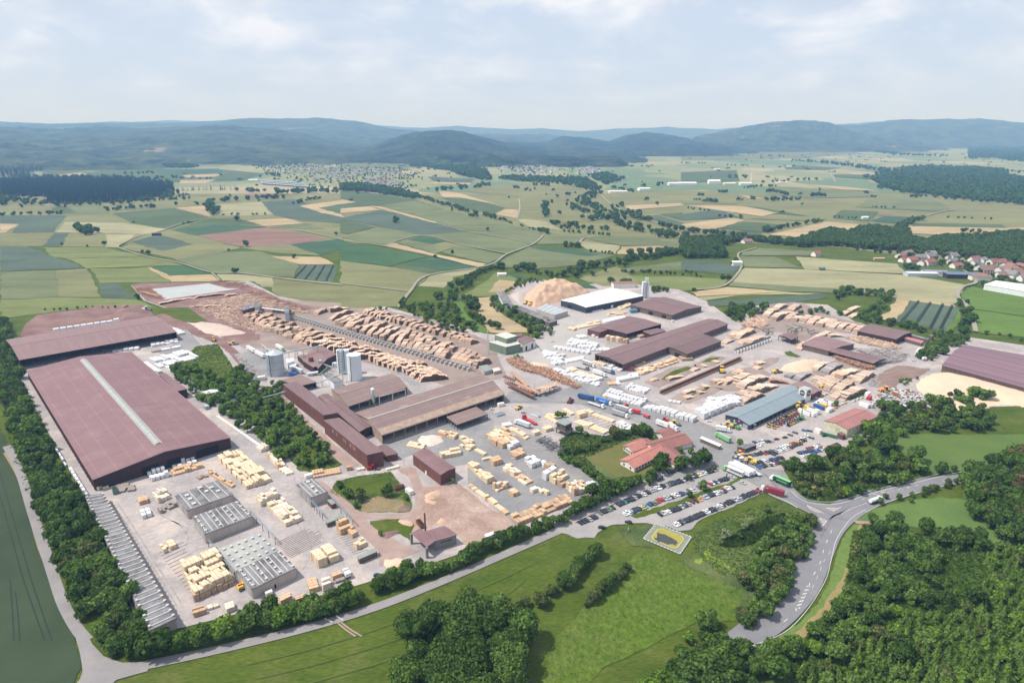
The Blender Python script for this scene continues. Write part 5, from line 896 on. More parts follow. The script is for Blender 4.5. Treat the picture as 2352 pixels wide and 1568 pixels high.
# right: wood between the entrance and the main road
area('H', '940,560 980,490 1060,500 1240,420 1420,330 1440,260 1560,220 1560,120 1600,0 1720,-10 1900,-10 2100,-60 2351,-100 2600,-110 2600,230 2351,235 2000,240 1880,250 1760,280 1760,360 1800,420 1960,450 2040,520 2060,610 1960,660 1800,720 1600,760 1500,790 1350,840 1150,850 1050,760 1090,700 1230,640 1350,560 1300,580 1180,560 960,610', 7.2, (6, 10), 'tree', 'dark:3 mid:4 olive:1 lite:1', 'wood right of the entrance', 'in the wood right of the entrance', (.9, 1.15), .24)
area('H', '830,690 900,640 1030,650 1100,720 1060,800 960,820 880,770', 5, (4, 6.5), 'tree', 'mid:3 olive:2', 'shrubby trees at the entrance bend', 'at the entrance bend opposite the trucks', (.9, 1.15), .1)
row('S', '2200,790 2160,800 2130,815 2110,828', 5, (5, 8), 'tree', 'mid:2 dark:2', 'trees left of the striped hall', 'left of the striped hall', wide=6)
row('H', '2110,600 2160,590 2250,590 2351,570', 7, (6, 9), 'tree', 'dark:2', 'trees along the road bend', 'at the roadside below the mown meadow', wide=2)
row('H', '1620,860 1740,850 1850,850 2000,800 2200,720 2351,660', 5.5, (3, 5), 'tree', 'mid:2 dark:1 olive:1', 'hedge below the main road', 'in the low hedge below the main road', wide=2)
# forest bottom right
FP = 'J'
area(FP, '930,110 1000,110 1150,130 1240,100 1320,160 1400,280 1500,300 1560,240 1700,210 1800,240 1920,260 2000,340 1900,420 1700,430 1560,560 1500,700 1540,900 1400,930 1200,880 1000,860 760,700 850,540 840,430 920,300', 6.0, (6, 9.5), 'tree', 'dark:5 mid:3', 'broadleaf wood right of the road', 'in the dark wood right of the road', (.85, 1.1), .12)
area(FP, '760,740 1000,860 1100,900 1080,1080 960,1100 800,1230 620,1330 400,1350 260,1250 450,1120 600,930', 5.2, (5, 8), 'tree', 'mid:4 dark:2 lite:1', 'broadleaf wood right of the road', 'in the lighter wood beside the bare strip', (.9, 1.1), .08)
area(FP, '-360,1640 -300,1500 -180,1380 -130,1290 -60,1200 60,1140 200,1230 260,1380 240,1640', 6.0, (7, 10), 'tree', 'mid:2 dark:3', 'trees hanging over the road at the bottom', 'overhanging the road at the bottom edge', (.9, 1.1))
row('S', '1655,1508 1610,1540 1570,1572 1530,1610', 4.5, (8, 10), 'tree', 'mid:2 dark:3', 'trees hanging over the road at the bottom', 'overhanging the road at the bottom edge', (.95, 1.15), wide=2)
row('S', '1700,1515 1660,1545 1610,1580', 4.5, (8, 11), 'tree', 'mid:2 dark:3', 'trees hanging over the road at the bottom', 'overhanging the road at the bottom edge', (.95, 1.15), wide=2)
for s in ('1450,240', '1640,930', '1890,870', '1240,1380', '1780,290'): put('tree', at(P(FP, s)[0]), 14, 10, 'dark', 'tall trees of the young forest', 'standing tall over the young conifers')
area(FP, '600,1360 800,1250 960,1120 1090,1100 1130,930 1400,960 1560,980 1680,990 1640,700 1720,620 1780,900 1900,900 2000,600 1960,480 2100,350 2400,300 2800,500 2800,1700 260,1700 300,1480', 4.0, (4.5, 7.5), 'conifer', 'conif:5 mid:2 lite:1', 'young conifers in the forest', 'in the young plantation at bottom right', (.9, 1.15), .1)
area(FP, '600,1360 800,1250 960,1120 1090,1100 1130,930 1400,960 1560,980 1680,990 1640,700 1720,620 1780,900 1900,900 2000,600 1960,480 2100,350 2400,300 2800,500 2800,1700 260,1700 300,1480', 9.0, (4, 7), 'tree', 'mid:3 lite:3 olive:1', 'broadleaf bushes in the young forest', 'among the young conifers', (1.0, 1.4), .2)
area(FP, '1800,0 2400,0 2800,100 2800,500 2400,300 2140,300 2060,180 1900,100', 6.4, (8, 12), 'tree', 'dark:5 mid:2 red:1', 'dark wood at the right edge', 'in the dark wood at the right edge', (.85, 1.05))
area('S', '2212,1134 2225,1090 2304,1058 2351,1035 2520,1035 2520,1320 2351,1290 2286,1221 2251,1169', 6.4, (8, 12), 'tree', 'dark:5 mid:3 red:1', 'dark wood at the right edge', 'in the dark wood at the right edge', (.85, 1.05))
# upper right tree lines
area('K', '240,60 340,40 860,95 880,140 700,360 740,390 1000,430 1240,480 1330,560 1480,535 1700,580 1760,650 1560,710 1400,810 1300,890 1240,880 1140,790 1200,730 1380,640 1300,570 1240,560 1060,500 900,470 640,420 380,360 560,290 700,220 740,150 640,130 440,100 260,150 180,190 200,110', 8.5, (5, 8.5), 'tree', 'dark:3 mid:3', 'tree line behind the upper right yard', 'in the tree line behind the upper right yard', (.9, 1.2), .08)
row('K', '-150,330 -60,300 60,290 200,330 280,350', 8, (5, 8), 'tree', 'dark:2 mid:2', 'tree line behind the upper right yard', 'in the tree line behind the log stacks', wide=5)
area('G', '220,240 300,190 500,170 620,180 520,280 330,330 230,300', 9, (5, 9), 'tree', 'dark:3 mid:3', 'tree line behind the upper right yard', 'in the copse left of the log stacks', (.9, 1.2))
row('K', '1690,200 1640,190 1640,260', 9, (6, 8), 'tree', 'dark:1', 'tree line behind the upper right yard', 'beside the country lane'); row('K', '1690,310 1700,380 1680,460 1660,560', 8, (7, 10), 'tree', 'dark:1', 'tree line behind the upper right yard', 'on the bank of the country lane', wide=3)
row('K', '1750,520 1900,540 2060,570 2351,640', 11, (3, 5), 'tree', 'dark:1 mid:1', 'tree line behind the upper right yard', 'behind the striped hall', wide=4)
area('K', '870,1130 960,1080 1100,1030 1180,1050 1060,1110 920,1150', 6, (2.5, 4), 'tree', 'mid:2 lite:2', 'scrub beside the chip field', 'in the scrub beside the pale chip field')
# centre hedge behind the green plant and long kilns
area('E', '205,330 260,330 300,420 420,440 740,580 765,650 740,720 600,720 560,660 420,560 260,480 205,420', 7.5, (4, 7), 'tree', 'dark:2 mid:2 grey:1', 'hedge behind the long kilns', 'in the hedge behind the long kilns', (.9, 1.2))
area('E', '440,190 560,180 680,200 560,230 440,270 380,310 330,300 440,230', 8, (3.5, 6), 'tree', 'dark:2 mid:2', 'hedge behind the long kilns', 'behind the chip mountain')
area('M', '420,1400 520,1370 620,1380 780,1370 840,1480 980,1568 720,1568 560,1500', 9, (4, 7), 'tree', 'dark:3 mid:2', 'scrub above the round log yard', 'in the scrub above the log yard', (.9, 1.3))
row('M', '235,1415 340,1410', 7, (4, 6), 'tree', 'dark:1 mid:1', 'scrub above the round log yard', 'at the top edge of the log yard')
area('M', '845,1350 900,1340 950,1400 930,1470 870,1440', 11, (10, 13), 'tree', 'dark:1', 'tall oaks in the strip fields', 'in the oak group on the strip fields'); row('M', '900,1460 980,1500 1080,1550', 10, (6, 9), 'tree', 'dark:1', 'tall oaks in the strip fields', 'in the row below the oak group')
for s, h in (('660,1340', 9), ('690,1330', 8), ('440,1345', 5), ('500,1430', 4)): put('tree', at(P('M', s)[0]), h, h * 1.1, 'dark', 'single trees about the yards', 'lone one on the slope above the log yard')
# ---- far vegetation, nobody could count it
FAR = []
def farrow(c, s, sp, hh, wide=0, tone='far', k=0):
    w = smooth(PW(c, s), 6)
    for a, b_ in zip(w[:-1], w[1:]):
        L = (b_ - a).length; n = max(1, int(L / sp + rng.random()))
        for j in range(n):
            p = a.lerp(b_, rng.random()); d = (b_ - a).normalized() if L else Vector((1, 0, 0)); o = rng.uniform(-wide, wide); FAR.append((p.x - d.y * o, p.y + d.x * o, rng.uniform(*hh), k))
def fararea(c, s, sp, hh, k=0, drop=0):
    for p in scatter(PW(c, s), sp):
        if rng.random() > drop: FAR.append((p[0], p[1], rng.uniform(*hh), k))
fararea('L', '-300,520 0,520 420,512 800,518 1180,560 1200,600 1010,665 640,682 330,692 320,640 0,632 -300,640', 12, (17, 24), 1)
fararea('L', '-300,360 0,360 250,372 700,382 1050,402 900,425 640,445 430,432 200,475 250,500 0,500 -300,500', 26, (20, 28), 1)
fararea('L', '1070,400 1370,430 1300,445 1150,440', 22, (12, 16))
for s, sp, hh, wd, k in (('0,768 200,760 420,757', 9, (7, 11), 4, 0), ('740,737 880,720 1080,712', 10, (8, 14), 6, 0), ('1415,680 1450,720 1480,765', 14, (12, 18), 12, 0), ('1460,675 1700,660 1970,650', 14, (12, 18), 14, 0), ('1190,600 1400,590 1630,588', 11, (14, 20), 16, 1),
        ('1900,625 2100,610 2340,605', 12, (14, 22), 50, 0), ('1620,600 1900,605', 14, (12, 16), 30, 0), ('1070,665 1320,655', 12, (7, 10), 6, 0), ('1110,640 1300,630', 12, (7, 10), 6, 0), ('860,485 1050,480', 20, (12, 18), 20, 0), ('1010,520 1200,510', 16, (12, 18), 40, 0), ('1220,515 1450,518', 24, (8, 12), 8, 0), ('1840,490 1900,500', 15, (12, 18), 20, 0), ('1520,768 1850,760', 26, (6, 8), 2, 0),
        ('1250,825 1320,815', 12, (4, 6), 3, 0), ('2010,690 2090,670 2160,655', 14, (8, 12), 8, 0), ('560,860 640,900', 9, (12, 16), 12, 0), ('530,850 620,880', 10, (12, 16), 9, 0), ('300,1420 600,1400 900,1395', 9, (2, 3.5), 4, 0)): farrow('L', s, sp, hh, wd, k=k)
for s, h in (('1690,980', 13), ('1020,1035', 9), ('975,1022', 6), ('1210,698', 12), ('1628,805', 14), ('1605,1160', 9), ('1625,1158', 8), ('2015,1060', 8), ('600,982', 5), ('715,968', 8), ('425,968', 5), ('285,692', 13), ('150,712', 12), ('20,665', 16), ('15,700', 14), ('915,820', 6), ('1570,1010', 5)): p = at(P('L', s)[0]); FAR.append((p.x, p.y, h, 0))
farrow('L', '0,680 0,700', 8, (12, 16), 14)
fararea('M', '0,560 150,560 400,600 540,640 500,655 350,630 180,605 0,598', 14, (12, 18)); fararea('M', '585,440 820,430 1000,460 1040,530 950,520 840,500 740,460', 20, (13, 20)); fararea('M', '1150,505 1400,512 1700,520 1800,600 1720,600 1560,560 1430,545 1250,540 1060,520', 24, (14, 20))
fararea('M', '1700,500 1820,480 1950,520 1820,560', 24, (12, 18))
for s, sp, hh, wd in (('540,640 700,690 860,740 1000,775 1130,810', 13, (8, 13), 8), ('1130,810 1300,860 1400,880', 26, (4, 7), 4), ('590,455 740,450 900,440', 18, (12, 18), 25), ('1040,560 900,575 760,590 640,600', 14, (12, 18), 30), ('1770,610 1690,650 1680,690 1800,730 1890,760', 11, (11, 16), 22), ('1740,790 1860,800 1900,770', 10, (12, 17), 26), ('1890,820 2000,850 2150,890 2300,920 2420,945', 9, (11, 16), 26),
        ('1510,855 1650,860 1850,870', 11, (8, 12), 18), ('1530,880 1700,890 1850,905', 12, (5, 8), 6), ('1570,1190 1600,1160 1700,1125 1850,1100 1960,1085 2060,1065 2180,1045 2300,1020 2400,1000', 6.5, (8, 13), 12), ('2000,1050 2100,1030 2250,1030', 7, (10, 14), 14), ('1200,1140 1330,1145', 7, (10, 14), 10), ('1085,1125 1100,1130', 7, (9, 12), 3),
        ('1100,1135 980,1150 900,1190 820,1230 740,1262', 7, (5, 9), 6), ('900,1200 860,1260 770,1310 760,1360', 7, (5, 8), 6), ('1360,1165 1480,1195', 8, (5, 9), 6), ('1930,1155 2100,1158 2352,1172', 6, (4, 6), 6), ('1540,985 1640,980', 7, (9, 12), 10), ('1400,690 1405,730 1420,780', 16, (11, 15), 6), ('1570,700 1620,730', 11, (11, 15), 10), ('1640,735 1690,750', 11, (11, 15), 8),
        ('1340,560 1430,565', 18, (12, 16), 20), ('1280,600 1330,590', 14, (9, 13), 20), ('1190,580 1220,580', 12, (10, 14), 16), ('2010,745 2040,790 2130,800', 12, (11, 15), 14), ('890,770 950,780', 12, (6, 10), 5), ('1720,1015 1880,1030', 16, (4, 6), 3), ('1370,870 1410,895', 8, (9, 12), 7), ('1430,825 1500,830', 14, (8, 12), 12), ('1560,830 1620,835', 14, (8, 12), 12), ('1840,1230 1980,1245', 7, (7, 10), 10), ('2130,1290 2240,1290', 8, (6, 9), 8),
        ('400,1405 440,1360', 8, (3, 6), 3), ('850,420 1200,440 1250,480', 40, (12, 18), 60), ('1960,430 2120,435', 30, (10, 15), 40), ('2040,570 2240,555', 26, (10, 15), 30), ('1750,580 1900,590 2040,610', 20, (10, 15), 24), ('1800,520 1950,515', 26, (10, 15), 30)): farrow('M', s, sp, hh, wd)
for s, h in (('1500,760', 13), ('1660,790', 13), ('1715,800', 15), ('1490,645', 12), ('1450,680', 12), ('1560,670', 9), ('1570,628', 11), ('1610,615', 8), ('1635,650', 12), ('1780,765', 16), ('1755,770', 15), ('385,815', 15), ('372,818', 11), ('650,1055', 6), ('605,590', 9), ('1865,720', 14), ('1895,715', 12), ('1930,705', 16), ('2100,665', 14), ('2170,695', 12), ('1730,1180', 8), ('1645,1115', 7), ('1815,1150', 8), ('765,735', 8), ('1245,110', 2), ('1125,1115', 4), ('1955,1120', 10), ('1245,1125', 7)): p = at(P('M', s)[0]); FAR.append((p.x, p.y, h, 0))
for s in ('2190,835', '2215,840', '2240,850', '2265,850', '2300,865', '2340,870'): p = at(P('M', s)[0]); FAR.append((p.x, p.y, 12, 0))
for s in ('5,870', '55,880', '80,885', '108,888', '160,895', '172,895', '208,898', '225,898', '245,900', '280,905', '352,912', '398,920', '430,915'): p = at(P('N', s)[0]); FAR.append((p.x, p.y, 11 + rng.random() * 4, 0))
fararea('N', '0,940 100,940 270,930 560,940 800,950 920,900 1000,880 1130,890 1240,870 1350,860 1530,880 1600,950 1700,950 1740,935 2050,920 2240,900 2600,880 2600,1120 2352,1100 2000,1060 1700,1030 1480,1010 1300,1000 1000,970 840,985 600,960 440,935 280,980 300,1060 0,1060', 9, (9, 15), 0, .06)
fararea('N', '1300,520 1600,440 2000,445 2200,460 2240,500 2352,520 2700,540 2700,700 2352,690 2000,660 1550,605 1400,580', 15, (13, 20), 0); fararea('N', '1970,300 2352,310 2700,300 2700,400 2352,395 2150,370 1975,375', 30, (18, 26)); farrow('N', '1260,315 1500,350 1830,362', 14, (15, 22), 60); farrow('N', '790,392 1000,410 1180,430 1500,480', 14, (13, 20), 45)
for s, sp, hh, wd in (('575,885 590,860', 7, (10, 14), 6), ('610,880 700,850 820,835', 9, (7, 11), 6), ('870,830 960,805', 9, (8, 12), 10), ('265,775 430,790', 13, (6, 11), 5), ('580,665 690,665', 13, (10, 15), 14), ('700,660 810,665', 13, (10, 15), 14), ('570,605 640,605 740,630', 13, (9, 14), 10), ('880,635 980,635', 12, (12, 16), 16), ('265,610 320,610', 13, (9, 13), 10), ('115,630 150,632', 12, (8, 11), 6), ('155,675 245,680', 30, (11, 15), 6), ('1300,712 1480,716', 10, (5, 7), 4),
        ('1040,780 1200,790', 14, (4, 7), 4), ('1480,870 1560,820 1640,795', 10, (9, 13), 8), ('1560,640 1640,645', 14, (9, 12), 10), ('1930,880 2070,885', 10, (7, 10), 10), ('1800,782 2150,795', 22, (4, 7), 5), ('550,360 720,365', 26, (14, 20), 30), ('0,410 180,412', 34, (10, 14), 16), ('320,425 460,430', 28, (10, 14), 14), ('330,505 460,510', 20, (12, 18), 30), ('540,545 720,540', 22, (10, 14), 16), ('700,530 940,525', 26, (10, 14), 20), ('460,575 650,570', 20, (9, 12), 10),
        ('1540,1130 1600,1130', 6, (6, 9), 12), ('1200,1005 1500,1035', 16, (5, 9), 8), ('1500,1080 1900,1110', 9, (5, 8), 10), ('1900,1100 2100,1200 2300,1240', 7, (5, 9), 16), ('2300,1110 2352,1140 2700,1200', 8, (6, 10), 14), ('2050,1250 2200,1230', 6, (5, 8), 8), ('2200,1285 2352,1300 2600,1330', 6, (3, 5), 4), ('380,1080 350,1110', 6, (5, 8), 4), ('270,1200 340,1200', 6, (5, 8), 4), ('30,1150 130,1190', 6, (3, 5), 4), ('1480,1040 2100,1060 2352,1110', 9, (8, 12), 20),
        ('50,720 180,738', 14, (5, 8), 4), ('2200,465 2352,470', 24, (10, 14), 14), ('1260,615 1280,615', 10, (9, 12), 6), ('1300,640 1330,645', 10, (7, 10), 6), ('480,655 505,655', 10, (9, 11), 5)): farrow('N', s, sp, hh, wd)
farrow('L', '0,650 330,702 640,692 1010,672 1200,612', 15, (10, 18), 28); farrow('N', '1390,575 1550,615 2000,668 2352,698', 14, (10, 17), 30); farrow('N', '1300,515 1600,435 2000,440 2300,480', 24, (12, 18), 45); farrow('N', '1975,378 2150,378 2352,402', 26, (14, 20), 40); farrow('L', '100,505 430,515 800,512 1180,555', 18, (14, 22), 30)
# villages sit in trees
fararea('L', '1700,400 1860,400 2352,420 2352,600 2100,560 1850,500', 30, (7, 10), 0, .72); fararea('M', '0,440 420,440 560,480 480,590 380,600 180,570 0,540', 26, (7, 10), 0, .7); fararea('M', '980,400 1200,390 1500,440 1800,440 1750,500 1300,490 1080,470', 40, (8, 11), 0, .8); fararea('N', '1480,1020 1900,1040 2352,1100 2600,1150 2600,1240 2352,1220 2100,1190 1900,1130 1500,1090', 14, (5, 8), 0, .6)
# scattered bushes over the plain
for p in scatter([Vector(q) for q in ((-2500, 1700, 0), (3000, 1700, 0), (6500, 6500, 0), (-1000, 6500, 0))], 170, .5):
    if rng.random() < .33:
        for j in range(rng.integers(1, 4)): FAR.append((p[0] + j * rng.uniform(6, 12), p[1] + rng.uniform(-4, 4), rng.uniform(6, 12), 0))
for p in scatter([Vector(q) for q in ((-1200, 700, 0), (1500, 700, 0), (2500, 1700, 0), (-2400, 1700, 0))], 150, .5):
    if rng.random() < .12: FAR.append((p[0], p[1], rng.uniform(5, 9), 0))
def merged(name, items, protos, m, label, cat=None):
    """one mesh from many plants: items = (x, y, h, w, proto index)"""
    V = []; F = []; o = 0
    for x, y, h, wd, k in items:
        v, f = protos[k]; a = rng.uniform(0, 6.28); ca, sa = math.cos(a), math.sin(a)
        vv = np.empty_like(v); vv[:, 0] = (v[:, 0] * ca - v[:, 1] * sa) * wd + x; vv[:, 1] = (v[:, 0] * sa + v[:, 1] * ca) * wd + y; vv[:, 2] = v[:, 2] * h - .08 * h * (protos is not COF)
        V.append(vv); F.append(f + o); o += len(v)
    if not V: return
    o = link(name, fixquads(name, np.concatenate(V), np.concatenate(F), m)); tag(o, label, cat, kind='stuff'); return o
far0 = [(x, y, h, h * rng.uniform(1.0, 1.3), rng.integers(len(CRF))) for x, y, h, k in FAR if k == 0 and y > 1500]
mid0 = [(x, y, h, h * rng.uniform(.95, 1.25), rng.integers(len(CRM))) for x, y, h, k in FAR if k == 0 and y <= 1500]
merged('woodland', far0, CRF, LM['far'], 'distant hedgerows and woods spread over the plain'); merged('hedgerows', mid0, CRM, LM['dark'], 'hedgerows and field trees in the middle distance')
merged('conifer_forest', [(x, y, h, h * .9, rng.integers(2)) for x, y, h, k in FAR if k == 1], COF, leafmat('needles_far', (0.016, 0.036, 0.022), (0.028, 0.052, 0.030)), 'dark conifer forest blocks at the left')
# ---- near plants as individuals, the rest merged
def onscreen(q):
    u, v = scr(q['x'], q['y'], q['h'] * .6); return -25 < u < 2376 and v < 1600
def screensize(q): return q['h'] / math.hypot(q['x'], q['y'], 200)
ADJ = dict(dark='dark green', mid='mid green', lite='bright green', olive='olive green', conif='blue-green', red='reddish', grey='silvery')
TH_ = {}
for fam, kinds, lim in (('tree', ('tree', 'big'), 298), ('conifer', ('conifer',), 296)):
    L = [q for q in PL if q['kind'] in kinds and onscreen(q)]; L.sort(key=screensize, reverse=True)
    ind, rest = L[:lim], L[lim:] + [q for q in PL if q['kind'] in kinds and not onscreen(q)]
    ind.sort(key=lambda q: (q['grp'], q['lab'], scr(q['x'], q['y'])[0])); cnt = {}
    for q in ind: cnt[(q['lab'], q['tone'])] = cnt.get((q['lab'], q['tone']), 0) + 1
    idx = {}
    for q in ind:
        key = (q['lab'], q['tone']); idx[key] = idx.get(key, 0) + 1
        word = {'tree': 'broadleaf tree', 'conifer': 'young conifer'}[fam]
        lab = '%s %s %s' % (ADJ[q['tone']], word, q['lab']) if cnt[key] == 1 else '%s %s %s from left %s' % (nth(idx[key]), ADJ[q['tone']], 'conifer' if fam == 'conifer' else 'tree', q['lab'])
        r = thing({'tree': 'broadleaf_tree', 'conifer': 'conifer_tree'}[fam], lab, 'tree' if fam == 'tree' else 'conifer', (q['x'], q['y'], 0), rng.uniform(0, 6.28), q['grp'])
        i = int(rng.integers({'big': 3, 'tree': 5, 'conifer': 4}[q['kind']])); r.scale = (q['w'], q['w'], q['h'])
        link('trunk', TRUNKC if fam == 'conifer' else TRUNK, r); c_ = link('crown', cmesh(q['kind'], i, q['tone']), r)
        c_.location = (0, 0, -.04 if fam == 'tree' else 0)
    for tn in sorted({q['tone'] for q in rest}):
        sub = [q for q in rest if q['tone'] == tn]
        nearq = [(q['x'], q['y'], q['h'], q['w'], int(rng.integers(4))) for q in sub]
        merged('undergrowth' if fam == 'tree' else 'plantation', nearq, {'tree': CRM, 'conifer': CO}[fam] if tn else CRM, LM[tn], '%s %s' % (ADJ[tn], 'trees filling the belts and woods' if fam == 'tree' else 'conifers filling the plantation'))
# low scrub and weeds: ground cover of tufts
def cover(name, c, s, n, size, tn, lab, hz_=1.0):
    w = PW(c, s); xs = [p.x for p in w]; ys = [p.y for p in w]; A = rng.uniform([min(xs), min(ys)], [max(xs), max(ys)], (n * 3, 2)); A = A[inside(A[:, 0], A[:, 1], [(p.x, p.y) for p in w])][:n]
    k = len(A); h = size * rng.uniform(.5, 1.2, (k, 3)); a = rng.uniform(0, 6.28, k)
    V = np.zeros((k, 4, 3)); V[:, 0] = np.c_[A[:, 0] - np.cos(a) * h[:, 0], A[:, 1] - np.sin(a) * h[:, 0], np.zeros(k)]; V[:, 1] = np.c_[A[:, 0] + np.cos(a) * h[:, 0], A[:, 1] + np.sin(a) * h[:, 0], np.zeros(k)]
    V[:, 2] = V[:, 1] + np.c_[rng.uniform(-.4, .4, (k, 2)) * size, h[:, 1] * hz_]; V[:, 3] = V[:, 0] + np.c_[rng.uniform(-.4, .4, (k, 2)) * size, h[:, 2] * hz_]
    o = link(name, fixquads(name, V.reshape(-1, 3), np.arange(4 * k).reshape(-1, 4), LM[tn])); tag(o, lab, kind='stuff')
cover('tall_grass', 'I', '0,1150 100,1050 260,880 450,620 700,420 900,370 1100,480 1500,640 1700,725 1640,1000 1300,1000 900,1200 400,1450 200,1700 -200,1700', 3500, .35, 'lite', 'tall grass tussocks in the meadow', .6)
cover('scrub', 'I', '1230,220 1290,190 1400,120 1640,30 2000,-90 2200,40 1900,200 1700,600 1500,600 1250,400', 2600, .6, 'lite', 'weeds and brambles below the car park', .8)
cover('scrub', 'I', '1480,330 1560,270 1700,170 1900,80 2060,40 2050,90 1920,180 1820,300 1620,340', 4000, .8, 'dark', 'dark reeds below the car park', 1.4)
cover('scrub', 'J', '800,200 1300,200 2000,350 2800,500 2800,1700 260,1700 200,1300 700,900', 22000, .8, 'mid', 'brambles on the forest floor', 1.2)
cover('scrub', 'J', '900,400 2700,500 2700,1700 500,1700', 9000, .9, 'lite', 'bright young growth on the forest floor', 1.2)
cover('scrub', 'D', '870,300 900,240 930,200 1130,150 1420,115 1490,200 1600,340 1615,420 1500,340 1180,350 960,345', 1500, .5, 'lite', 'weeds on the green mound')
cover('scrub', 'S', '386,840 410,826 452,795 500,790 540,850 560,900 640,905 700,960 745,1010 785,1068 735,1085 690,1082 620,1000 560,960 500,905 440,880', 5000, .7, 'mid', 'weeds in the green belt')
cover('scrub', 'F', '830,290 960,225 1250,265 1500,150 1700,230 1430,315 1070,460 1300,700 1230,720 1010,560 850,460', 3500, .7, 'mid', 'weeds round the office garden')
cover('scrub', 'H', '780,655 980,620 1420,450 1700,300 2000,600 1600,760 1150,850 960,840', 4000, .8, 'mid', 'weeds in the wood right of the entrance')
cover('scrub', 'A', '0,640 60,660 200,1400 600,2300 1300,3000 1100,3100 400,2300 100,1500 0,1000', 4000, .8, 'mid', 'weeds under the left belt')
# ---------------------------------------------------------------- heaps
def mound(name, label, c, s, h, slope, m, cat='heap', nz=.25, res=1.2, seed=1, z0=0.0):
    w = PW(c, s); n = len(w); xs = [p.x for p in w]; ys = [p.y for p in w]; cx, cy = sum(xs) / n, sum(ys) / n
    gx_ = np.arange(min(xs) - res, max(xs) + res, res); gy_ = np.arange(min(ys) - res, max(ys) + res, res); X, Y = np.meshgrid(gx_, gy_)
    D = np.full(X.shape, 1e9)
    for i in range(n):
        a, b_ = w[i], w[(i + 1) % n]; dx, dy = b_.x - a.x, b_.y - a.y; L2 = dx * dx + dy * dy + 1e-9
        t = np.clip(((X - a.x) * dx + (Y - a.y) * dy) / L2, 0, 1); D = np.minimum(D, np.hypot(X - a.x - t * dx, Y - a.y - t * dy))
    ins_ = inside(X.ravel(), Y.ravel(), [(p.x, p.y) for p in w]).reshape(X.shape); D = np.where(ins_, D, -D)
    Z = np.zeros(X.shape)
    for j in range(X.shape[0]):
        for i in range(X.shape[1]):
            d = D[j, i] + 1.5 * mnoise.noise(Vector((X[j, i] / 6, Y[j, i] / 6, seed)))
            zz = h * (1 - math.exp(-max(d, 0) * slope / h)) if d > 0 else -.3
            Z[j, i] = zz * (1 + nz * mnoise.fractal(Vector((X[j, i] / 14, Y[j, i] / 14, seed * 3.3)), 1, 2, 4)) + (nz * .8 * mnoise.noise(Vector((X[j, i] / 2.5, Y[j, i] / 2.5, seed))) if d > 0 else 0)
    ny, nx = X.shape; v = np.stack([X.ravel() - cx, Y.ravel() - cy, Z.ravel() + z0], 1); f = []
    for j in range(ny - 1):
        for i in range(nx - 1):
            if max(D[j, i], D[j + 1, i], D[j, i + 1], D[j + 1, i + 1]) > -1.5 * res: a = j * nx + i; f.append((a, a + 1, a + nx + 1, a + nx))
    me = npmesh(name, v, np.array(f), m); me.polygons.foreach_set('use_smooth', [True] * len(f))
    return tag(link(name, me, None, (cx, cy, 0)), label, cat)
CHIP = mat('wood_chips', (0.50, 0.35, 0.25), (0.42, 0.28, 0.195), 0.12, 0.95, fine=(0.9, 0.15), patch=(0.10, (0.44, 0.33, 0.26), 0.55, 0.75))
DUST = mat('sawdust', (0.55, 0.43, 0.33), (0.50, 0.385, 0.29), 0.07, 0.95, fine=(0.7, 0.08), patch=(0.03, (0.60, 0.46, 0.33), 0.45, 0.7))
BARKD = mat('dark_bark', (0.17, 0.115, 0.10), (0.24, 0.17, 0.145), 0.15, 0.95, stretch=(.4, 1.6, 1), fine=(0.9, 0.3))
mound('chip_mountain', 'huge orange mountain of wood chips with a dug out cliff', 'E', '500,395 600,432 700,415 840,385 960,345 1110,300 1060,268 900,250 720,240 600,262 530,310', 27, .85, CHIP, nz=.35, res=1.3, seed=3)
mound('chip_heap', 'grey sandy bank left of the chip mountain', 'E', '380,320 430,300 560,262 600,270 520,330 480,400 410,360', 6, .4, mat('grey_sand', (0.42, 0.36, 0.33), (0.36, 0.31, 0.29), .1), seed=4)
mound('sawdust_field', 'vast pale orange flat topped sawdust heap at the right edge', 'K', '1112,1115 1200,1040 1340,985 1500,975 1800,1035 2200,1125 2700,1250 2700,1440 2351,1360 2100,1345 1700,1410 1500,1380 1340,1338 1290,1275 1150,1190', 3.5, .35, DUST, nz=.3, res=1.5, seed=5)
mound('sawdust_heap', 'pale sawdust heap among the log stacks', 'G', '690,765 760,710 890,672 1060,665 1085,700 1000,765 850,785', 5, .6, DUST, nz=.2, res=1, seed=6)
mound('bark_heap', 'wide dark brown bark heap with pale streaks', 'K', '620,1060 760,965 900,900 1050,905 1200,935 1290,925 1290,960 1200,1010 1130,1050 980,1080 870,1160 740,1140', 2.0, .3, BARKD, nz=.2, res=1.2, seed=7)
mound('soil_heap', 'long purple brown soil bank behind the open fronted hall', 'A', '960,300 1080,215 1300,185 1370,230 1300,290 1100,330', 5, .4, SOIL, nz=.2, res=1.5, seed=8)
mound('sand_heap', 'pale sandy heap above the purple soil', 'A', '1720,345 1830,325 2000,345 2230,425 2200,440 1990,455 1850,430', 2.0, .35, mat('pale_sand', (0.50, 0.40, 0.34), (0.42, 0.34, 0.30), .1), seed=9)
mound('offcut_heap', 'pale round heap of wood offcuts before the sawmill', 'C', '1660,1390 1700,1360 1800,1340 1880,1360 1900,1400 1850,1440 1750,1460 1680,1430', 3, .4, mat('pale_offcuts', (0.60, 0.52, 0.46), (0.46, 0.38, 0.33), 1.2, .9, fine=(1.5, .3)), res=.8, seed=10)
mound('chip_heap', 'ochre chip heap with a hollow on the bark ground', 'D', '1720,330 1780,290 1860,280 1870,330 1820,365 1740,365', 3, .6, CHIP, res=.8, seed=11)
mound('chip_heap', 'flat orange chip heap, left on the bark ground', 'D', '1715,360 1760,350 1840,385 1820,415 1740,395', 1.2, .5, CHIP, res=.7, seed=12)
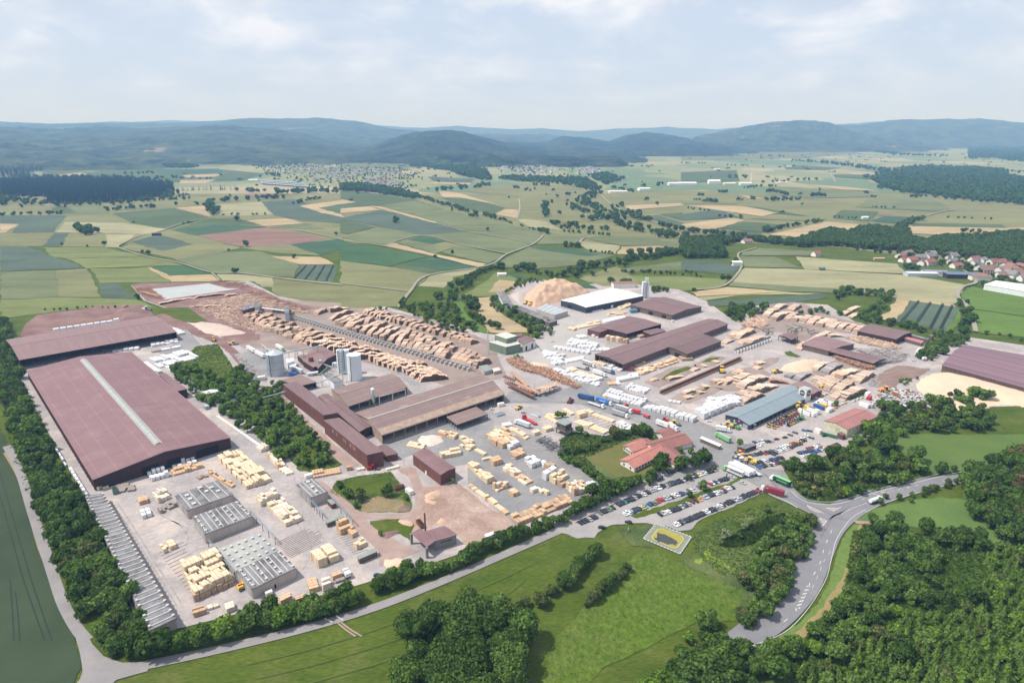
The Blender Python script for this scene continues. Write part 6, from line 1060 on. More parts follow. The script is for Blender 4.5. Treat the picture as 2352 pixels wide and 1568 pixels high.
mound('chip_heap', 'low orange brown heap in the middle of the bark ground', 'D', '1840,580 1860,525 1910,530 1925,580 1880,600', 1.5, .5, CHIP, res=.7, seed=13)
mound('soil_heap', 'small reddish heap in the bend of the dirt track', 'D', '1475,460 1500,425 1560,415 1605,435 1590,470 1530,480', 2, .6, SOIL, res=.7, seed=14)
mound('soil_heap', 'low reddish spoil heap beside the lower grass patch', 'D', '1335,720 1360,660 1480,635 1520,650 1440,700 1390,730', 1.2, .4, SOIL, res=.8, seed=15)
mound('chip_heap', 'orange and red heap at the top of the lower grass patch', 'D', '1475,570 1500,545 1600,560 1640,590 1600,620 1540,600', 1.6, .5, CHIP, res=.7, seed=16)
mound('chip_heap', 'broad pale shavings heap behind the lower hedge', 'D', '1340,960 1350,905 1480,890 1620,920 1640,960 1540,990 1400,1000', 2.2, .4, DUST, res=.8, seed=17)
mound('chip_heap', 'heap of yellow chips by the roadside log pile', 'E', '520,955 600,925 730,945 760,970 640,985', 2.0, .4, DUST, res=1, seed=18)
mound('green_mound', 'grass covered earth mound in the middle of the works', 'D', '930,300 960,230 1130,170 1400,150 1470,220 1450,300 1250,330 1050,330', 2.5, .3, GRASS, nz=.1, res=1, seed=19)
mound('rubble_heap', 'grey rubble heap behind the boiler house', 'D', '1790,640 1830,600 1890,600 1900,630 1850,650', 1.6, .6, mat('grey_rubble', (0.33, 0.36, 0.37), (0.24, 0.26, 0.27), 1.5), res=.5, seed=20)
# ---------------------------------------------------------------- timber stacks
PK = {t: mat('timber_' + t, c, tuple(v * .86 for v in c), .8, .85, obrand=.10, stretch=(.3, 2.5, 3), fine=(1.5, .1)) for t, c in dict(cream=(0.68, 0.54, 0.38), orange=(0.56, 0.38, 0.24), brown=(0.42, 0.29, 0.20), grey=(0.30, 0.26, 0.23), pale=(0.74, 0.64, 0.52)).items()}
PK['white'] = mat('white_wrap', (0.66, 0.66, 0.69), (0.58, 0.59, 0.63), .6, .5, obrand=.08, spec=.4)
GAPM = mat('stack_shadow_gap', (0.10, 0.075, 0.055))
UNIT = {}
def unitstack(tone, lev, var, ln_ratio):
    """unit footprint stack of packs: 1 x 1, pack height .2 each"""
    k = (tone, lev, var)
    if k in UNIT: return UNIT[k]
    rg = random.Random(hash(k) % 9999 if False else lev * 31 + var * 7 + len(tone)); mb = MB()
    nc = 2 if tone != 'white' else 1
    for l in range(lev):
        for c_ in range(nc):
            if l == lev - 1 and nc == 2 and lev > 2 and rg.random() < .3: continue
            j = rg.uniform(-.02, .02); x0 = -.5 + c_ / nc + .012; x1 = -.5 + (c_ + 1) / nc - .012
            mb.box(x0, x1, -.5 + j, .5 + j, l + .10, l + 1.0)
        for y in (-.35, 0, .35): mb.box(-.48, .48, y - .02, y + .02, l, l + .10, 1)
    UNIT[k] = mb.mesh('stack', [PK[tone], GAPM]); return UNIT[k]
STK = []
def cluster(c, o, u, v, nu, nv, lev, tone, lab, fill=1.0, du=.90, dv=.90, ph=1.15):
    O, U, V = [at(P(c, s)[0]) for s in (o, u, v)]; U = (U - O) / nu; V = (V - O) / nv
    mixed = tone.split('+'); fill = min(1, fill + .12)
    for j in range(nv):
        base = random.randint(*lev)
        for i in range(nu):
            if random.random() > fill: continue
            l = max(lev[0], min(lev[1], base + random.choice((-1, 0, 0, 1)))); base = l
            p = O + U * (i + .5) + V * (j + .5) + (U + V) * random.uniform(-.03, .03)
            k_ = .9 if tone == 'white' else 1; STK.append(dict(p=p, su=U.length * du * k_, sv=V.length * dv * k_, rz=math.atan2(U.y, U.x), l=l, tone=random.choice(mixed), lab=lab, ph=ph))
cream = [('B', '1640,1000', '1960,860', '1770,1285', 9, 7, (3, 5), 'cream', 'in the biggest yellow block beside the pale kiln', .92), ('B', '1755,1300', '2120,1140', '1745,1275', 7, 1, (2, 3), 'brown', 'in the dark front row of the yellow block', 1), ('B', '1270,420', '1350,398', '1245,378', 4, 1, (2, 2), 'orange', 'in the short orange row near the big hall', 1),
    ('B', '1425,408', '1535,360', '1392,345', 4, 2, (2, 4), 'pale', 'beside the farthest yard kiln', 1), ('B', '1450,500', '1600,430', '1420,450', 6, 3, (1, 2), 'grey', 'in the old grey group beside the farthest kiln', .8), ('B', '1480,858', '1600,805', '1440,785', 4, 3, (1, 3), 'cream', 'in the small group in mid yard', .65),
    ('B', '1575,155', '1840,80', '1540,110', 10, 2, (1, 2), 'orange', 'in the orange row before the big hall', .9), ('B', '880,287', '988,262', '868,235', 4, 3, (1, 2), 'grey+pale', 'at the corner of the big hall', .9), ('B', '1070,310', '1230,290', '1050,240', 7, 3, (1, 1), 'grey', 'in the scrap timber before the big hall', .7), ('B', '1800,190', '1890,160', '1780,170', 3, 4, (1, 1), 'grey+brown', 'of loose beams behind the kilns', .8),
    ('B', '1870,130', '2100,265', '1900,110', 10, 2, (1, 2), 'orange', 'in the orange row behind the farthest kiln', .8), ('D', '120,277', '345,207', '-150,5', 8, 6, (2, 4), 'cream', 'in the long block right of the big hall', .92), ('D', '235,-52', '308,-78', '215,-90', 3, 1, (2, 3), 'pale', 'single block at the green belt', 1), ('D', '400,97', '472,76', '300,-20', 3, 4, (2, 3), 'orange+pale', 'in the row against the green belt', .9),
    ('D', '475,152', '545,132', '400,95', 2, 3, (1, 1), 'pale', 'low beside the green belt', .8), ('D', '240,437', '400,355', '210,392', 8, 2, (3, 4), 'pale', 'in the upper row of the central block', 1), ('D', '470,617', '620,557', '300,440', 7, 6, (2, 4), 'pale+cream', 'in the central block between the kilns', .9), ('D', '962,694', '1062,652', '932,640', 5, 2, (3, 5), 'orange', 'in the tall block beside the dirt track', 1),
    ('D', '1070,718', '1118,692', '1030,672', 2, 3, (2, 3), 'orange', 'beside the tall block at the dirt track', 1), ('D', '1112,828', '1198,788', '1082,790', 5, 2, (2, 3), 'cream', 'behind the green roofed shed', .9), ('D', '765,990', '858,955', '690,905', 1, 5, (3, 4), 'cream', 'in the left half of the yellow double block', 1), ('D', '870,953', '965,915', '780,860', 1, 5, (3, 4), 'cream', 'in the right half of the yellow double block', 1),
    ('D', '680,1216', '778,1192', '652,1105', 1, 5, (1, 2), 'orange+cream', 'in the ladder of long packs by the hedge', 1), ('D', '802,1203', '885,1172', '792,1140', 1, 3, (2, 3), 'pale', 'of pale packs beside the ladder of long packs', 1), ('D', '890,1102', '985,1066', '882,1070', 1, 2, (2, 2), 'orange', 'near the white camper', 1), ('D', '915,1130', '1005,1103', '915,1105', 1, 2, (1, 1), 'grey', 'of grey beams near the white camper', 1),
    ('D', '420,1348', '530,1292', '410,1285', 1, 3, (1, 3), 'orange', 'behind the hedge, below the nearest kiln', 1), ('D', '560,1292', '650,1262', '550,1262', 2, 2, (1, 1), 'orange', 'low behind the hedge, right of the nearest kiln', .9), ('B', '1750,1437', '1875,1397', '1735,1392', 1, 4, (1, 2), 'orange', 'behind the hedge at the end of the kiln row', 1), ('B', '1885,1372', '1985,1340', '1870,1345', 2, 2, (1, 1), 'orange+pale', 'low, behind the hedge by the kilns', .9), ('B', '2050,1402', '2130,1372', '2035,1345', 3, 2, (2, 2), 'pale', 'pale pair behind the hedge by the kilns', .9),
    ('D', '720,178', '970,132', '705,130', 10, 3, (1, 2), 'orange', 'in the orange row at the small kiln', .85), ('D', '1020,110', '1070,100', '1015,90', 1, 1, (2, 2), 'brown', 'single brown one beyond the small kiln', 1), ('D', '1115,112', '1185,100', '1110,95', 2, 1, (1, 1), 'pale', 'beside the red forklift', 1), ('D', '1380,110', '1500,80', '1375,95', 3, 1, (1, 1), 'pale', 'before the maroon barn', .8),
    ('F', '0,722', '345,985', '28,700', 18, 1, (1, 2), 'cream+orange+brown', 'in the single file along the bark ground', .95), ('F', '450,1082', '960,868', '385,1000', 18, 3, (1, 2), 'orange+brown', 'in the brown ladder along the hedge', .92), ('F', '172,702', '238,672', '0,545', 3, 7, (1, 3), 'cream', 'in the first column of the asphalt yard', .9), ('F', '265,397', '440,335', '170,250', 5, 4, (1, 3), 'cream+orange', 'in the upper left of the asphalt yard', .7),
    ('F', '520,302', '557,280', '360,205', 2, 7, (1, 2), 'cream', 'in the file at the top of the asphalt yard', .9), ('F', '420,482', '512,442', '392,425', 4, 2, (2, 3), 'brown+orange', 'brownish, left of the white packs', .95), ('F', '722,582', '790,552', '697,548', 4, 1, (2, 3), 'brown', 'brown, right of the white packs', 1), ('F', '265,772', '377,722', '222,742', 6, 2, (1, 4), 'pale+orange', 'in the stair shaped block', 1),
    ('F', '410,817', '467,792', '365,782', 4, 2, (2, 2), 'orange+cream', 'in the small square block', 1), ('F', '520,714', '592,682', '315,572', 3, 6, (1, 3), 'orange+pale', 'in the second column of the asphalt yard', .9), ('F', '630,832', '740,792', '560,760', 4, 3, (1, 2), 'cream+pale', 'in the loose group of the asphalt yard', .5), ('F', '790,707', '908,642', '738,672', 7, 2, (2, 4), 'cream', 'in the block behind the white cube', 1),
    ('F', '850,735', '890,715', '805,700', 2, 2, (2, 3), 'brown', 'brown, before the block behind the white cube', 1), ('F', '962,807', '1110,768', '885,735', 7, 3, (2, 4), 'pale+orange', 'in the last block before the hedge corner', 1), ('F', '0,350', '60,330', '-80,290', 3, 3, (1, 2), 'cream', 'at the left rim of the asphalt yard', .8), ('F', '60,400', '150,445', '80,380', 5, 1, (1, 2), 'cream', 'in the short file at the left rim', .9), ('F', '130,490', '220,470', '125,475', 2, 1, (1, 1), 'cream', 'flat one at the left rim', 1), ('F', '230,540', '310,515', '200,500', 3, 2, (1, 3), 'orange', 'between the first and second column', .7),
    ('F', '1030,48', '1310,148', '1050,28', 9, 1, (1, 2), 'cream', 'in the upper file beyond the stilt cabin', .95), ('F', '972,150', '1245,255', '1000,115', 8, 1, (1, 2), 'cream', 'in the lower file beyond the stilt cabin', .95), ('F', '1000,110', '1065,90', '985,75', 3, 2, (2, 3), 'cream', 'in the block at the head of the files', .9), ('F', '700,100', '805,160', '728,60', 4, 2, (1, 2), 'cream', 'round the tree behind the stilt cabin', .8), ('F', '860,30', '940,80', '880,15', 4, 1, (1, 1), 'cream', 'right of the tree behind the stilt cabin', .8), ('F', '590,265', '650,245', '585,240', 2, 1, (2, 2), 'cream', 'pair left of the stilt cabin', 1), ('F', '690,235', '760,212', '682,205', 2, 1, (2, 2), 'cream', 'pair close to the stilt cabin', 1),
    ('C', '1560,1460', '1710,1490', '1590,1415', 5, 2, (1, 1), 'cream', 'flat, left of the offcut heap', .8), ('C', '1840,1350', '1995,1395', '1880,1315', 6, 3, (1, 2), 'orange+cream', 'flat, right of the offcut heap', .8), ('C', '2120,1505', '2185,1470', '2040,1450', 3, 3, (1, 2), 'cream', 'at the far left of the asphalt yard', .7), ('C', '1880,1570', '2060,1535', '1860,1530', 6, 2, (2, 3), 'cream', 'beside the maroon barn', .95),
    ('E', '1270,735', '1460,765', '1245,705', 7, 2, (2, 4), 'cream+brown', 'in the tall row before the stepped hall', .95), ('E', '990,630', '1200,585', '980,605', 9, 2, (1, 2), 'cream', 'in the cream row left of the stepped hall', .85), ('E', '905,640', '970,650', '915,620', 2, 1, (2, 2), 'cream', 'pair at the end of the cream row', 1), ('E', '1370,455', '1470,425', '1365,430', 5, 2, (1, 2), 'cream', 'by the white roofed hall', .9), ('E', '1260,510', '1440,500', '1260,485', 7, 2, (1, 1), 'orange+cream', 'beyond the stepped hall', .7),
    ('E', '1560,1050', '1905,930', '1520,1010', 15, 3, (1, 2), 'brown+cream+orange', 'in the long brown field by the processing hall', .85), ('E', '1125,935', '1390,1015', '1160,900', 7, 2, (1, 2), 'cream+white', 'under the gable of the processing hall', .75), ('E', '1520,975', '1600,945', '1500,950', 4, 2, (1, 2), 'orange', 'close to the processing hall wall', .8), ('E', '1920,920', '2020,915', '1925,890', 4, 1, (2, 2), 'brown', 'brown, at the front wing door', 1), ('E', '1545,715', '1610,700', '1540,700', 4, 1, (1, 2), 'brown', 'behind the processing hall', 1)]
white = [('B', '1290,548', '1382,520', '1262,492', 2, 2, (2, 2), 'white', 'in the pair of white cubes in mid yard', 1), ('B', '1375,205', '1540,160', '1325,145', 4, 3, (1, 3), 'white', 'left of the two white groups before the big hall', .9), ('B', '1570,110', '1790,50', '1540,50', 5, 3, (1, 3), 'white', 'right of the two white groups before the big hall', .9), ('B', '650,100', '805,350', '625,100', 8, 1, (2, 2), 'white', 'in the white file beside the left belt', 1), ('A', '480,1430', '610,1640', '465,1430', 6, 1, (1, 2), 'white', 'in the far white file beside the left belt', .8),
    ('A', '1350,668', '1700,585', '1440,752', 10, 2, (1, 2), 'white', 'in the fan of long white packs', .95), ('A', '1300,705', '1440,805', '1325,690', 6, 1, (1, 2), 'white', 'in the file along the side of the big hall', .9), ('A', '1440,700', '1730,905', '1465,690', 10, 1, (1, 2), 'white', 'in the file beside the green belt', .9), ('A', '1850,1030', '2000,985', '1820,1000', 1, 2, (3, 3), 'white', 'tall, at the edge of the green belt', 1), ('A', '1950,1105', '2100,1060', '1900,1040', 1, 4, (2, 3), 'white', 'in the four long ones by the dark hut', 1), ('A', '1960,1190', '2360,1470', '1970,1180', 18, 1, (1, 1), 'white+pale', 'in the low file along the green belt', .9),
    ('A', '1025,603', '1265,585', '1020,585', 5, 1, (1, 2), 'white', 'in the open hall mouth, left', 1), ('A', '1370,560', '1620,515', '1362,535', 6, 2, (1, 2), 'white', 'in the open hall mouth, right', 1), ('A', '480,425', '1090,335', '478,415', 10, 1, (3, 4), 'white', 'behind the open fronted hall', .8), ('A', '1560,400', '1660,455', '1545,385', 4, 1, (1, 2), 'white', 'at the gable of the open fronted hall', 1), ('A', '1370,610', '1640,560', '1365,595', 3, 1, (1, 1), 'white+grey', 'in the low row before the open hall', .9),
    ('F', '377,394', '472,355', '345,365', 3, 2, (2, 3), 'white', 'in the white stair block of the asphalt yard', 1), ('F', '570,567', '660,525', '512,495', 2, 3, (2, 3), 'white', 'in the large white block of the asphalt yard', 1), ('F', '695,565', '735,545', '652,520', 1, 2, (2, 3), 'white', 'right of the large white block', 1), ('F', '702,675', '812,605', '668,648', 2, 2, (3, 4), 'white', 'in the tall white cube', 1), ('F', '1115,790', '1180,750', '1065,745', 2, 2, (3, 4), 'white', 'at the hedge corner', 1), ('F', '1345,175', '1450,235', '1390,125', 4, 4, (1, 3), 'white', 'behind the office hedge', .9), ('F', '320,200', '400,185', '310,170', 3, 1, (1, 2), 'white', 'at the top of the asphalt yard', 1),
    ('E', '1120,705', '1190,712', '1115,675', 2, 2, (1, 2), 'white', 'at the corner of the stepped hall', 1), ('E', '985,715', '1065,705', '1000,690', 3, 1, (1, 2), 'white', 'in the trio near the stepped hall', 1), ('E', '890,780', '1155,830', '930,725', 8, 4, (1, 3), 'white', 'in the upper white block', .9), ('E', '765,810', '1095,865', '785,790', 8, 1, (2, 2), 'white', 'in the middle white row', .9), ('E', '1060,830', '1280,830', '1080,800', 6, 1, (1, 1), 'white', 'in the low white row', .9), ('E', '650,880', '845,935', '690,820', 6, 4, (1, 2), 'white', 'in the left white block', .85),
    ('E', '880,940', '1045,905', '890,910', 6, 2, (1, 1), 'white', 'in the small white square', .9), ('E', '900,1010', '1195,1110', '925,985', 9, 1, (1, 2), 'white+cream', 'in the upper of two long white files', .95), ('E', '760,1015', '1180,1155', '790,980', 12, 2, (1, 2), 'white', 'in the lower of two long white files', .85), ('E', '1350,1115', '1545,1075', '1345,1075', 7, 3, (1, 2), 'white', 'beside the junction of the yard lanes', .9), ('E', '1265,1140', '1380,1135', '1265,1115', 3, 1, (1, 2), 'white+orange', 'three at the lane crossing', 1), ('E', '1425,1175', '1600,1220', '1480,1130', 6, 3, (1, 2), 'white', 'in the square group below the crossing', .9),
    ('E', '1215,1235', '1560,1335', '1290,1180', 11, 4, (1, 2), 'white', 'in the long white block above the trucks', .92), ('E', '1590,1350', '2050,1485', '1615,1315', 11, 1, (1, 3), 'white', 'in the file leading to the loader', .9), ('E', '2126,1452', '2385,1345', '2050,1385', 5, 3, (3, 4), 'white', 'in the biggest white block left of the workshop', 1), ('G', '20,1130', '330,1090', '70,1040', 7, 3, (2, 3), 'white', 'in the rear part of the biggest white block', .95), ('G', '225,1035', '290,1025', '220,1010', 1, 1, (2, 2), 'white', 'single white cube behind the big block', 1), ('E', '1810,1290', '1925,1310', '1815,1270', 3, 1, (1, 1), 'white', 'at the end of the log troughs', 1),
    ('E', '1230,575', '1430,530', '1225,550', 7, 2, (1, 2), 'white', 'in the row beyond the stepped hall', .85), ('E', '1115,480', '1220,460', '1112,465', 4, 1, (1, 1), 'white', 'before the white roofed hall', .8), ('E', '760,965', '800,955', '770,940', 1, 1, (2, 2), 'white', 'single one left of the upper file', 1), ('E', '820,955', '860,950', '825,930', 1, 1, (2, 2), 'white', 'single one above the upper file', 1)]
for r_ in cream + white: cluster(*r_)
PROJ = lambda q: scr(q['p'].x, q['p'].y)
def onv(p): u, v = scr(p.x, p.y); return -10 < u < 2361 and v < 1590
for fam, test, nm, cat in (('timber', lambda t: t != 'white', 'timber_stack', 'timber stack'), ('wrapped', lambda t: t == 'white', 'wrapped_pack', 'wrapped timber')):
    L = [q for q in STK if test(q['tone']) and onv(q['p'])]; L.sort(key=lambda q: -(q['su'] + q['sv'] + q['l']) * 1e4 / (q['p'] - cam.location).length_squared)
    ind, rest = L[:298], L[298:]; ind.sort(key=lambda q: (q['lab'], PROJ(q)[0])); cnt = {}; idx = {}
    for q in ind: cnt[q['lab']] = cnt.get(q['lab'], 0) + 1
    for q in ind:
        idx[q['lab']] = idx.get(q['lab'], 0) + 1; w_ = {'cream': 'yellow', 'orange': 'orange', 'brown': 'brown', 'grey': 'grey', 'pale': 'pale', 'white': 'wrapped'}[q['tone']]
        lab = ('%s timber stack %s' % (w_, q['lab'])) if cnt[q['lab']] == 1 else '%s from left, %s timber stack %s' % (nth(idx[q['lab']]), w_, q['lab'])
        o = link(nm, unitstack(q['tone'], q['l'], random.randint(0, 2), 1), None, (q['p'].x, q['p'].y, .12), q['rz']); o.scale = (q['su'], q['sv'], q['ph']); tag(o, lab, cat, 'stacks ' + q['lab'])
    if rest:
        mbs = {}
        for q in rest: mbs.setdefault(q['tone'], MB()).box(-q['su'] / 2, q['su'] / 2, -q['sv'] / 2, q['sv'] / 2, .12, .12 + q['l'] * q['ph'], rz=q['rz'], c=(q['p'].x, q['p'].y))
        mb = MB(); tl = sorted(mbs)
        for k, t in enumerate(tl): mb.add(mbs[t].v, mbs[t].f, k)
        tag(mb.build('timber_stacks' if fam == 'timber' else 'wrapped_packs', [PK[t] for t in tl]), 'remaining %s timber stacks far back in the yards' % ('bare' if fam == 'timber' else 'white wrapped'), kind='stuff')
# bearers lying on the yard
BEAR = mat('bearers', (0.20, 0.165, 0.145), (0.26, 0.22, 0.19), 1)
def bearers(c, o, u, v, n, lab):
    O, U, V = [at(P(c, s)[0]) for s in (o, u, v)]; mb = MB(); d = (U - O); V = V - O
    for k in range(0, n, 2):
        a = O + V * (k / n); b_ = a + d * random.uniform(.75, 1.0); s = (b_ - a).normalized(); nn = Vector((-s.y, s.x, 0)) * .14; mb.prism([a - nn, b_ - nn, b_ + nn, a + nn], .08, .22)
    tag(mb.build('timber_bearers', BEAR), lab, 'bearers', kind='stuff')
bearers('B', '1440,850', '1680,740', '1740,1240', 28, 'rows of low timber bearers round the biggest yellow block'); bearers('D', '380,760', '720,600', '520,905', 26, 'rows of low timber bearers behind the nearest kilns'); bearers('D', '100,60', '200,40', '110,280', 10, 'bearers beside the long block'); bearers('D', '930,680', '1060,640', '1100,880', 22, 'bearers beside the dirt track')
bearers('F', '380,320', '560,290', '980,640', 40, 'bearers between the packs on the asphalt'); bearers('F', '60,560', '180,520', '420,840', 34, 'bearers at the left of the asphalt'); bearers('F', '930,80', '1150,20', '1200,220', 16, 'bearers beyond the stilt cabin'); bearers('E', '1180,740', '1480,700', '1280,800', 12, 'bearers before the stepped hall'); bearers('B', '1230,380', '1400,330', '1300,420', 6, 'bearers under the short orange row')
# ---------------------------------------------------------------- log stacks
LOGS = mat('peeled_logs', (0.62, 0.46, 0.36), (0.50, 0.36, 0.275), 0.4, .9, island=.22, obrand=.10, stretch=(1, .1, 1))
LOGP = mat('pale_logs', (0.60, 0.47, 0.38), (0.48, 0.37, 0.30), 0.4, .9, island=.22, obrand=.10)
LOGB = mat('bark_logs', (0.33, 0.19, 0.13), (0.42, 0.26, 0.18), 0.4, .9, island=.3)
LOGG = mat('grey_logs', (0.28, 0.25, 0.25), (0.36, 0.33, 0.33), 0.4, .9, island=.3)
ENDS = mat('shaded_log_ends', (0.12, 0.072, 0.052), (0.07, 0.043, 0.033), 1.2, .95, island=.35)  # bark-brown log ends, darkened further to paint in shade on the pile fronts
PILES = {}
def pilemesh(var, tone):
    k = (var, tone)
    if k in PILES: return PILES[k]
    rg = random.Random(var); L, Hh, W = 30.0, 5.0, 5.4; r = .33; V = []; F = []; MI = []; o = 0; shape = var % 3
    nx = int(L / (2 * r))
    ang = [(math.cos(t * math.pi / 3), math.sin(t * math.pi / 3)) for t in range(6)]
    for i in range(nx):
        x = -L / 2 + r + i * 2 * r; t = abs(x) / (L / 2)
        top = Hh * min(1, ((1 - t) * 3.0) if shape == 0 else math.sqrt(max(0, 1 - t * t)) * 1.05 if shape == 1 else (1 - (x / L + .5)) * 1.4 + .15) * (1 + .12 * math.sin(x * .5 + var) + rg.uniform(-.05, .05))
        nz = max(1, int(top / (r * 1.75)))
        for j in range(nz):
            z = r + j * r * 1.75; xx = x + (r if j % 2 else 0); y0 = -W / 2 + rg.uniform(-.3, .3); y1 = W / 2 + rg.uniform(-.3, .3); rr = r * rg.uniform(.75, 1.05)
            if 0 < j < nz - 2 and 2 < i < nx - 2: y1 = y0 + .5; 
            for y in (y0, y1):
                for c_, s_ in ang: V.append((xx + rr * c_, y, z + rr * s_))
            F.append([o + q for q in range(6)][::-1]); F.append([o + 6 + q for q in range(6)]); MI += [1, 1]
            for q in range(6): F.append([o + q, o + (q + 1) % 6, o + 6 + (q + 1) % 6, o + 6 + q]); MI.append(0)
            o += 12
            if 0 < j < nz - 2 and 2 < i < nx - 2:          # the same log's other end
                for y in (W / 2 - .5 + rg.uniform(-.3, .3), W / 2 + rg.uniform(-.3, .3)):
                    for c_, s_ in ang: V.append((xx + rr * c_, y, z + rr * s_))
                F.append([o + 6 + q for q in range(6)]); MI.append(1)
                for q in range(6): F.append([o + q, o + (q + 1) % 6, o + 6 + (q + 1) % 6, o + 6 + q]); MI.append(0)
                o += 12
    PILES[k] = mesh('log_stack', V, F, [dict(o=LOGS, p=LOGP, b=LOGB, g=LOGG)[tone], ENDS], MI); return PILES[k]
LG = []
def pile(a, b_, h, w, tone, lab): LG.append((a, b_, h, w, tone, lab))
def plerp(pts, t):
    t = t * (len(pts) - 1); i = min(int(t), len(pts) - 2); return pts[i].lerp(pts[i + 1], t - i)
def lane(c, A, B_, n, h, w, tone, lab, cols=1, gap=.06, drop=0.04):
    A, B_ = PW(c, A), PW(c, B_)
    for k in range(n):
        a, b_ = plerp(A, (k + .5) / n), plerp(B_, (k + .5) / n)
        cl = cols if random.random() < .25 else 1
        for j in range(cl):
            if random.random() < drop: continue
            t0, t1 = j / cl + gap * random.random(), (j + 1) / cl - gap * random.random()
            pile(a.lerp(b_, t0), a.lerp(b_, t1), h * random.uniform(.7, 1.12), w, random.choice(tone), lab)
lane('C', '80,300 260,400 520,510 700,560 1220,690 1500,790 1720,890', '260,245 470,320 720,400 1100,520 1500,640 1800,740 2000,865', 40, 5.4, 5.2, 'oooop', 'below the sorting line', 2, .10)
lane('C', '800,300 1060,420 1500,570 1850,680 2180,760', '1030,215 1240,290 1640,430 1990,530 2345,700', 28, 5.8, 5.2, 'ooop', 'above the sorting line', 2, .06)
lane('C', '1150,245 1330,310 1600,385 1960,495 2140,535', '1260,225 1500,290 1740,345 2070,450 2230,510', 24, 5.2, 5.0, 'ooo', 'in the outer arc of the round log yard')
for s, h in (('735,265 832,228', 4), ('860,240 1040,205', 5)): a, b_ = PW('C', s); pile(a, b_, h, 7, 'o', 'at the head of the upper lane')
for s, h, t in (('345,925 575,835', 5, 'p'), ('285,885 440,810', 4, 'p'), ('340,1065 545,985', 4, 'p'), ('440,985 668,900', 5, 'p'), ('330,1020 470,960', 4, 'p'), ('1200,978 1355,895', 5, 'p'), ('1115,940 1230,880', 4.5, 'p'), ('1245,1035 1465,935', 4, 'p'), ('1180,1025 1300,975', 3, 'p'), ('1385,882 1535,800', 4.5, 'p'), ('1345,860 1420,820', 3, 'p'), ('1065,915 1195,848', 4.5, 'p'), ('1015,885 1090,845', 3.5, 'p'), ('1235,838 1395,755', 3.5, 'o'), ('1190,825 1270,785', 2.5, 'o'),
        ('1105,795 1240,715', 3.5, 'g'), ('1015,765 1130,700', 3, 'p'), ('850,860 965,795', 3, 'g'), ('775,835 850,800', 2.5, 'g'), ('830,325 930,280', 4, 'p'), ('900,338 1000,285', 4, 'p'), ('970,352 1080,295', 4, 'o'), ('1060,372 1160,298', 4, 'p'), ('1120,376 1220,315', 3.5, 'p'), ('1170,388 1260,335', 3, 'p'), ('1245,392 1330,345', 3, 'p'), ('1320,412 1400,358', 3, 'o'), ('1385,432 1455,372', 3, 'o'), ('310,475 465,412', 4, 'o'), ('265,465 330,425', 3, 'o'), ('405,545 550,455', 4, 'o'), ('345,535 430,500', 3, 'o'), ('195,525 275,495', 2, 'o'),
        ('575,290 668,225', 5, 'p'), ('665,220 752,180', 4, 'p'), ('645,318 810,240', 5.5, 'p'), ('765,310 860,255', 3, 'p'), ('800,230 880,185', 4, 'p'), ('940,545 1150,420', 3, 'p'), ('870,585 960,520', 3, 'o'), ('1150,460 1290,455', 2.5, 'p'), ('95,885 180,850', 2.5, 'o'), ('185,895 300,840', 2.5, 'o'), ('290,795 380,768', 1.5, 'o'), ('490,712 570,688', 1.5, 'o'), ('480,752 530,738', 1.2, 'o'), ('1260,275 1330,235', 2, 'p'), ('1330,235 1420,185', 2, 'p'), ('1340,290 1440,250', 2, 'p'), ('610,870 800,880', 3, 'b'), ('0,920 70,905', 1.5, 'o'), ('0,730 50,720', 1, 'o'), ('110,695 160,680', 1, 'o')):
    a, b_ = PW('G', s); pile(a, b_, h, 7.5 if h > 3 else 6, t, 'in the right hand log yard')
for s, h, t in (('1090,1380 1320,1330', 2.5, 'o'), ('1320,1335 1560,1305', 2.5, 'o'), ('1400,1400 1520,1385', 2.5, 'o'), ('1540,1320 1630,1310', 2, 'p'), ('1310,1400 1380,1395', 1.5, 'b'), ('960,1290 1100,1330', 2, 'b')):
    a, b_ = PW('L', s); pile(a, b_, h, 5, t, 'beside the grey gravel pad')
for s, h in (('1805,1090 1950,1050', 2.2), ('2020,1010 2090,985', 1.5), ('1950,1210 2060,1180', 1.8), ('2080,1210 2140,1195', 1.5), ('1960,1260 2040,1235', 1.5), ('2210,1110 2330,1080', 2), ('2240,1130 2351,1100', 2), ('1650,1095 1720,1080', 1)):
    a, b_ = PW('E', s); pile(a, b_, h, 4.5, 'o', 'along the log troughs')
LG.sort(key=lambda q: (q[5], scr(*((q[0] + q[1]) / 2)[:2])[0])); cnt = {}
for a, b_, h, w_, tone, lab in LG:
    cnt[lab] = cnt.get(lab, 0) + 1; d = b_ - a; c_ = (a + b_) / 2
    o = link('log_stack', pilemesh(random.randint(0, 5), tone), None, (c_.x, c_.y, .1), math.atan2(d.y, d.x)); o.scale = (d.length / 30, w_ / 5.4, h / 5)
    tag(o, '%s log stack from left %s' % (nth(cnt[lab]), lab), 'log stack', 'log stacks ' + lab)
def logscatter(name, label, c, s, n, ln, h, m, r=.25, align=None, spread=.5):
    w = PW(c, s); xs = [p.x for p in w]; ys = [p.y for p in w]; mb = MB(); k = 0; poly = [(p.x, p.y) for p in w]
    A = rng.uniform([min(xs), min(ys)], [max(xs), max(ys)], (n * 4, 2)); A = A[inside(A[:, 0], A[:, 1], poly)][:n]
    for x, y in A:
        a = (align if align is not None else 0) + rng.normal() * spread; l = ln * rng.uniform(.5, 1.1); z = .2 + rng.random() * h; dx, dy = math.cos(a) * l / 2, math.sin(a) * l / 2; t = rng.uniform(-.3, .3)
        mb.tube((x - dx, y - dy, max(z - t, .15)), (x + dx, y + dy, z + t), r * rng.uniform(.7, 1.2), n=5, cap=True)
    tag(mb.build(name, m), label, kind='stuff')
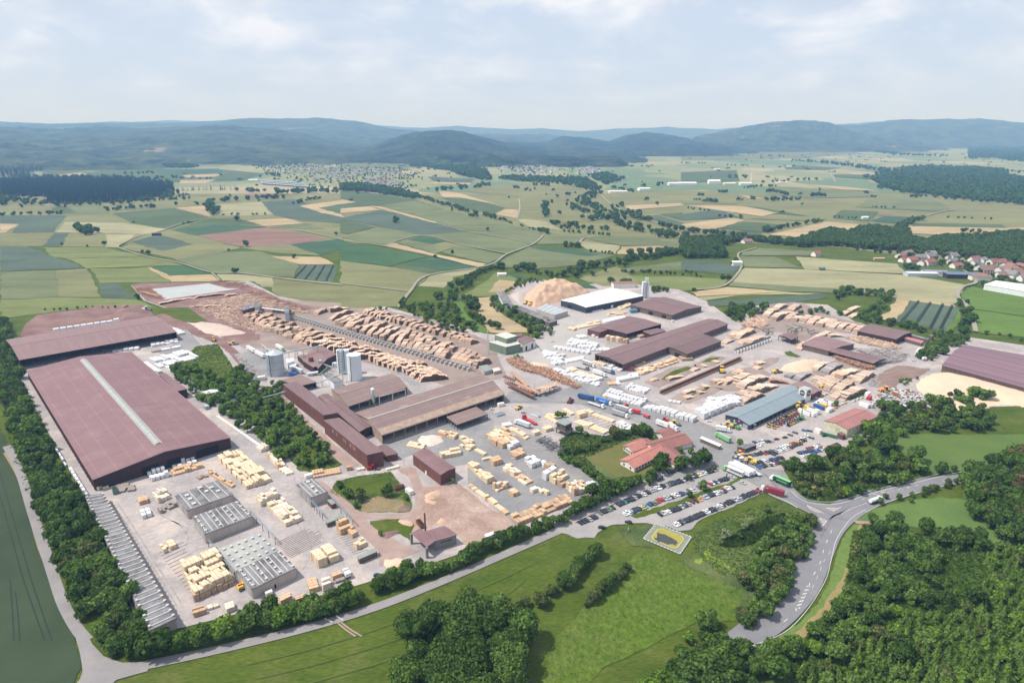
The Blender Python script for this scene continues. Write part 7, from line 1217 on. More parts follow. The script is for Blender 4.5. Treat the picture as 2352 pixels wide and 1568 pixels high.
logscatter('loose_logs', 'loose slabs and logs heaped along the pale lane', 'E', '345,905 470,890 560,960 760,1000 900,1080 1010,1150 980,1170 820,1110 640,1040 480,1000 380,950', 900, 6, 2.2, LOGB, align=1.9, spread=.5)
logscatter('loose_logs', 'orange slab wood heap behind the log stacks', 'G', '350,360 420,320 510,292 600,318 600,360 540,392 420,385', 500, 6, 3, LOGS, spread=1.5)
logscatter('slab_wood', 'orange slab wood piled under the long shed', 'G', '1190,655 1230,640 1400,680 1550,720 1560,760 1500,765 1350,720', 700, 4, 2.8, LOGB, spread=1.5)
logscatter('slab_wood', 'grey slab wood spread behind the long shed', 'G', '1400,580 1500,590 1700,575 1860,630 1790,690 1680,705 1540,650', 800, 7, 1.8, LOGG, spread=1.5)
logscatter('slab_wood', 'orange slab wood between two log halls', 'G', '1300,470 1480,470 1700,520 1810,570 1700,575 1560,545 1420,520', 600, 6, 1.8, LOGS, spread=1.5)
logscatter('loose_logs', 'low scattered log heaps at the top of the log yard', 'L', '1300,1400 1400,1360 1600,1330 1700,1300 1900,1360 2150,1440 2000,1440 1760,1400 1640,1420 1650,1470 1900,1568 1700,1560 1480,1470', 1600, 9, 1.2, LOGS, align=.5, spread=.8)
logscatter('loose_logs', 'low reddish log heaps round the gravel pad', 'L', '940,1265 1030,1270 1130,1345 1060,1330 960,1300', 250, 9, 1.5, LOGB, align=1.2, spread=.5)
logscatter('loose_logs', 'reddish logs on the far rim of the gravel pad', 'L', '1440,1218 1650,1215 1760,1275 2000,1370 2150,1430 2000,1440 1750,1330 1640,1265 1500,1245', 600, 9, 1.5, LOGB, align=.6, spread=.6)
logscatter('loose_logs', 'brushwood heap on the black bark ground', 'K', '600,1050 680,1000 740,1080 700,1150 600,1130', 120, 5, .6, LOGG, spread=1.5)
logscatter('loose_logs', 'scattered beams on the gravel left of the silos', 'C', '20,640 100,660 230,780 300,860 200,850 90,740', 160, 6, .8, LOGG, align=2.2, spread=.4)
# scrap yard
SCR = [mat('scrap_' + n_, c) for n_, c in dict(white=(.6, .6, .6), rust=(.28, .12, .07), steel=(.35, .37, .4), green=(.15, .2, .14)).items()]
w = PW('G', '1540,1060 1640,960 1760,930 1900,960 2060,1030 2040,1110 1900,1110 1700,1095 1560,1090'); mb = MB(); A = rng.uniform([min(p.x for p in w), min(p.y for p in w)], [max(p.x for p in w), max(p.y for p in w)], (1200, 2)); A = A[inside(A[:, 0], A[:, 1], [(p.x, p.y) for p in w])][:300]
for x, y in A: l = rng.uniform(1, 6); mb.box(-l / 2, l / 2, -rng.uniform(.2, .9), rng.uniform(.2, .9), .1, rng.uniform(.5, 2.2), int(rng.choice(4, p=[.34, .26, .3, .1])), rz=rng.choice([.5, 2.0]) + rng.normal() * .3, c=(x, y))
tag(mb.build('scrap_heap', SCR), 'scrap yard of beams, tanks and machine parts', kind='stuff')
w = PW('F', '620,300 700,270 800,330 880,390 860,420 740,400'); mb = MB(); A = rng.uniform([min(p.x for p in w), min(p.y for p in w)], [max(p.x for p in w), max(p.y for p in w)], (600, 2)); A = A[inside(A[:, 0], A[:, 1], [(p.x, p.y) for p in w])][:130]
for x, y in A: l = rng.uniform(1, 5); a = rng.choice([.75, 2.3]) + rng.normal() * .15; mb.tube((x - math.cos(a) * l / 2, y - math.sin(a) * l / 2, rng.uniform(.2, 1.6)), (x + math.cos(a) * l / 2, y + math.sin(a) * l / 2, rng.uniform(.2, 1.6)), .16, n=4, m=0)
tag(mb.build('steel_racks', STEELD), 'dark tangle of old steel racks beside the stilt cabin', kind='stuff')
# ---------------------------------------------------------------- sorting line
def sortline(label, c, s, n, wd, hh, m, dark, name='sorting_line'):
    a, b_ = PW(c, s); d = b_ - a; L = d.length; r = thing(name, label, 'sorting line', (a.x, a.y, 0), math.atan2(d.y, d.x))
    mb = MB().box(0, L, -.7, .7, hh + .5, hh + 1.2); mb.box(0, L, -1.1, -.95, hh + 1.2, hh + 1.9); mb.build('conveyor', dark, r)
    bm_ = MB().box(-.6, .6, -wd / 2, wd / 2, 0, hh); bm_.box(-.45, .45, -wd / 2, -wd / 2 + .5, hh, hh + .6); me = bm_.mesh('bin_wall', m)
    pm = MB().box(-.1, .1, -1.3, 1.3, hh, hh + 1.6).mesh('portal', dark)
    for k in range(n): x = (k + .5) * L / n; link('bin_wall', me, r, (x, -1.2, 0)); link('portal', pm, r, (x + L / n * .5, 0, 0))
sortline('long log sorting line with a row of pale bin walls across the log yard', 'C', '545,295 2160,772', 49, 5.5, 2.6, mat('bin_concrete', (.55, .52, .49), (.45, .42, .40), .4), STEEL)
sortline('short row of white bins beside the log troughs', 'G', '295,612 612,497', 12, 3.5, 2.8, WWHITE, STEELD)
sortline('brown log trough conveyor running across the right yard', 'E', '1740,1215 2460,905', 48, 4.0, 1.3, mat('trough_brown', (.20, .13, .10), (.13, .09, .07), .5), RUST)
o = thing('debarker', 'green debarking machine at the head of the sorting line', 'machine', at(P('C', '400,250')[0])); 
for k, (x, y, l, h) in enumerate(((-8, 5, 6, 3), (-2, 2, 5, 4), (6, -2, 7, 3.5), (12, -5, 4, 5))): MB().box(x, x + l, y, y + 3, 0, h).build('housing', GRNST, o)
MB().tube((-22, 10, 4), (10, -4, 4), .8, n=6).build('chute', STEELL, o)
o = thing('log_deck', 'rusty log deck and feed ramp at the end of the sawmill', 'machine', at(P('E', '400,1130')[0]))
for k, (a, b_, z0, z1) in enumerate((('330,1110', '430,1140', 6, 5), ('400,1060', '540,1160', 5, 2), ('430,1160', '640,1240', 5, 4), ('560,1240', '800,1180', 4, 4), ('350,1150', '600,1270', 4, 3.5))):
    p, q = at(P('E', a)[0]) - o.location, at(P('E', b_)[0]) - o.location; d = (q - p).normalized(); n_ = Vector((-d.y, d.x, 0)) * 1.6
    mb = MB().add([p - n_ + Vector((0, 0, z0)), p + n_ + Vector((0, 0, z0)), q + n_ + Vector((0, 0, z1)), q - n_ + Vector((0, 0, z1)), p - n_ + Vector((0, 0, z0 - .6)), p + n_ + Vector((0, 0, z0 - .6)), q + n_ + Vector((0, 0, z1 - .6)), q - n_ + Vector((0, 0, z1 - .6))], [(0, 1, 2, 3), (7, 6, 5, 4), (0, 4, 5, 1), (1, 5, 6, 2), (2, 6, 7, 3), (3, 7, 4, 0)])
    mb.build('deck', [RUST, LOGB, LOGB, RUST, RUST][k], o)
    for j in range(6): x = p.lerp(q, (j + .5) / 6); zz = z0 + (z1 - z0) * (j + .5) / 6; MB().box(-.2, .2, -.2, .2, 0, zz - .6, c=(x.x, x.y)).build('leg', RUST, o)
logscatter('loose_logs', 'logs lying on the log deck', 'E', '640,1210 800,1150 830,1175 680,1235', 160, 5, .8, LOGS, align=1.2, spread=.15)
o = bpy.data.objects['loose_logs']
for ob in list(C.objects):
    if ob.get('label') == 'logs lying on the log deck': ob.location.z = 4.0
o = thing('log_sorter', 'tangled green and rusty log sorter under a maroon saddle roof', 'machine', at(P('G', '780,440')[0]))
for k in range(16):
    x, y = random.uniform(-26, 26), random.uniform(-8, 14); l = random.uniform(4, 14); a = random.choice((.55, 2.1)); z = random.uniform(1.5, 4.5)
    MB().tube((x, y, z), (x + math.cos(a) * l, y + math.sin(a) * l, z + random.uniform(-1, 1.5)), .45, n=4).build('conveyor', random.choice((GRNST, RUST, STEELD)), o)
    MB().box(-.3, .3, -.3, .3, 0, z, c=(x + 1, y + 1)).build('leg', STEELD, o)
o = thing('rack_frames', 'block of galvanised steel racking beside the sorting hall', 'racking', at(P('C', '1450,800')[0])); u_, v_ = at(P('C', '1600,905')[0]) - o.location, at(P('C', '1520,790')[0]) - o.location
for k in range(9):
    a = u_ * (k / 8); mb = MB().tube((a.x, a.y, 2.6), (a.x + v_.x, a.y + v_.y, 2.6), .15, n=4); mb.tube((a.x, a.y, 1.3), (a.x + v_.x, a.y + v_.y, 1.3), .12, n=4)
    for t in (0, .5, 1): mb.box(-.12, .12, -.12, .12, 0, 2.7, c=(a.x + v_.x * t, a.y + v_.y * t))
    mb.build('frame', STEEL, o)
# ---------------------------------------------------------------- vehicles
PAINT = {k: mat('paint_' + n_, c, tuple(v * .95 for v in c), 1, .25, spec=.5) for k, (n_, c) in dict(k=('black', (.012, .013, .018)), n=('navy', (.02, .035, .08)), w=('white', (.75, .75, .76)), s=('silver', (.42, .44, .47)), g=('grey', (.14, .15, .17)), r=('red', (.42, .02, .03)), b=('blue', (.03, .10, .32)), y=('yellow', (.70, .45, .06)), o=('orange', (.80, .28, .04)), e=('green', (.12, .35, .10)), m=('maroon', (.20, .02, .035)), t=('teal', (.03, .22, .22)), l=('lime_green', (.22, .50, .20))).items()}
PN = dict(k='black', n='navy', w='white', s='silver', g='grey', r='red', b='blue', y='yellow', o='orange', e='green', m='dark red', t='teal', l='light green')
TYRE = mat('tyre_rubber', (.02, .02, .02)); CGL = mat('car_glass', (.04, .05, .06), (.07, .08, .09), 1, .1, spec=.6)
CARM = {}
def loft(secs, m=0):
    """closed hull through equal cross-sections (x, [(y, z)...])"""
    mb = MB(); k = len(secs[0][1]); v = [(x, y, z) for x, pr in secs for y, z in pr]; f = []
    for i in range(len(secs) - 1):
        for j in range(k): f.append((i * k + j, i * k + (j + 1) % k, (i + 1) * k + (j + 1) % k, (i + 1) * k + j))
    f += [tuple(range(k))[::-1], tuple(range((len(secs) - 1) * k, len(secs) * k))]; return mb.add(v, f, m)
def carmesh(col, est):
    k = (col, est)
    if k in CARM: return CARM[k]
    def sec(x, w, zt, wt): return (x, [(-w, .28), (w, .28), (w, .62), (wt, zt), (-wt, zt), (-w, .62)])
    body = loft([sec(-2.15, .72, .72, .62), sec(-2.0, .84, .92, .72), sec(-1.0, .9, .98, .78), sec(.9, .9, .96, .78), sec(1.9, .84, .80, .70), sec(2.15, .70, .62, .55)])
    def cab(x, w, z0, z1, wt): return (x, [(-w, z0), (w, z0), (wt, z1), (-wt, z1)])
    rr = -2.0 if est else -1.6
    glass = loft([cab(rr, .74, .9, .93, .7), cab(rr + .45, .78, .9, 1.40, .60), cab(.2, .78, .9, 1.42, .60), cab(1.05, .74, .88, .93, .7)])
    body.add(*[(lambda L: (L.v, L.f))(loft([(rr + .5, [(-.60, 1.38), (.60, 1.38), (.52, 1.46), (-.52, 1.46)]), (.15, [(-.60, 1.39), (.60, 1.39), (.52, 1.47), (-.52, 1.47)])]))][0])
    CARM[k] = (body.mesh('body', PAINT[col]), glass.mesh('windows', CGL)); return CARM[k]
WH = MB().tube((0, -.11, 0), (0, .11, 0), .32, n=12); WH.tube((0, -.13, 0), (0, .13, 0), .16, n=8, m=1); WHM = WH.mesh('wheel', [TYRE, STEEL])
def car(p, rz, col, lab, grp, est=False, s=1.0):
    r = thing('parked_car', lab, 'car', (p.x, p.y, .2), rz, grp); b_, g_ = carmesh(col, est); link('body', b_, r); link('windows', g_, r); r.scale = (s, s, s)
    for x in (-1.35, 1.35):
        for y in (-.8, .8): link('wheel', WHM, r, (x, y, .32))
CROW = {}
def cars(c, a, b_, cols, lab, flip=False, skew=0.0):
    A, B_ = at(P(c, a)[0]), at(P(c, b_)[0]); d = B_ - A; n = len(cols); base = math.atan2(d.y, d.x) + (math.pi / 2 if not flip else -math.pi / 2) + skew
    for k, q in enumerate(cols):
        if q == '.': continue
        p = A + d * ((k + .5) / n); CROW.setdefault(lab, []).append((p + Vector((random.uniform(-.1, .1), random.uniform(-.4, .4), 0)), base + random.uniform(-.05, .05) + (math.pi if random.random() < .4 else 0), q))
L1 = 'in the hedge side row of the lower car park'; L2 = 'in the second row of the lower car park'; L3 = 'in the third row of the lower car park'; L4 = 'in the meadow side row of the lower car park'
cars('Q', '105,700', '385,580', 'kkkskn', L1); cars('Q', '410,540', '640,455', 'gkkgek', L1); cars('Q', '690,410', '865,340', 'knktkk', L1); cars('Q', '865,340', '1400,120', 'kkskkswkkssswwkk', L1); cars('F', '1785,722', '2000,648', 'sgnknkksks', L1); cars('F', '2010,645', '2240,572', 'gnnywswkkks', L1)
cars('Q', '785,560', '1270,370', 'wwwsnnnkyse.bkle'.replace('l', 'g'), L2); cars('Q', '1280,360', '1720,220', 'rrrssskwwsnbs', L2); cars('Q', '1740,205', '1870,185', 'gws'[:2] + 's', L2); cars('F', '2075,735', '2110,728', 'g', L2); cars('F', '2160,715', '2351,645', '.rwnskkkk', L2)
cars('Q', '1310,560', '1490,505', 'ksww', L3); cars('Q', '1490,505', '1780,400', 'kkkkssks'.replace('ss', 'sg'), L3); cars('Q', '1790,385', '1960,320', 'mkoo'[:3], L3); cars('Q', '1960,310', '2330,190', 'sssnknwwsskg', L3); cars('H', '185,755', '290,725', 'rwwk'[0:1] + 'wwk', L3)
cars('Q', '1545,720', '1800,620', 'wwkgkkk', L4); cars('Q', '1800,620', '2130,480', 'nkkkkkwwkk', L4); cars('Q', '2130,480', '2290,410', 'ksswk', L4); cars('H', '215,880', '535,752', 'kkkssskkkkkkrk', L4)
cars('F', '1745,615', '1925,565', 'wskkkkk', 'in the short row beneath the office trees')
U = 'in the upper car park'
for a, b_, q, lb in (('470,328', '555,315', 'nssw', 'front left group ' + U), ('570,318', '650,310', 'nk.s'.replace('.', 's')[:3], 'front left group ' + U), ('480,355', '545,345', '.ww', 'front left group ' + U), ('400,450', '560,418', 'kkgkkk', 'second row ' + U), ('555,430', '940,300', 'rkkgssswwwyrkookk', 'second row ' + U), ('630,435', '900,330', 'kkswswskkknk', 'third row ' + U),
        ('470,512', '740,460', 'kkkwskbkkk', 'lower row ' + U), ('500,552', '720,505', 'bbkkskwmkk', 'lowest row ' + U), ('870,425', '1110,375', 'kbnnnbswkm', 'right hand block ' + U), ('900,455', '1040,430', 'wsswbb', 'right hand block, front ' + U), ('950,385', '1020,375', 'mrm'[:2] + 'm', 'right hand block, rear ' + U), ('1110,392', '1240,340', 'rrrmrmkk', 'reddish group ' + U), ('1010,410', '1120,385', 'kbbww', 'middle of the right hand block ' + U)): cars('H', a, b_, q, lb)
for s, q in (('678,296', 'm'), ('755,280', 'k'), ('800,257', 'k'), ('845,237', 'n'), ('928,217', 'b'), ('974,220', 'k'), ('940,260', 'w'), ('990,283', 'n'), ('920,285', 's'), ('905,295', 'w'), ('1035,362', 'w'), ('1060,345', 's'), ('1112,266', 'k'), ('268,640', 's'), ('370,692', 's')):
    CROW.setdefault('standing alone ' + U, []).append((at(P('H', s)[0]), random.choice((.3, 2.3, 5.6)), q))
CROW.setdefault('on the gravel at the lower end of the car park', []).extend([(at(P('Q', '455,755')[0]), 2.75 + 3.6, 'k'), (at(P('Q', '855,675')[0]), 3.0, 'k')])
CROW.setdefault('beside the lower hedge gate', []).append((at(P('D', '1303,1058')[0]), 0, 'n'))
CROW.setdefault('about the timber yards', []).extend([(at(P('E', s)[0]), a, q) for s, a, q in (('770,742', 0, 'w'), ('505,1388', .3, 's'), ('220,1355', .2, 'w'), ('1585,1245', .2, 'w'), ('2185,1465', 0, 'w'))] + [(at(P('G', s)[0]), a, q) for s, a, q in (('1380,1045', .6, 'w'), ('1412,1030', .8, 'w'), ('1450,1018', .6, 'w'), ('1915,683', 0, 'w'), ('1300,1065', .6, 'y'), ('1215,1110', .3, 'o'), ('1185,1130', 0, 's'), ('1090,1000', .6, 'y'), ('1125,985', .5, 'w'), ('1035,1020', .5, 'w'), ('1060,1165', .3, 's'), ('805,1115', .4, 'm'), ('700,1165', .3, 's'), ('1270,1075', .6, 'w'), ('1490,1020', .6, 'w'))])
for lab, L in CROW.items():
    L.sort(key=lambda q: scr(q[0].x, q[0].y)[0])
    for k, (p, rz, q) in enumerate(L): car(p, rz, q, ('%s car, %s from left %s' % (PN[q], nth(k + 1), lab)) if len(L) > 1 else '%s car %s' % (PN[q], lab), 'cars ' + lab[:40], random.random() < .5, random.uniform(.86, .96))
def cabmesh(col):
    s = loft([(0, [(-1.2, .6), (1.2, .6), (1.2, 3.3), (-1.2, 3.3)]), (1.5, [(-1.2, .6), (1.2, .6), (1.2, 3.1), (-1.2, 3.1)]), (2.0, [(-1.15, .6), (1.15, .6), (1.1, 1.9), (-1.1, 1.9)]), (2.2, [(-1.1, .6), (1.1, .6), (1.05, 1.4), (-1.05, 1.4)])]); return s.mesh('cab', PAINT[col])
BW = MB().tube((0, -.2, 0), (0, .2, 0), .52, n=14); BW.tube((0, -.22, 0), (0, .22, 0), .25, n=8, m=1); BWM = BW.mesh('wheel', [TYRE, STEEL])
TARP = {k: mat('tarp_' + PN[k].replace(' ', '_'), PAINT_c, tuple(v * .9 for v in PAINT_c), .5, .5) for k, PAINT_c in dict(w=(.72, .72, .74), g=(.34, .36, .38), b=(.03, .18, .55), n=(.03, .08, .22), m=(.26, .035, .06), e=(.012, .055, .035), l=(.20, .48, .20), s=(.5, .52, .55), r=(.5, .03, .05)).items()}
def truck(c, front, rear, cab, box, lab, kind='box', top=None, hgt=3.9, text=None, cat='truck'):
    f_, b_ = at(P(c, front)[0]), at(P(c, rear)[0]); d = b_ - f_; L = d.length; r = thing('lorry' if cat == 'truck' else 'trailer', lab, cat, (f_.x, f_.y, .2), math.atan2(-d.y, -d.x))
    x0 = -L; x1 = -2.9 if cab else 0
    if cab:
        o = link('cab', cabmesh(cab), r, (-2.2, 0, 0)); MB().box(-.04, .04, -1.0, 1.0, 1.9, 2.9).build('windscreen', CGL, r, loc=(-.42, 0, 0)); link('wheel', BWM, r, (-1.2, 1.05, .52)); link('wheel', BWM, r, (-1.2, -1.05, .52)); link('wheel', BWM, r, (-4.4, 1.05, .52)); link('wheel', BWM, r, (-4.4, -1.05, .52))
    MB().box(x0, x1, -.5, .5, .75, 1.05).build('chassis', STEELD, r)
    for k in range(3):
        for y in (1.05, -1.05): link('wheel', BWM, r, (x0 + 1.6 + 1.3 * k, y, .52))
    if kind == 'box':
        mb = MB().box(x0, x1, -1.27, 1.27, 1.1, hgt); 
        if top: mb.box(x0 + .02, x1 - .02, -1.22, 1.22, hgt + .005, hgt + .06, 1)
        mb.build('trailer_body', [TARP[box], TARP[top or box]], r)
        ln_ = (x1 - x0)
        for k in range(int(ln_ / 2.4)): x = x0 + 1.2 + k * 2.4; MB().box(x, x + .08, -1.31, 1.31, 1.1, hgt).build('side_post', STEELD if box not in 'w' else TARP['s'], r) if k % 2 == 0 else None
    elif kind == 'flat': MB().box(x0, x1, -1.25, 1.25, 1.05, 1.3).build('flatbed', TARP[box], r); MB().box(x1 - .15, x1, -1.25, 1.25, 1.3, 2.6).build('headboard', TARP[box], r)
    elif kind == 'tank': MB().tube((x0 + .2, 0, 2.2), (x1 - .2, 0, 2.2), 1.15, n=14).build('tank', TARP[box], r)
    elif kind == 'open':
        MB().box(x0, x1, -1.25, 1.25, 1.05, 1.3).build('flatbed', TARP[box], r); MB().box(x0, x0 + .15, -1.27, 1.27, 1.1, hgt).build('tail_board', TARP['s'], r); MB().box(x0, x1, -1.27, 1.27, hgt - .12, hgt).build('roof_tarp', TARP[top or 'w'], r)
        for k in range(5):
            for y in (-1.2, 1.2): x = x0 + .3 + (x1 - x0 - .6) * k / 4; MB().box(x - .06, x + .06, y - .05, y + .05, 1.3, hgt - .12).build('side_post', STEEL, r)
    if text:
        col, n_, z, hh, a, b2 = text
        for sy in (-1.29, 1.29):
            for k in range(n_):
                x = x1 + (x0 - x1) * (a + (b2 - a) * (k + .5) / n_); w_ = abs(x0 - x1) * (b2 - a) / n_ * .34
                MB().box(x - w_, x + w_, sy - .02, sy + .02, z - hh, z + hh).build('lettering', TARP[col], r)
    return r
truck('H', '525,752', '742,815', 'w', 'm', 'white cabbed lorry with dark red container beside the car park', top='m', text=('w', 4, 3.3, .25, .05, .2))
truck('H', '618,652', '797,730', 'w', 'e', 'lorry with black-green trailer and bright green roof at the entrance', top='l', text=('l', 12, 2.5, .45, .2, .85))
truck('H', '192,565', '375,645', 'l', 's', 'green cabbed lorry with open frame trailer, first of the waiting lorries', 'open', top='w')
truck('H', '250,545', '438,640', None, 'w', 'white covered trailer, second in the waiting group', cat='trailer'); truck('H', '290,535', '475,628', None, 'w', 'white covered trailer, third in the waiting group', cat='trailer'); truck('H', '372,535', '532,632', None, 's', 'empty grey flat trailer, fourth in the waiting group', 'flat', cat='trailer')
truck('G', '125,1358', '256,1428', 'l', 'l', 'all green lorry crossing the forecourt by the round tree', top='g'); truck('G', '262,1330', '130,1310', 'w', 'w', 'white lorry behind the all green one')
truck('E', '1150,978', '1040,940', 'w', 'g', 'lorry with dark grey open trailer among white packs, farthest one', top='w'); truck('E', '1096,1005', '985,975', 'g', 'g', 'grey flatbed lorry among the white packs', 'flat'); truck('E', '1325,1040', '1212,1005', 'b', 'g', 'blue cabbed lorry with grey trailer near the processing hall', top='s'); truck('E', '1250,1065', '1137,1030', 'w', 'w', 'all white lorry among the white packs')
truck('E', '1140,1280', '1000,1252', None, 'n', 'dark blue trailer at the left of the lorry queue', cat='trailer', text=('b', 5, 2.6, .4, .3, .8)); truck('E', '1305,1325', '1165,1285', 'w', 'b', 'lorry with bright blue tarpaulin and white lettering', text=('w', 9, 2.6, .4, .2, .7)); truck('E', '1242,1262', '1378,1305', 'y', 's', 'yellow cabbed lorry with pale grey trailer', top='w')
truck('E', '1235,1350', '1090,1300', 'w', 's', 'white lorry with loose steel load in the queue', 'flat'); truck('E', '1485,1395', '1340,1350', 'w', 'g', 'grey sided lorry, upper of two alike', top='s'); truck('E', '1452,1440', '1307,1395', 'w', 'g', 'dark grey sided lorry, lower of two alike', top='g'); truck('E', '1425,1335', '1480,1370', 'r', 'r', 'red tractor unit with short red chassis', 'flat')
truck('E', '1558,1400', '1495,1385', None, 'r', 'red skip trailer beside the two grey lorries', cat='trailer', hgt=3); truck('E', '1640,1440', '1590,1410', None, 'r', 'low red flat trailer at the lane', 'flat', cat='trailer'); truck('E', '1900,1560', '1820,1520', 'w', 'w', 'white lorry pulling a road train past the office'); truck('E', '1815,1530', '1708,1490', None, 'w', 'white trailer of the road train past the office', cat='trailer', text=('s', 8, 2.6, .35, .3, .7))
truck('E', '500,1435', '622,1498', 'r', 'r', 'red lorry with an empty flatbed in the timber yard', 'flat'); truck('E', '425,1480', '560,1528', 'w', 's', 'white lorry with pale trailer beside the empty red one', top='w'); truck('C', '125,575', '190,612', None, 'w', 'white box trailer, left on the gravel behind the silo', cat='trailer'); truck('C', '200,620', '275,660', None, 'w', 'white box trailer, nearest to the galvanised silo', cat='trailer'); truck('C', '452,598', '390,562', 'l', 'w', 'green cabbed lorry with white box by the silo belt')
truck('H', '1622,848', '1518,882', 'w', 'w', 'white tanker lorry driving on the main road', 'tank'); truck('C', '665,820', '765,805', None, 'w', 'white tank trailer between workshop and silos', 'tank', cat='trailer'); truck('C', '620,800', '540,765', None, 's', 'grey skip trailer beside the filter plant', cat='trailer'); truck('C', '500,815', '570,812', None, 'b', 'blue container by the workshop', cat='trailer', hgt=2.8)
truck('D', '1005,1030', '1040,1085', 'w', 'w', 'white camper van beside the packs', hgt=3.0); truck('D', '300,1385', '400,1350', None, 'w', 'white trailer hidden in the lower hedge', cat='trailer', hgt=3); truck('F', '165,1205', '240,1175', None, 'w', 'white flat topped wagon behind the lower hedge', cat='trailer', hgt=2.8)
truck('K', '1125,800', '1170,745', 'w', 'w', 'white lorry parked at the tree group by the slab wood'); truck('K', '1240,845', '1200,845', None, 'w', 'short white box beside the tree group', cat='trailer', hgt=3)
def container(c, s, l, wd, h, rz, m, lab, open_=False, name='container'):
    p = at(P(c, s)[0]); mb = MB()
    if open_:
        for b4 in ((-l / 2, l / 2, -wd / 2, -wd / 2 + .12), (-l / 2, l / 2, wd / 2 - .12, wd / 2), (-l / 2, -l / 2 + .12, -wd / 2, wd / 2), (l / 2 - .12, l / 2, -wd / 2, wd / 2)): mb.box(*b4, 0.2, h)
        mb.box(-l / 2, l / 2, -wd / 2, wd / 2, .15, .3)
    else: mb.box(-l / 2, l / 2, -wd / 2, wd / 2, .15, h); mb.box(-l / 2 - .04, l / 2 + .04, -wd / 2 - .04, wd / 2 + .04, h, h + .1)
    for k in range(int(l / .9)): x = -l / 2 + .45 + k * .9; mb.box(x - .06, x + .06, -wd / 2 - .05, wd / 2 + .05, .2, h - .05)
    tag(mb.build(name, m, None, (p.x, p.y, 0.05), rz), lab, name)
container('D', '1588,310', 5, 2.5, 2.6, 2.3, WWHITE, 'small white container by the dirt track'); container('D', '1497,270', 6, 2.6, 2.0, .6, RUST, 'rusty open skip on the green mound', True, 'skip'); container('D', '1690,600', 7, 2.4, 2.0, 2.1, RUST, 'rusty open skip beside the chimney', True, 'skip'); container('D', '318,1225', 3, 2, 1.8, .6, WWHITE, 'white cooling unit at the wall of the nearest kiln')
container('E', '612,1415', 7, 2.4, 2.2, 2.5, STEELL, 'pale grey open skip in the timber yard', True, 'skip'); container('E', '290,1405', 7, 4, 1.5, .6, STEEL, 'grey steel rack box before the canopy', True, 'skip'); container('E', '1500,478', 9, 4, 3.5, .3, mat('blue_tank', (.12, .25, .35)), 'blue tank container by the square maroon hall'); container('E', '300,1325', 5, 2.5, 2.6, .5, WWHITE, 'white container near the green machine'); container('B', '1045,300', 6, 2.6, 2.2, 2.2, GRNST, 'green-grey skip before the big hall', True, 'skip')
container('A', '1870,1110', 5, 3, 2.6, 2.3, mat('blue_grey_box', (.35, .42, .5)), 'blue-grey site cabin beside the long white packs'); container('G', '1052,1335', 4, 3, 3, 2.2, WWHITE, 'white box by the green fence'); container('C', '250,850', 6, 3, 3, .4, WWHITE, 'white site cabin at the foot of the galvanised silo'); container('D', '690,160', 6, 2.5, 2.0, .6, WWHITE, 'white crate at the head of the orange row'); container('E', '1855,560', 3, 2, 1.6, .3, WWHITE, 'small white tank behind the processing hall')
vs = [('930,1160', 10, 'w'), ('975,1170', 8, 'w'), ('980,1125', 9, 'y'), ('1010,1140', 9, 'w'), ('1060,1110', 8, 'b'), ('1085,1095', 8, 'y'), ('1045,1080', 6, 'w'), ('1100,1065', 7, 'w'), ('1140,1075', 7, 'w'), ('1150,1140', 6, 'w'), ('1470,1095', 7, 'w'), ('1505,1090', 8, 's'), ('1680,1100', 9, 'w'), ('1790,1100', 9, 'w'), ('1500,995', 5, 'w'), ('1515,1030', 4, 'r')]
for k, (s, l, q) in enumerate(sorted(vs, key=lambda t: int(t[0].split(',')[0]))): container('G', s, l, 2.6, 2.8, 2.15 if l > 6 else .7, PAINT[q], '%s of the box bodies and vans above the cream warehouse, %s' % (nth(k + 1), PN[q]), name='box_body')
def loader(c, s, rz, col, lab, s_=1.0):
    p = at(P(c, s)[0]); r = thing('wheel_loader', lab, 'loader', (p.x, p.y, .15), rz); r.scale = (s_,) * 3
    MB().box(-3, -.3, -1.1, 1.1, .9, 2.1, taper=.12).build('body', PAINT[col], r); MB().box(-.6, .9, -.8, .8, 1.6, 3.1, taper=.15).build('cab', CGL, r); MB().box(-.7, 1, -.9, .9, 3.1, 3.25).build('cab_roof', PAINT[col], r)
    MB().tube((.6, 0, 1.6), (3.0, 0, .7), .3, n=6).build('boom', PAINT[col], r); MB().box(2.9, 3.9, -1.4, 1.4, .1, 1.1).build('bucket', STEELD, r)
    for x in (-2.2, 1.2):
        for y in (-1.15, 1.15): link('wheel', BWM, r, (x, y, .7)).scale = (1.35, 1.5, 1.35)
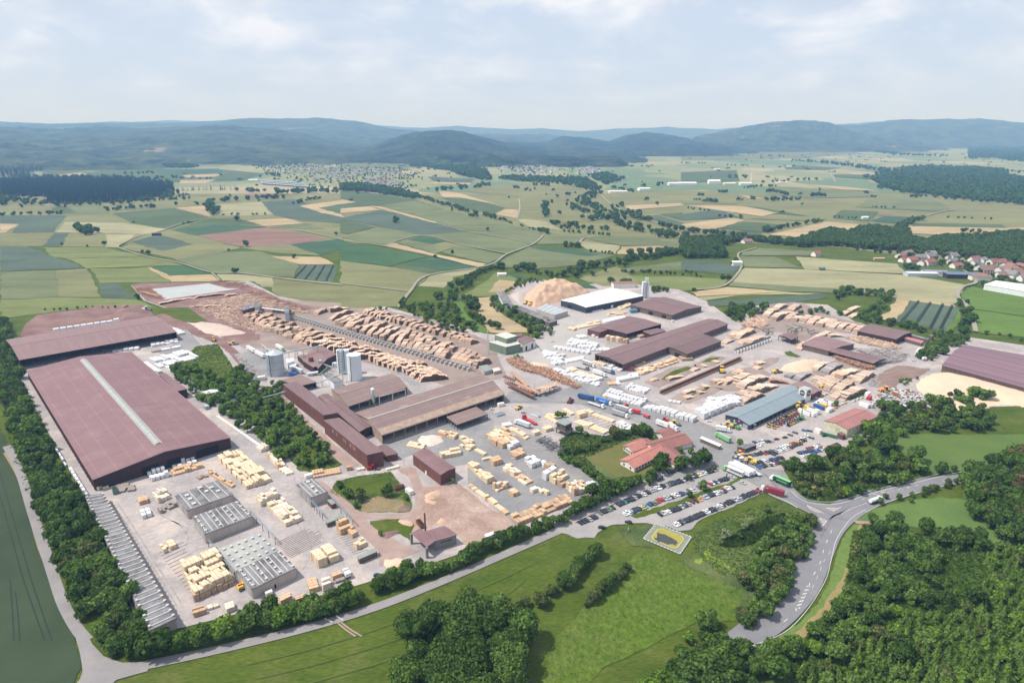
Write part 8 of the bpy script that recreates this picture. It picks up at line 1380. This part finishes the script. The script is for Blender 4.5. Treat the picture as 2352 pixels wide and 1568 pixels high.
for a in (('H', '435,510', 2.6, 'y', 'yellow wheel loader at the corner of the upper car park', 1.4), ('H', '345,435', 2.0, 'o', 'orange machine before the gatehouse'), ('H', '335,470', 2.6, 'w', 'white pick-up crane left of the upper car park'), ('G', '678,790', .3, 'y', 'yellow loader left of the sawdust heap', 1.3), ('G', '1100,920', .5, 'y', 'yellow loader among the log stacks', 1.2), ('G', '880,1100', .5, 'y', 'yellow loader at the workshop annex', 1.3), ('G', '235,1280', 2.8, 'y', 'yellow loader before the navy front', 1.3), ('G', '300,1290', 2.5, 'e', 'dark green machine before the navy front', 1.2),
        ('G', '180,780', 1.4, 'y', 'tall yellow log grapple at the log troughs', 1.6), ('E', '1860,1500', 0, 'y', 'yellow loader beside the office lane', 1.3), ('E', '530,400', 1, 'y', 'left bulldozer on the chip mountain', 1.4), ('E', '570,412', 1.4, 'y', 'right bulldozer on the chip mountain', 1.5), ('E', '460,1350', 1, 'y', 'small yellow forklift by the sawmill canopy'), ('A', '1935,500', 2, 'y', 'yellow excavator on the red haul road', 1.3), ('A', '2110,535', .2, 'y', 'yellow roller on the purple soil', 1.2), ('B', '2205,1150', 1, 'o', 'orange forklift at the end wall of the nearest kiln'), ('G', '1660,965', 0, 'o', 'orange excavator in the scrap yard', 1.6), ('A', '1325,225', 0, 'w', 'white digger on the soil bank', 1.5),
        ('D', '1255,95', .1, 'r', 'bright red forklift behind the small kiln', 1.1), ('E', '928,1290', 1.2, 'm', 'dark red forklift at the lane crossing', 1.2), ('E', '1485,1005', 0, 'r', 'red forklift under the processing hall gable'), ('E', '450,890', 0, 'e', 'green machine beside the green plant', 1.3), ('D', '95,1165', .8, 'y', 'yellow forklift beside the nearest kiln'), ('E', '1780,1470', 2.8, 'r', 'red telescopic lift on the office lane', 1.2)): loader(*a)
k = 0
for j, (a, b_) in enumerate((('590,1285', '870,1130'), ('640,1300', '880,1165'), ('770,1275', '920,1200'))):
    A, B_ = PW('G', a + ' ' + b_); n = 11 - 2 * j
    for i in range(n):
        p = A.lerp(B_, (i + .5) / n); k += 1; q = random.choice('rryoogeyk'); u, v = scr(p.x, p.y)
        r = thing('used_machine', '%s %s machine in the %s row of used machines for sale' % (nth(i + 1), PN[q], nth(j + 1)), 'forklift', (p.x, p.y, .15), 2.2 + random.uniform(-.2, .2), 'used machines in rows')
        MB().box(-1.4, .4, -.8, .8, .5, 1.4, taper=.1).build('body', PAINT[q], r); MB().box(-.9, .3, -.7, .7, 1.4, 2.5, taper=.1).build('cab', CGL, r); MB().box(.6, .8, -.6, .6, .2, 3.0).build('mast', STEELD, r)
        for x in (-.9, .4):
            for y in (-.8, .8): link('wheel', BWM, r, (x, y, .45)).scale = (.8, .8, .8)
p = at(P('G', '900,1210')[0]); r = thing('mobile_crane', 'green lattice crane mast in the row of used machines', 'crane', (p.x, p.y, 0)); MB().box(-2, 2, -1.4, 1.4, .5, 2.4).build('base', PAINT['e'], r); MB().tube((0, 0, 2), (0, 0, 10), .45, .3, 6).build('mast', PAINT['e'], r)
# ---------------------------------------------------------------- pond
q = PW('Q', '1265,680 1820,890 1640,1155 1070,915'); cen = sum(q, Vector()) / 4; r = thing('fire_pond', 'rectangular pond with yellow algae rim and grey stone border', 'pond', (cen.x, cen.y, 0)); q = [p - cen for p in q]
def shr(f): return [p * f for p in q]
link('border', mesh('border', [(p.x, p.y, .25) for p in q], [(0, 1, 2, 3)], mat('pond_border', (.24, .25, .25), (.18, .20, .19), .5)), r)
link('bank', mesh('bank', [(p.x, p.y, .29) for p in shr(.87)], [(0, 1, 2, 3)], mat('pond_bank', (.16, .17, .10), (.22, .22, .15), .5)), r)
alg = [Vector((p.x, p.y, .33)) for p in shr(.68)]; pts = []
for i in range(4):
    a, b_, c_ = alg[i - 1], alg[i], alg[(i + 1) % 4]
    for t in range(6): tt = t / 5; pts.append(b_.lerp(a, .16).lerp(b_, tt).lerp(b_.lerp(c_, .16), tt))
link('liner_edge', mesh('liner_edge', [(p.x * 1.03, p.y * 1.03, .32) for p in pts], [tuple(range(24))], mat('pale_liner', (.55, .52, .38))), r)
link('algae', mesh('algae', [(p.x, p.y, .34) for p in pts], [tuple(range(24))], mat('algae', (.30, .27, .05), (.24, .22, .04), 1.0)), r)
wt = [at(p) - cen for p in P('Q', '1300,820 1350,845 1400,850 1455,880 1500,905 1560,935 1590,960 1605,990 1570,1005 1578,1035 1540,1010 1480,1000 1455,1010 1400,985 1340,965 1310,975 1280,940 1240,925 1245,910 1285,905 1288,860')]; wt2 = []
for i, p in enumerate(wt):
    n_ = wt[(i + 1) % len(wt)]
    for t in range(5): v_ = p.lerp(n_, t / 5); wt2.append(v_ + Vector((random.uniform(-.25, .25), random.uniform(-.25, .25), 0)))
link('water', mesh('water', [(p.x, p.y, .36) for p in wt2], [tuple(range(len(wt2)))], mat('dark_water', (.055, .06, .055), None, 1, .3, spec=.3)), r)
bl = MB().box(-.45, .45, -.14, .14, 0, .2).mesh('kerb_block', WWHITE)
for i in range(4):
    a, b_ = q[i] * .97, q[(i + 1) % 4] * .97; n_ = 11 if (b_ - a).length > 20 else 8; d = b_ - a
    for k in range(n_): p = a + d * ((k + .5) / n_); link('kerb_block', bl, r, (p.x, p.y, .26), math.atan2(d.y, d.x))
# ---------------------------------------------------------------- masts, rails, signs
for c, s, h, lab in (('E', '605,1185', 14, 'floodlight mast beside the log deck'), ('O', '140,740', 9, 'lamp post in the lower car park'), ('F', '405,580', 9, 'lamp post in the asphalt timber yard'), ('F', '158,280', 10, 'lamp post at the left of the asphalt yard'), ('G', '470,1365', 9, 'flag pole before the workshop'), ('C', '1530,525', 12, 'lamp mast in the upper log lane, left'), ('C', '2165,700', 12, 'lamp mast in the upper log lane, right'), ('C', '985,380', 12, 'lamp mast near the head of the upper log lane'), ('D', '2045,340', 9, 'thin mast on the bark ground'), ('D', '1540,60', 9, 'thin mast left of the maroon barn'), ('B', '1940,940', 7, 'steel pole at the pale kiln')):
    p = at(P(c, s)[0]); r = thing('light_mast', lab, 'mast', (p.x, p.y, 0)); MB().tube((0, 0, 0), (0, 0, h), .14, .08, 6).build('pole', STEEL, r); MB().box(-.9, .9, -.15, .15, h, h + .25).build('lamp_head', STEELL, r)
p, q_ = PW('J', '1640,600 1755,380'); 
def rail(c, s, lab, h=.75):
    w = smooth(PW(c, s), 4); r = thing('guard_rail', lab, 'guard rail', (w[0].x, w[0].y, .2)); mb = MB()
    for a, b_ in zip(w[:-1], w[1:]): mb.tube((a.x - w[0].x, a.y - w[0].y, h), (b_.x - w[0].x, b_.y - w[0].y, h), .14, n=4)
    mb.build('beam', STEEL, r)
    for p in w[::2]: MB().box(-.06, .06, -.06, .06, 0, h, c=(p.x - w[0].x, p.y - w[0].y)).build('post', STEELD, r)
rail('H', '870,800 960,848 1080,868 1200,865 1300,845 1400,812 1530,768', 'steel guard rail on the inside of the junction bend'); rail('H', '1620,745 1800,700 2000,650 2200,600 2351,570', 'steel guard rail along the road to the right')
c1 = PW('H', '395,680 530,740 640,800 760,850 870,915'); kb = MB()
w = smooth(c1, 4)
for a, b_ in zip(w[:-1], w[1:]): kb.tube((a.x, a.y, .35), (b_.x, b_.y, .35), .22, n=4)
tag(kb.build('kerb', mat('kerb_stone', (.5, .47, .44))), kind='structure')
w = PW('F', '975,1050 1340,870'); d = w[1] - w[0]; tag(MB().box(0, d.length, -.12, .12, .1, .5).build('timber_barrier', mat('reddish_beam', (.26, .12, .08)), None, w[0], math.atan2(d.y, d.x)), 'long low reddish timber barrier above the parked cars, left', 'barrier')
w = PW('F', '1340,870 1700,715'); d = w[1] - w[0]; tag(MB().box(0, d.length, -.12, .12, .1, .5).build('timber_barrier', mat('reddish_beam', (0, 0, 0)), None, w[0], math.atan2(d.y, d.x)), 'long low reddish timber barrier above the parked cars, right', 'barrier')
p = at(P('O', '915,470')[0]); r = thing('banner_sign', 'upright reddish banner sign at the car park entrance', 'sign', (p.x, p.y, 0), .6); MB().box(-.5, .5, -.06, .06, .6, 3.2).build('banner', mat('banner_red', (.35, .16, .15)), r); MB().box(-.08, .08, -.1, .1, 0, .6).build('post', STEELD, r)
p = at(P('Q', '855,800')[0]); r = thing('meadow_sign', 'small white board sign in the meadow above the pond', 'sign', (p.x, p.y, 0), 1.2); MB().box(-.7, .7, -.05, .05, .5, 1.9).build('board', WWHITE, r); MB().box(-.07, .07, -.04, .04, 0, .5).build('post', STEELD, r)
for s, rz, lb in (('960,1450', 2.5, 'right'), ('860,1470', 2.6, 'left')):
    p = at(P('D', s)[0]); r = thing('field_gate', 'white rail gate at the meadow track, %s one' % lb, 'gate', (p.x, p.y, 0), rz)
    MB().box(-2.2, 2.2, -.06, .06, .9, 1.05).build('top_rail', WWHITE, r); MB().box(-2.2, 2.2, -.05, .05, .4, .5).build('lower_rail', WWHITE, r)
    for x in (-2.2, 2.2): MB().box(x - .1, x + .1, -.1, .1, 0, 1.15).build('post', WWHITE, r)
# road paint
main = [p for p in PW('S', '1575,1556 1640,1512 1715,1462 1786,1405 1840,1340 1873,1270 1897,1215 1935,1176 1990,1147 2060,1128 2130,1110 2210,1098')]
struct('road_marking', ribbon_me('road_marking', PW('J', '-350,1350 -100,1230 95,1158 250,1060 390,905 500,740 570,600 610,440 650,280 730,150 800,70 920,0'), .24, WHITE, .26, 5))
struct('road_marking', ribbon_me('road_marking', PW('H', '810,760 870,815 960,862 1080,880 1200,880 1320,855 1450,808 1600,765 1800,715 2000,668 2200,618 2351,585'), .3, WHITE, .26, 5))
struct('road_marking', ribbon_me('road_marking', PW('H', '1480,955 1600,895 1800,820 2000,765 2200,715 2351,680'), .22, WHITE, .26, 4))
def dashes(c, s, n, wd, ratio=.5):
    w = smooth(PW(c, s), 6); T = [0]
    for a, b_ in zip(w[:-1], w[1:]): T.append(T[-1] + (b_ - a).length)
    def pt(t):
        t = t * T[-1]; i = min(max(0, int(np.searchsorted(T, t)) - 1), len(w) - 2); return w[i].lerp(w[i + 1], (t - T[i]) / (T[i + 1] - T[i] + 1e-9))
    mb = MB()
    for k in range(n):
        a, b_ = pt(k / n), pt((k + ratio) / n); d = (b_ - a).normalized(); q = Vector((-d.y, d.x, 0)) * wd / 2; mb.add([(p.x, p.y, .262) for p in (a - q, b_ - q, b_ + q, a + q)], [(0, 1, 2, 3)])
    o = mb.build('road_marking', WHITE); tag(o, kind='structure')
dashes('J', '610,190 540,360 500,500 430,620 380,760 300,900 200,1000 80,1080', 9, 0.32, .3); dashes('J', '600,380 540,470 490,590 440,700 400,760', 5, 0.18, .4); dashes('H', '1270,965 1350,920 1500,868', 11, 0.36, .4); dashes('H', '1310,945 1400,900 1500,860', 8, 0.29, .5); dashes('H', '1540,795 1700,758 1900,720 2000,690', 6, 0.29, .4); dashes('H', '1680,775 1800,750 1900,725', 5, 0.22, .4); dashes('H', '2180,672 2300,655', 2, 0.29, .5); dashes('H', '1450,835 1560,795 1700,760', 4, 0.22, .4)
for k in range(7):                                # hatched area in the bend
    a, b_ = PW('J', '%d,%d %d,%d' % (290 + 17 * k, 900 - 34 * k, 312 + 15 * k, 893 - 33 * k)); d = (b_ - a).normalized(); q = Vector((-d.y, d.x, 0)) * .3; tag(MB().add([(p.x, p.y, .262) for p in (a - q - d * .6, b_ - q + d * .8, b_ + q + d * .8, a + q - d * .6)], [(0, 1, 2, 3)]).build('road_marking', WHITE), kind='structure')
for s in ('1125,915 1190,945 1270,907 1195,918 1125,915', '950,890 985,925 1040,952 1105,967 1040,930 950,890', '1065,1005 1100,1060 1115,1020 1065,1005'):
    w = PW('H', s); tag(link('traffic_island', mesh('traffic_island', [(p.x, p.y, .25) for p in w[:-1]] + [(p.x, p.y, .38) for p in w[:-1]], [tuple(range(len(w) - 1, 2 * len(w) - 2))] + [(i, (i + 1) % (len(w) - 1), len(w) - 1 + (i + 1) % (len(w) - 1), len(w) - 1 + i) for i in range(len(w) - 1)], mat('island_brick', (.34, .26, .23)))), kind='structure')
    tag(link('road_marking', ribbon_me('road_marking', w, .4, WHITE, .40, 1)), kind='structure')
struct('road_marking', ribbon_me('road_marking', PW('H', '1133,1025 1095,1075'), .5, WHITE, .262, 1))
# ---------------------------------------------------------------- houses
HR = dict(r=mat('house_red', (.28, .12, .095), (.22, .10, .08), 1), k=mat('house_dark', (.16, .155, .165), (.22, .205, .20), 1), g=mat('house_grey', (.22, .22, .24), None, 1), o=mat('house_brown', (.24, .14, .11), None, 1), w=ROOFW, b=mat('house_blue', (.12, .17, .24)))
HW = mat('house_wall', (.76, .74, .70), (.66, .64, .60), .5)
def housemesh(rf):
    key = 'h' + rf
    if key in UNIT: return UNIT[key]
    wl = mesh('wall', [(-.5, -.5, 0), (.5, -.5, 0), (.5, .5, 0), (-.5, .5, 0), (-.5, -.5, .55), (.5, -.5, .55), (.5, .5, .55), (-.5, .5, .55), (-.5, 0, 1), (.5, 0, 1)], [(0, 1, 5, 4), (2, 3, 7, 6), (1, 2, 6, 9, 5), (3, 0, 4, 8, 7)], HW)
    rm = mesh('roof', [(-.56, -.58, .50), (.56, -.58, .50), (.56, 0, 1.03), (-.56, 0, 1.03), (.56, .58, .50), (-.56, .58, .50), (-.56, -.58, .47), (.56, -.58, .47), (.56, 0, .99), (-.56, 0, .99), (.56, .58, .47), (-.56, .58, .47)], [(0, 1, 2, 3), (3, 2, 4, 5), (7, 6, 9, 8), (8, 9, 11, 10), (0, 6, 7, 1), (4, 10, 11, 5), (1, 7, 8, 2), (2, 8, 10, 4), (0, 3, 9, 6), (3, 5, 11, 9)], HR[rf])
    wn = MB(); [wn.box(x - .06, x + .06, -.515, -.49, z, z + .14) for x in (-.3, 0, .3) for z in (.12, .35)]
    UNIT[key] = (wl, rm, wn.mesh('windows', GLASS)); return UNIT[key]
RN = dict(r='red', k='dark', g='grey', o='brown', w='pale', b='blue')
HS = []
for s, rf in zip('1505,1055 1545,1045 1530,1085 1580,1090 1650,1105 1700,1105 1640,1070 1700,1060 1710,1045 1830,1060 1860,1060 1860,1095 1885,1125 2010,1085 2010,1110 2065,1085 2130,1105 2170,1105 2190,1100 2230,1125 2260,1140 2085,1160 2120,1145 2180,1160 2190,1190 2260,1190 2300,1170 2330,1185 2290,1150 2060,1200 1195,965 1245,970 925,1045 450,955 2340,1140 2400,1150 2420,1190 1555,1040 2050,1140 2230,1165 2345,1215'.split(), 'rkrrrrkkgkkkrrkgorrroookokooorokrorwkokokob'): HS.append((at(P('N', s)[0]), rf))
HS.sort(key=lambda q: scr(q[0].x, q[0].y)[0]); ct = {}
for p, rf in HS:
    ct[rf] = ct.get(rf, 0) + 1; wl, rm, wn = housemesh(rf); u, v = scr(p.x, p.y)
    r = thing('village_house', '%s from left of the %s roofed houses in the village at the right' % (nth(ct[rf]), RN[rf]), 'house', (p.x, p.y, 0), rng.choice([.2, 1.7, .5]) + rng.uniform(-.2, .2), 'houses of the village at the right'); r.scale = (rng.uniform(12, 18), rng.uniform(10, 13), rng.uniform(8, 10.5))
    link('wall', wl, r); link('roof', rm, r); link('windows', wn, r)
UN2 = {}
def tiny(rf):
    if rf not in UN2:
        wl, rm, wn = housemesh(rf); v = [tuple(x.co) for x in wl.vertices] + [tuple(x.co) for x in rm.vertices]; k = len(wl.vertices)
        UN2[rf] = mesh('house', v, [tuple(p_.vertices) for p_ in wl.polygons] + [tuple(i + k for i in p_.vertices) for p_ in rm.polygons], [HW, HR[rf]], [0] * len(wl.polygons) + [1] * len(rm.polygons))
    return UN2[rf]
FV = []
def village(c, s, n, rfs, lab, sz):
    w = PW(c, s); xs = [p.x for p in w]; ys = [p.y for p in w]; A = rng.uniform([min(xs), min(ys)], [max(xs), max(ys)], (n * 8, 2)); A = A[inside(A[:, 0], A[:, 1], [(p.x, p.y) for p in w])][:n]
    A = A[np.argsort([scr(x, y)[0] for x, y in A])]; ct = {}
    for x, y in A:
        rf = rfs[rng.integers(len(rfs))]; ct[rf] = ct.get(rf, 0) + 1
        o = link('far_house', tiny(rf), None, (x, y, 0), rng.choice([.3, 1.87]) + rng.uniform(-.2, .2)); o.scale = (sz * rng.uniform(.8, 1.4), sz * rng.uniform(.7, 1), sz * rng.uniform(.6, .85))
        tag(o, '%s tiny %s roofed house from left %s' % (nth(ct[rf]), RN[rf], lab), 'distant house', 'houses ' + lab)
village('L', '1720,400 1850,395 2352,430 2352,590 2200,560 2130,530 1950,470', 66, 'kkkgok', 'in the village at left centre', 11)
village('M', '0,440 200,440 440,480 420,490 180,490 0,540', 34, 'kkgo', 'in the middle village, upper part', 11)
village('M', '130,560 200,500 380,530 470,600 420,615 300,595', 56, 'okkkgr', 'in the middle village, lower part', 10)
village('M', '1060,390 1180,385 1500,440 1490,480 1300,490 1080,450', 90, 'kkkgk', 'in the valley village at the centre', 12); village('M', '1610,480 1700,430 1790,460 1720,500', 26, 'kkg', 'at the right end of the valley village', 13)
village('N', '870,270 1180,275 1400,275 1380,285 1000,285', 24, 'kgo', 'in the village below the far right hills', 17)
mb = MB()
for c, s, n, sz in (('L', '1720,400 1850,395 2352,430 2352,590 2200,560 2130,530 1950,470', 150, 10), ('M', '0,440 200,440 440,480 420,490 180,490 0,540', 90, 10), ('M', '130,560 200,500 380,530 470,600 420,615 300,595', 60, 9), ('M', '1060,390 1180,385 1500,440 1490,480 1300,490 1080,450', 190, 11), ('M', '1610,480 1700,430 1790,460 1720,500', 40, 12), ('N', '870,270 1180,275 1400,275 1380,285 1000,285', 60, 16)):
    w = PW(c, s); xs = [p.x for p in w]; ys = [p.y for p in w]; A = rng.uniform([min(xs), min(ys)], [max(xs), max(ys)], (n * 8, 2)); A = A[inside(A[:, 0], A[:, 1], [(p.x, p.y) for p in w])][:n]
    for x, y in A:
        l, wd, h, a = sz * rng.uniform(.4, .7), sz * rng.uniform(.35, .5), sz * rng.uniform(.35, .45), rng.choice([.3, 1.87]); mb.box(-l, l, -wd, wd, 0, h, rz=a, c=(x, y)); ca, sa = math.cos(a), math.sin(a)
        mb.add([(ca * X - sa * Y + x, sa * X + ca * Y + y, Z) for X, Y, Z in ((-l, -wd, h + .05), (l, -wd, h + .05), (l, wd, h + .05), (-l, wd, h + .05), (-l, 0, h * 1.7), (l, 0, h * 1.7))], [(0, 1, 5, 4), (3, 4, 5, 2), (0, 4, 3), (1, 2, 5)], 1)
tag(mb.build('distant_houses', [HW, HR['k']]), 'remaining tiny houses of the far villages', kind='stuff')
# larger far buildings
def shed(c, s, l, wd, h, rz, m, lab, rm=None, name='warehouse'):
    p = at(P(c, s)[0]); r = thing(name, lab, 'warehouse', (p.x, p.y, 0), rz); MB().box(-l / 2, l / 2, -wd / 2, wd / 2, 0, h).build('wall', m, r)
    mb = MB(); mb.add([(-l / 2 - .5, -wd / 2 - .5, h + .02), (l / 2 + .5, -wd / 2 - .5, h + .02), (l / 2 + .5, wd / 2 + .5, h + .02), (-l / 2 - .5, wd / 2 + .5, h + .02), (-l / 2 - .5, 0, h * 1.3), (l / 2 + .5, 0, h * 1.3)], [(0, 1, 5, 4), (3, 4, 5, 2), (0, 4, 3), (1, 2, 5), (0, 3, 2, 1)]); mb.build('roof', rm or m, r)
WH2 = mat('far_white', (.8, .8, .8))
for a in (('N', '40,560', 68, 30, 10, 0, WH2, 'long white sawtooth factory in the distance'), ('N', '225,548', 46, 25, 12, 0, WH2, 'bright white factory block beside the far chimney, left'), ('N', '330,555', 44, 20, 6, 0, WWHITE, 'white factory block beside the far chimney, middle'), ('N', '440,558', 44, 20, 8, 0, WH2, 'white factory block beside the far chimney, right'), ('N', '690,545', 45, 14, 4, .1, WWHITE, 'low pale sheds right of the far factory'), ('M', '2080,595', 40, 25, 8, .2, WH2, 'white roofed barn left of the far factory'), ('M', '1900,610', 60, 30, 6, .1, WWHITE, 'pale yard buildings near the stream'),
        ('M', '2300,560', 60, 28, 9, 0, WH2, 'white factory hall left of the sawtooth factory'), ('N', '1640,1180', 42, 14, 5, -.08, mat('greenhouse_roof', (.5, .55, .6)), 'pale barn with silvery roof at the village edge'), ('N', '1735,1175', 30, 18, 6, -.2, HW, 'farm shed with dark roof at the village edge', HR['g']), ('N', '1920,1190', 48, 20, 6, -.1, WDARK, 'dark timber barn with blue-grey roof', HR['b']), ('N', '2040,1205', 26, 16, 6, -.1, HW, 'farm house with pink-brown roof beside the lane', HR['o']), ('N', '380,1110', 14, 8, 6, 0, WH2, 'white barn beside the country lane'), ('N', '965,1142', 8, 5, 4, 0, GRNST, 'small green shed in the pale field'), ('N', '1260,790', 14, 8, 5, 0, WH2, 'white hut in the far green field'), ('N', '740,435', 28, 12, 6, 0, WH2, 'white farm shed on the far plain'), ('N', '245,455', 30, 12, 6, 0, WH2, 'white farm shed on the far left plain'),
        ('L', '1740,530', 40, 18, 6, .1, WH2, 'white hall left of the far glasshouses'), ('M', '420,430', 40, 18, 10, 0, HR['g'], 'big grey school block in the middle village'), ('M', '1390,395', 26, 12, 7, 0, WH2, 'white block in the valley village'), ('M', '1530,380', 24, 10, 7, 0, WH2, 'white clinic on the wooded slope'), ('E', '308,148', 12, 7, 4, .2, WWHITE, 'small hut in the strip fields'), ('M', '1940,1255', 30, 14, 6, .1, HW, 'pale farm house behind the white roof hall', HR['o']), ('L', '1075,903', 16, 7, 4, 0, WDARK, 'tiny dark barn by the field lane'), ('L', '370,700', 40, 14, 5, 0, HW, 'low farm building below the conifer block', HR['o']), ('N', '1355,1070', 16, 5, 3, 0, PK['orange'], 'straw bales stacked on the field edge')): shed(*a)
for k in range(8): p = at(P('N', '-5,556')[0]); 
b = Bld('white_works', 'long white flat works at the right picture edge', 'works', P('N', '2080,1240 2600,1330 2600,1270 2160,1213'), 7, 0, 0, ROOFW, STEELL, ov=.4)
p = at(P('N', '478,548')[0]); tag(MB().tube((0, 0, 0), (0, 0, 43), 2.0, 1.3, 12).build('factory_chimney', WH2, None, (p.x, p.y, 0)), 'tall white factory chimney on the far plain', 'chimney')
p = at(P('N', '690,135')[0] if False else P('N', '690,430')[0]); 
o = thing('glasshouses', 'grid of grey-blue glasshouse roofs beside the left village', 'glasshouse', at(P('L', '1780,525')[0])); u_, v_ = at(P('L', '2080,545')[0]) - o.location, at(P('L', '1800,560')[0]) - o.location
for i in range(12):
    for j in range(3):
        a = u_ * (i / 12) + v_ * (j / 3 * .9); MB().add([(a.x, a.y, 3), (a.x + u_.x * .07, a.y + u_.y * .07, 3), (a.x + u_.x * .07 + v_.x * .26, a.y + u_.y * .07 + v_.y * .26, 5), (a.x + v_.x * .26, a.y + v_.y * .26, 5), (a.x, a.y, 0), (a.x + u_.x * .07, a.y + u_.y * .07, 0)], [(0, 1, 2, 3), (4, 5, 1, 0)]).build('glass_panel', HR['b'] if False else mat('glasshouse_glass', (.38, .45, .55), None, 1, .4), o)
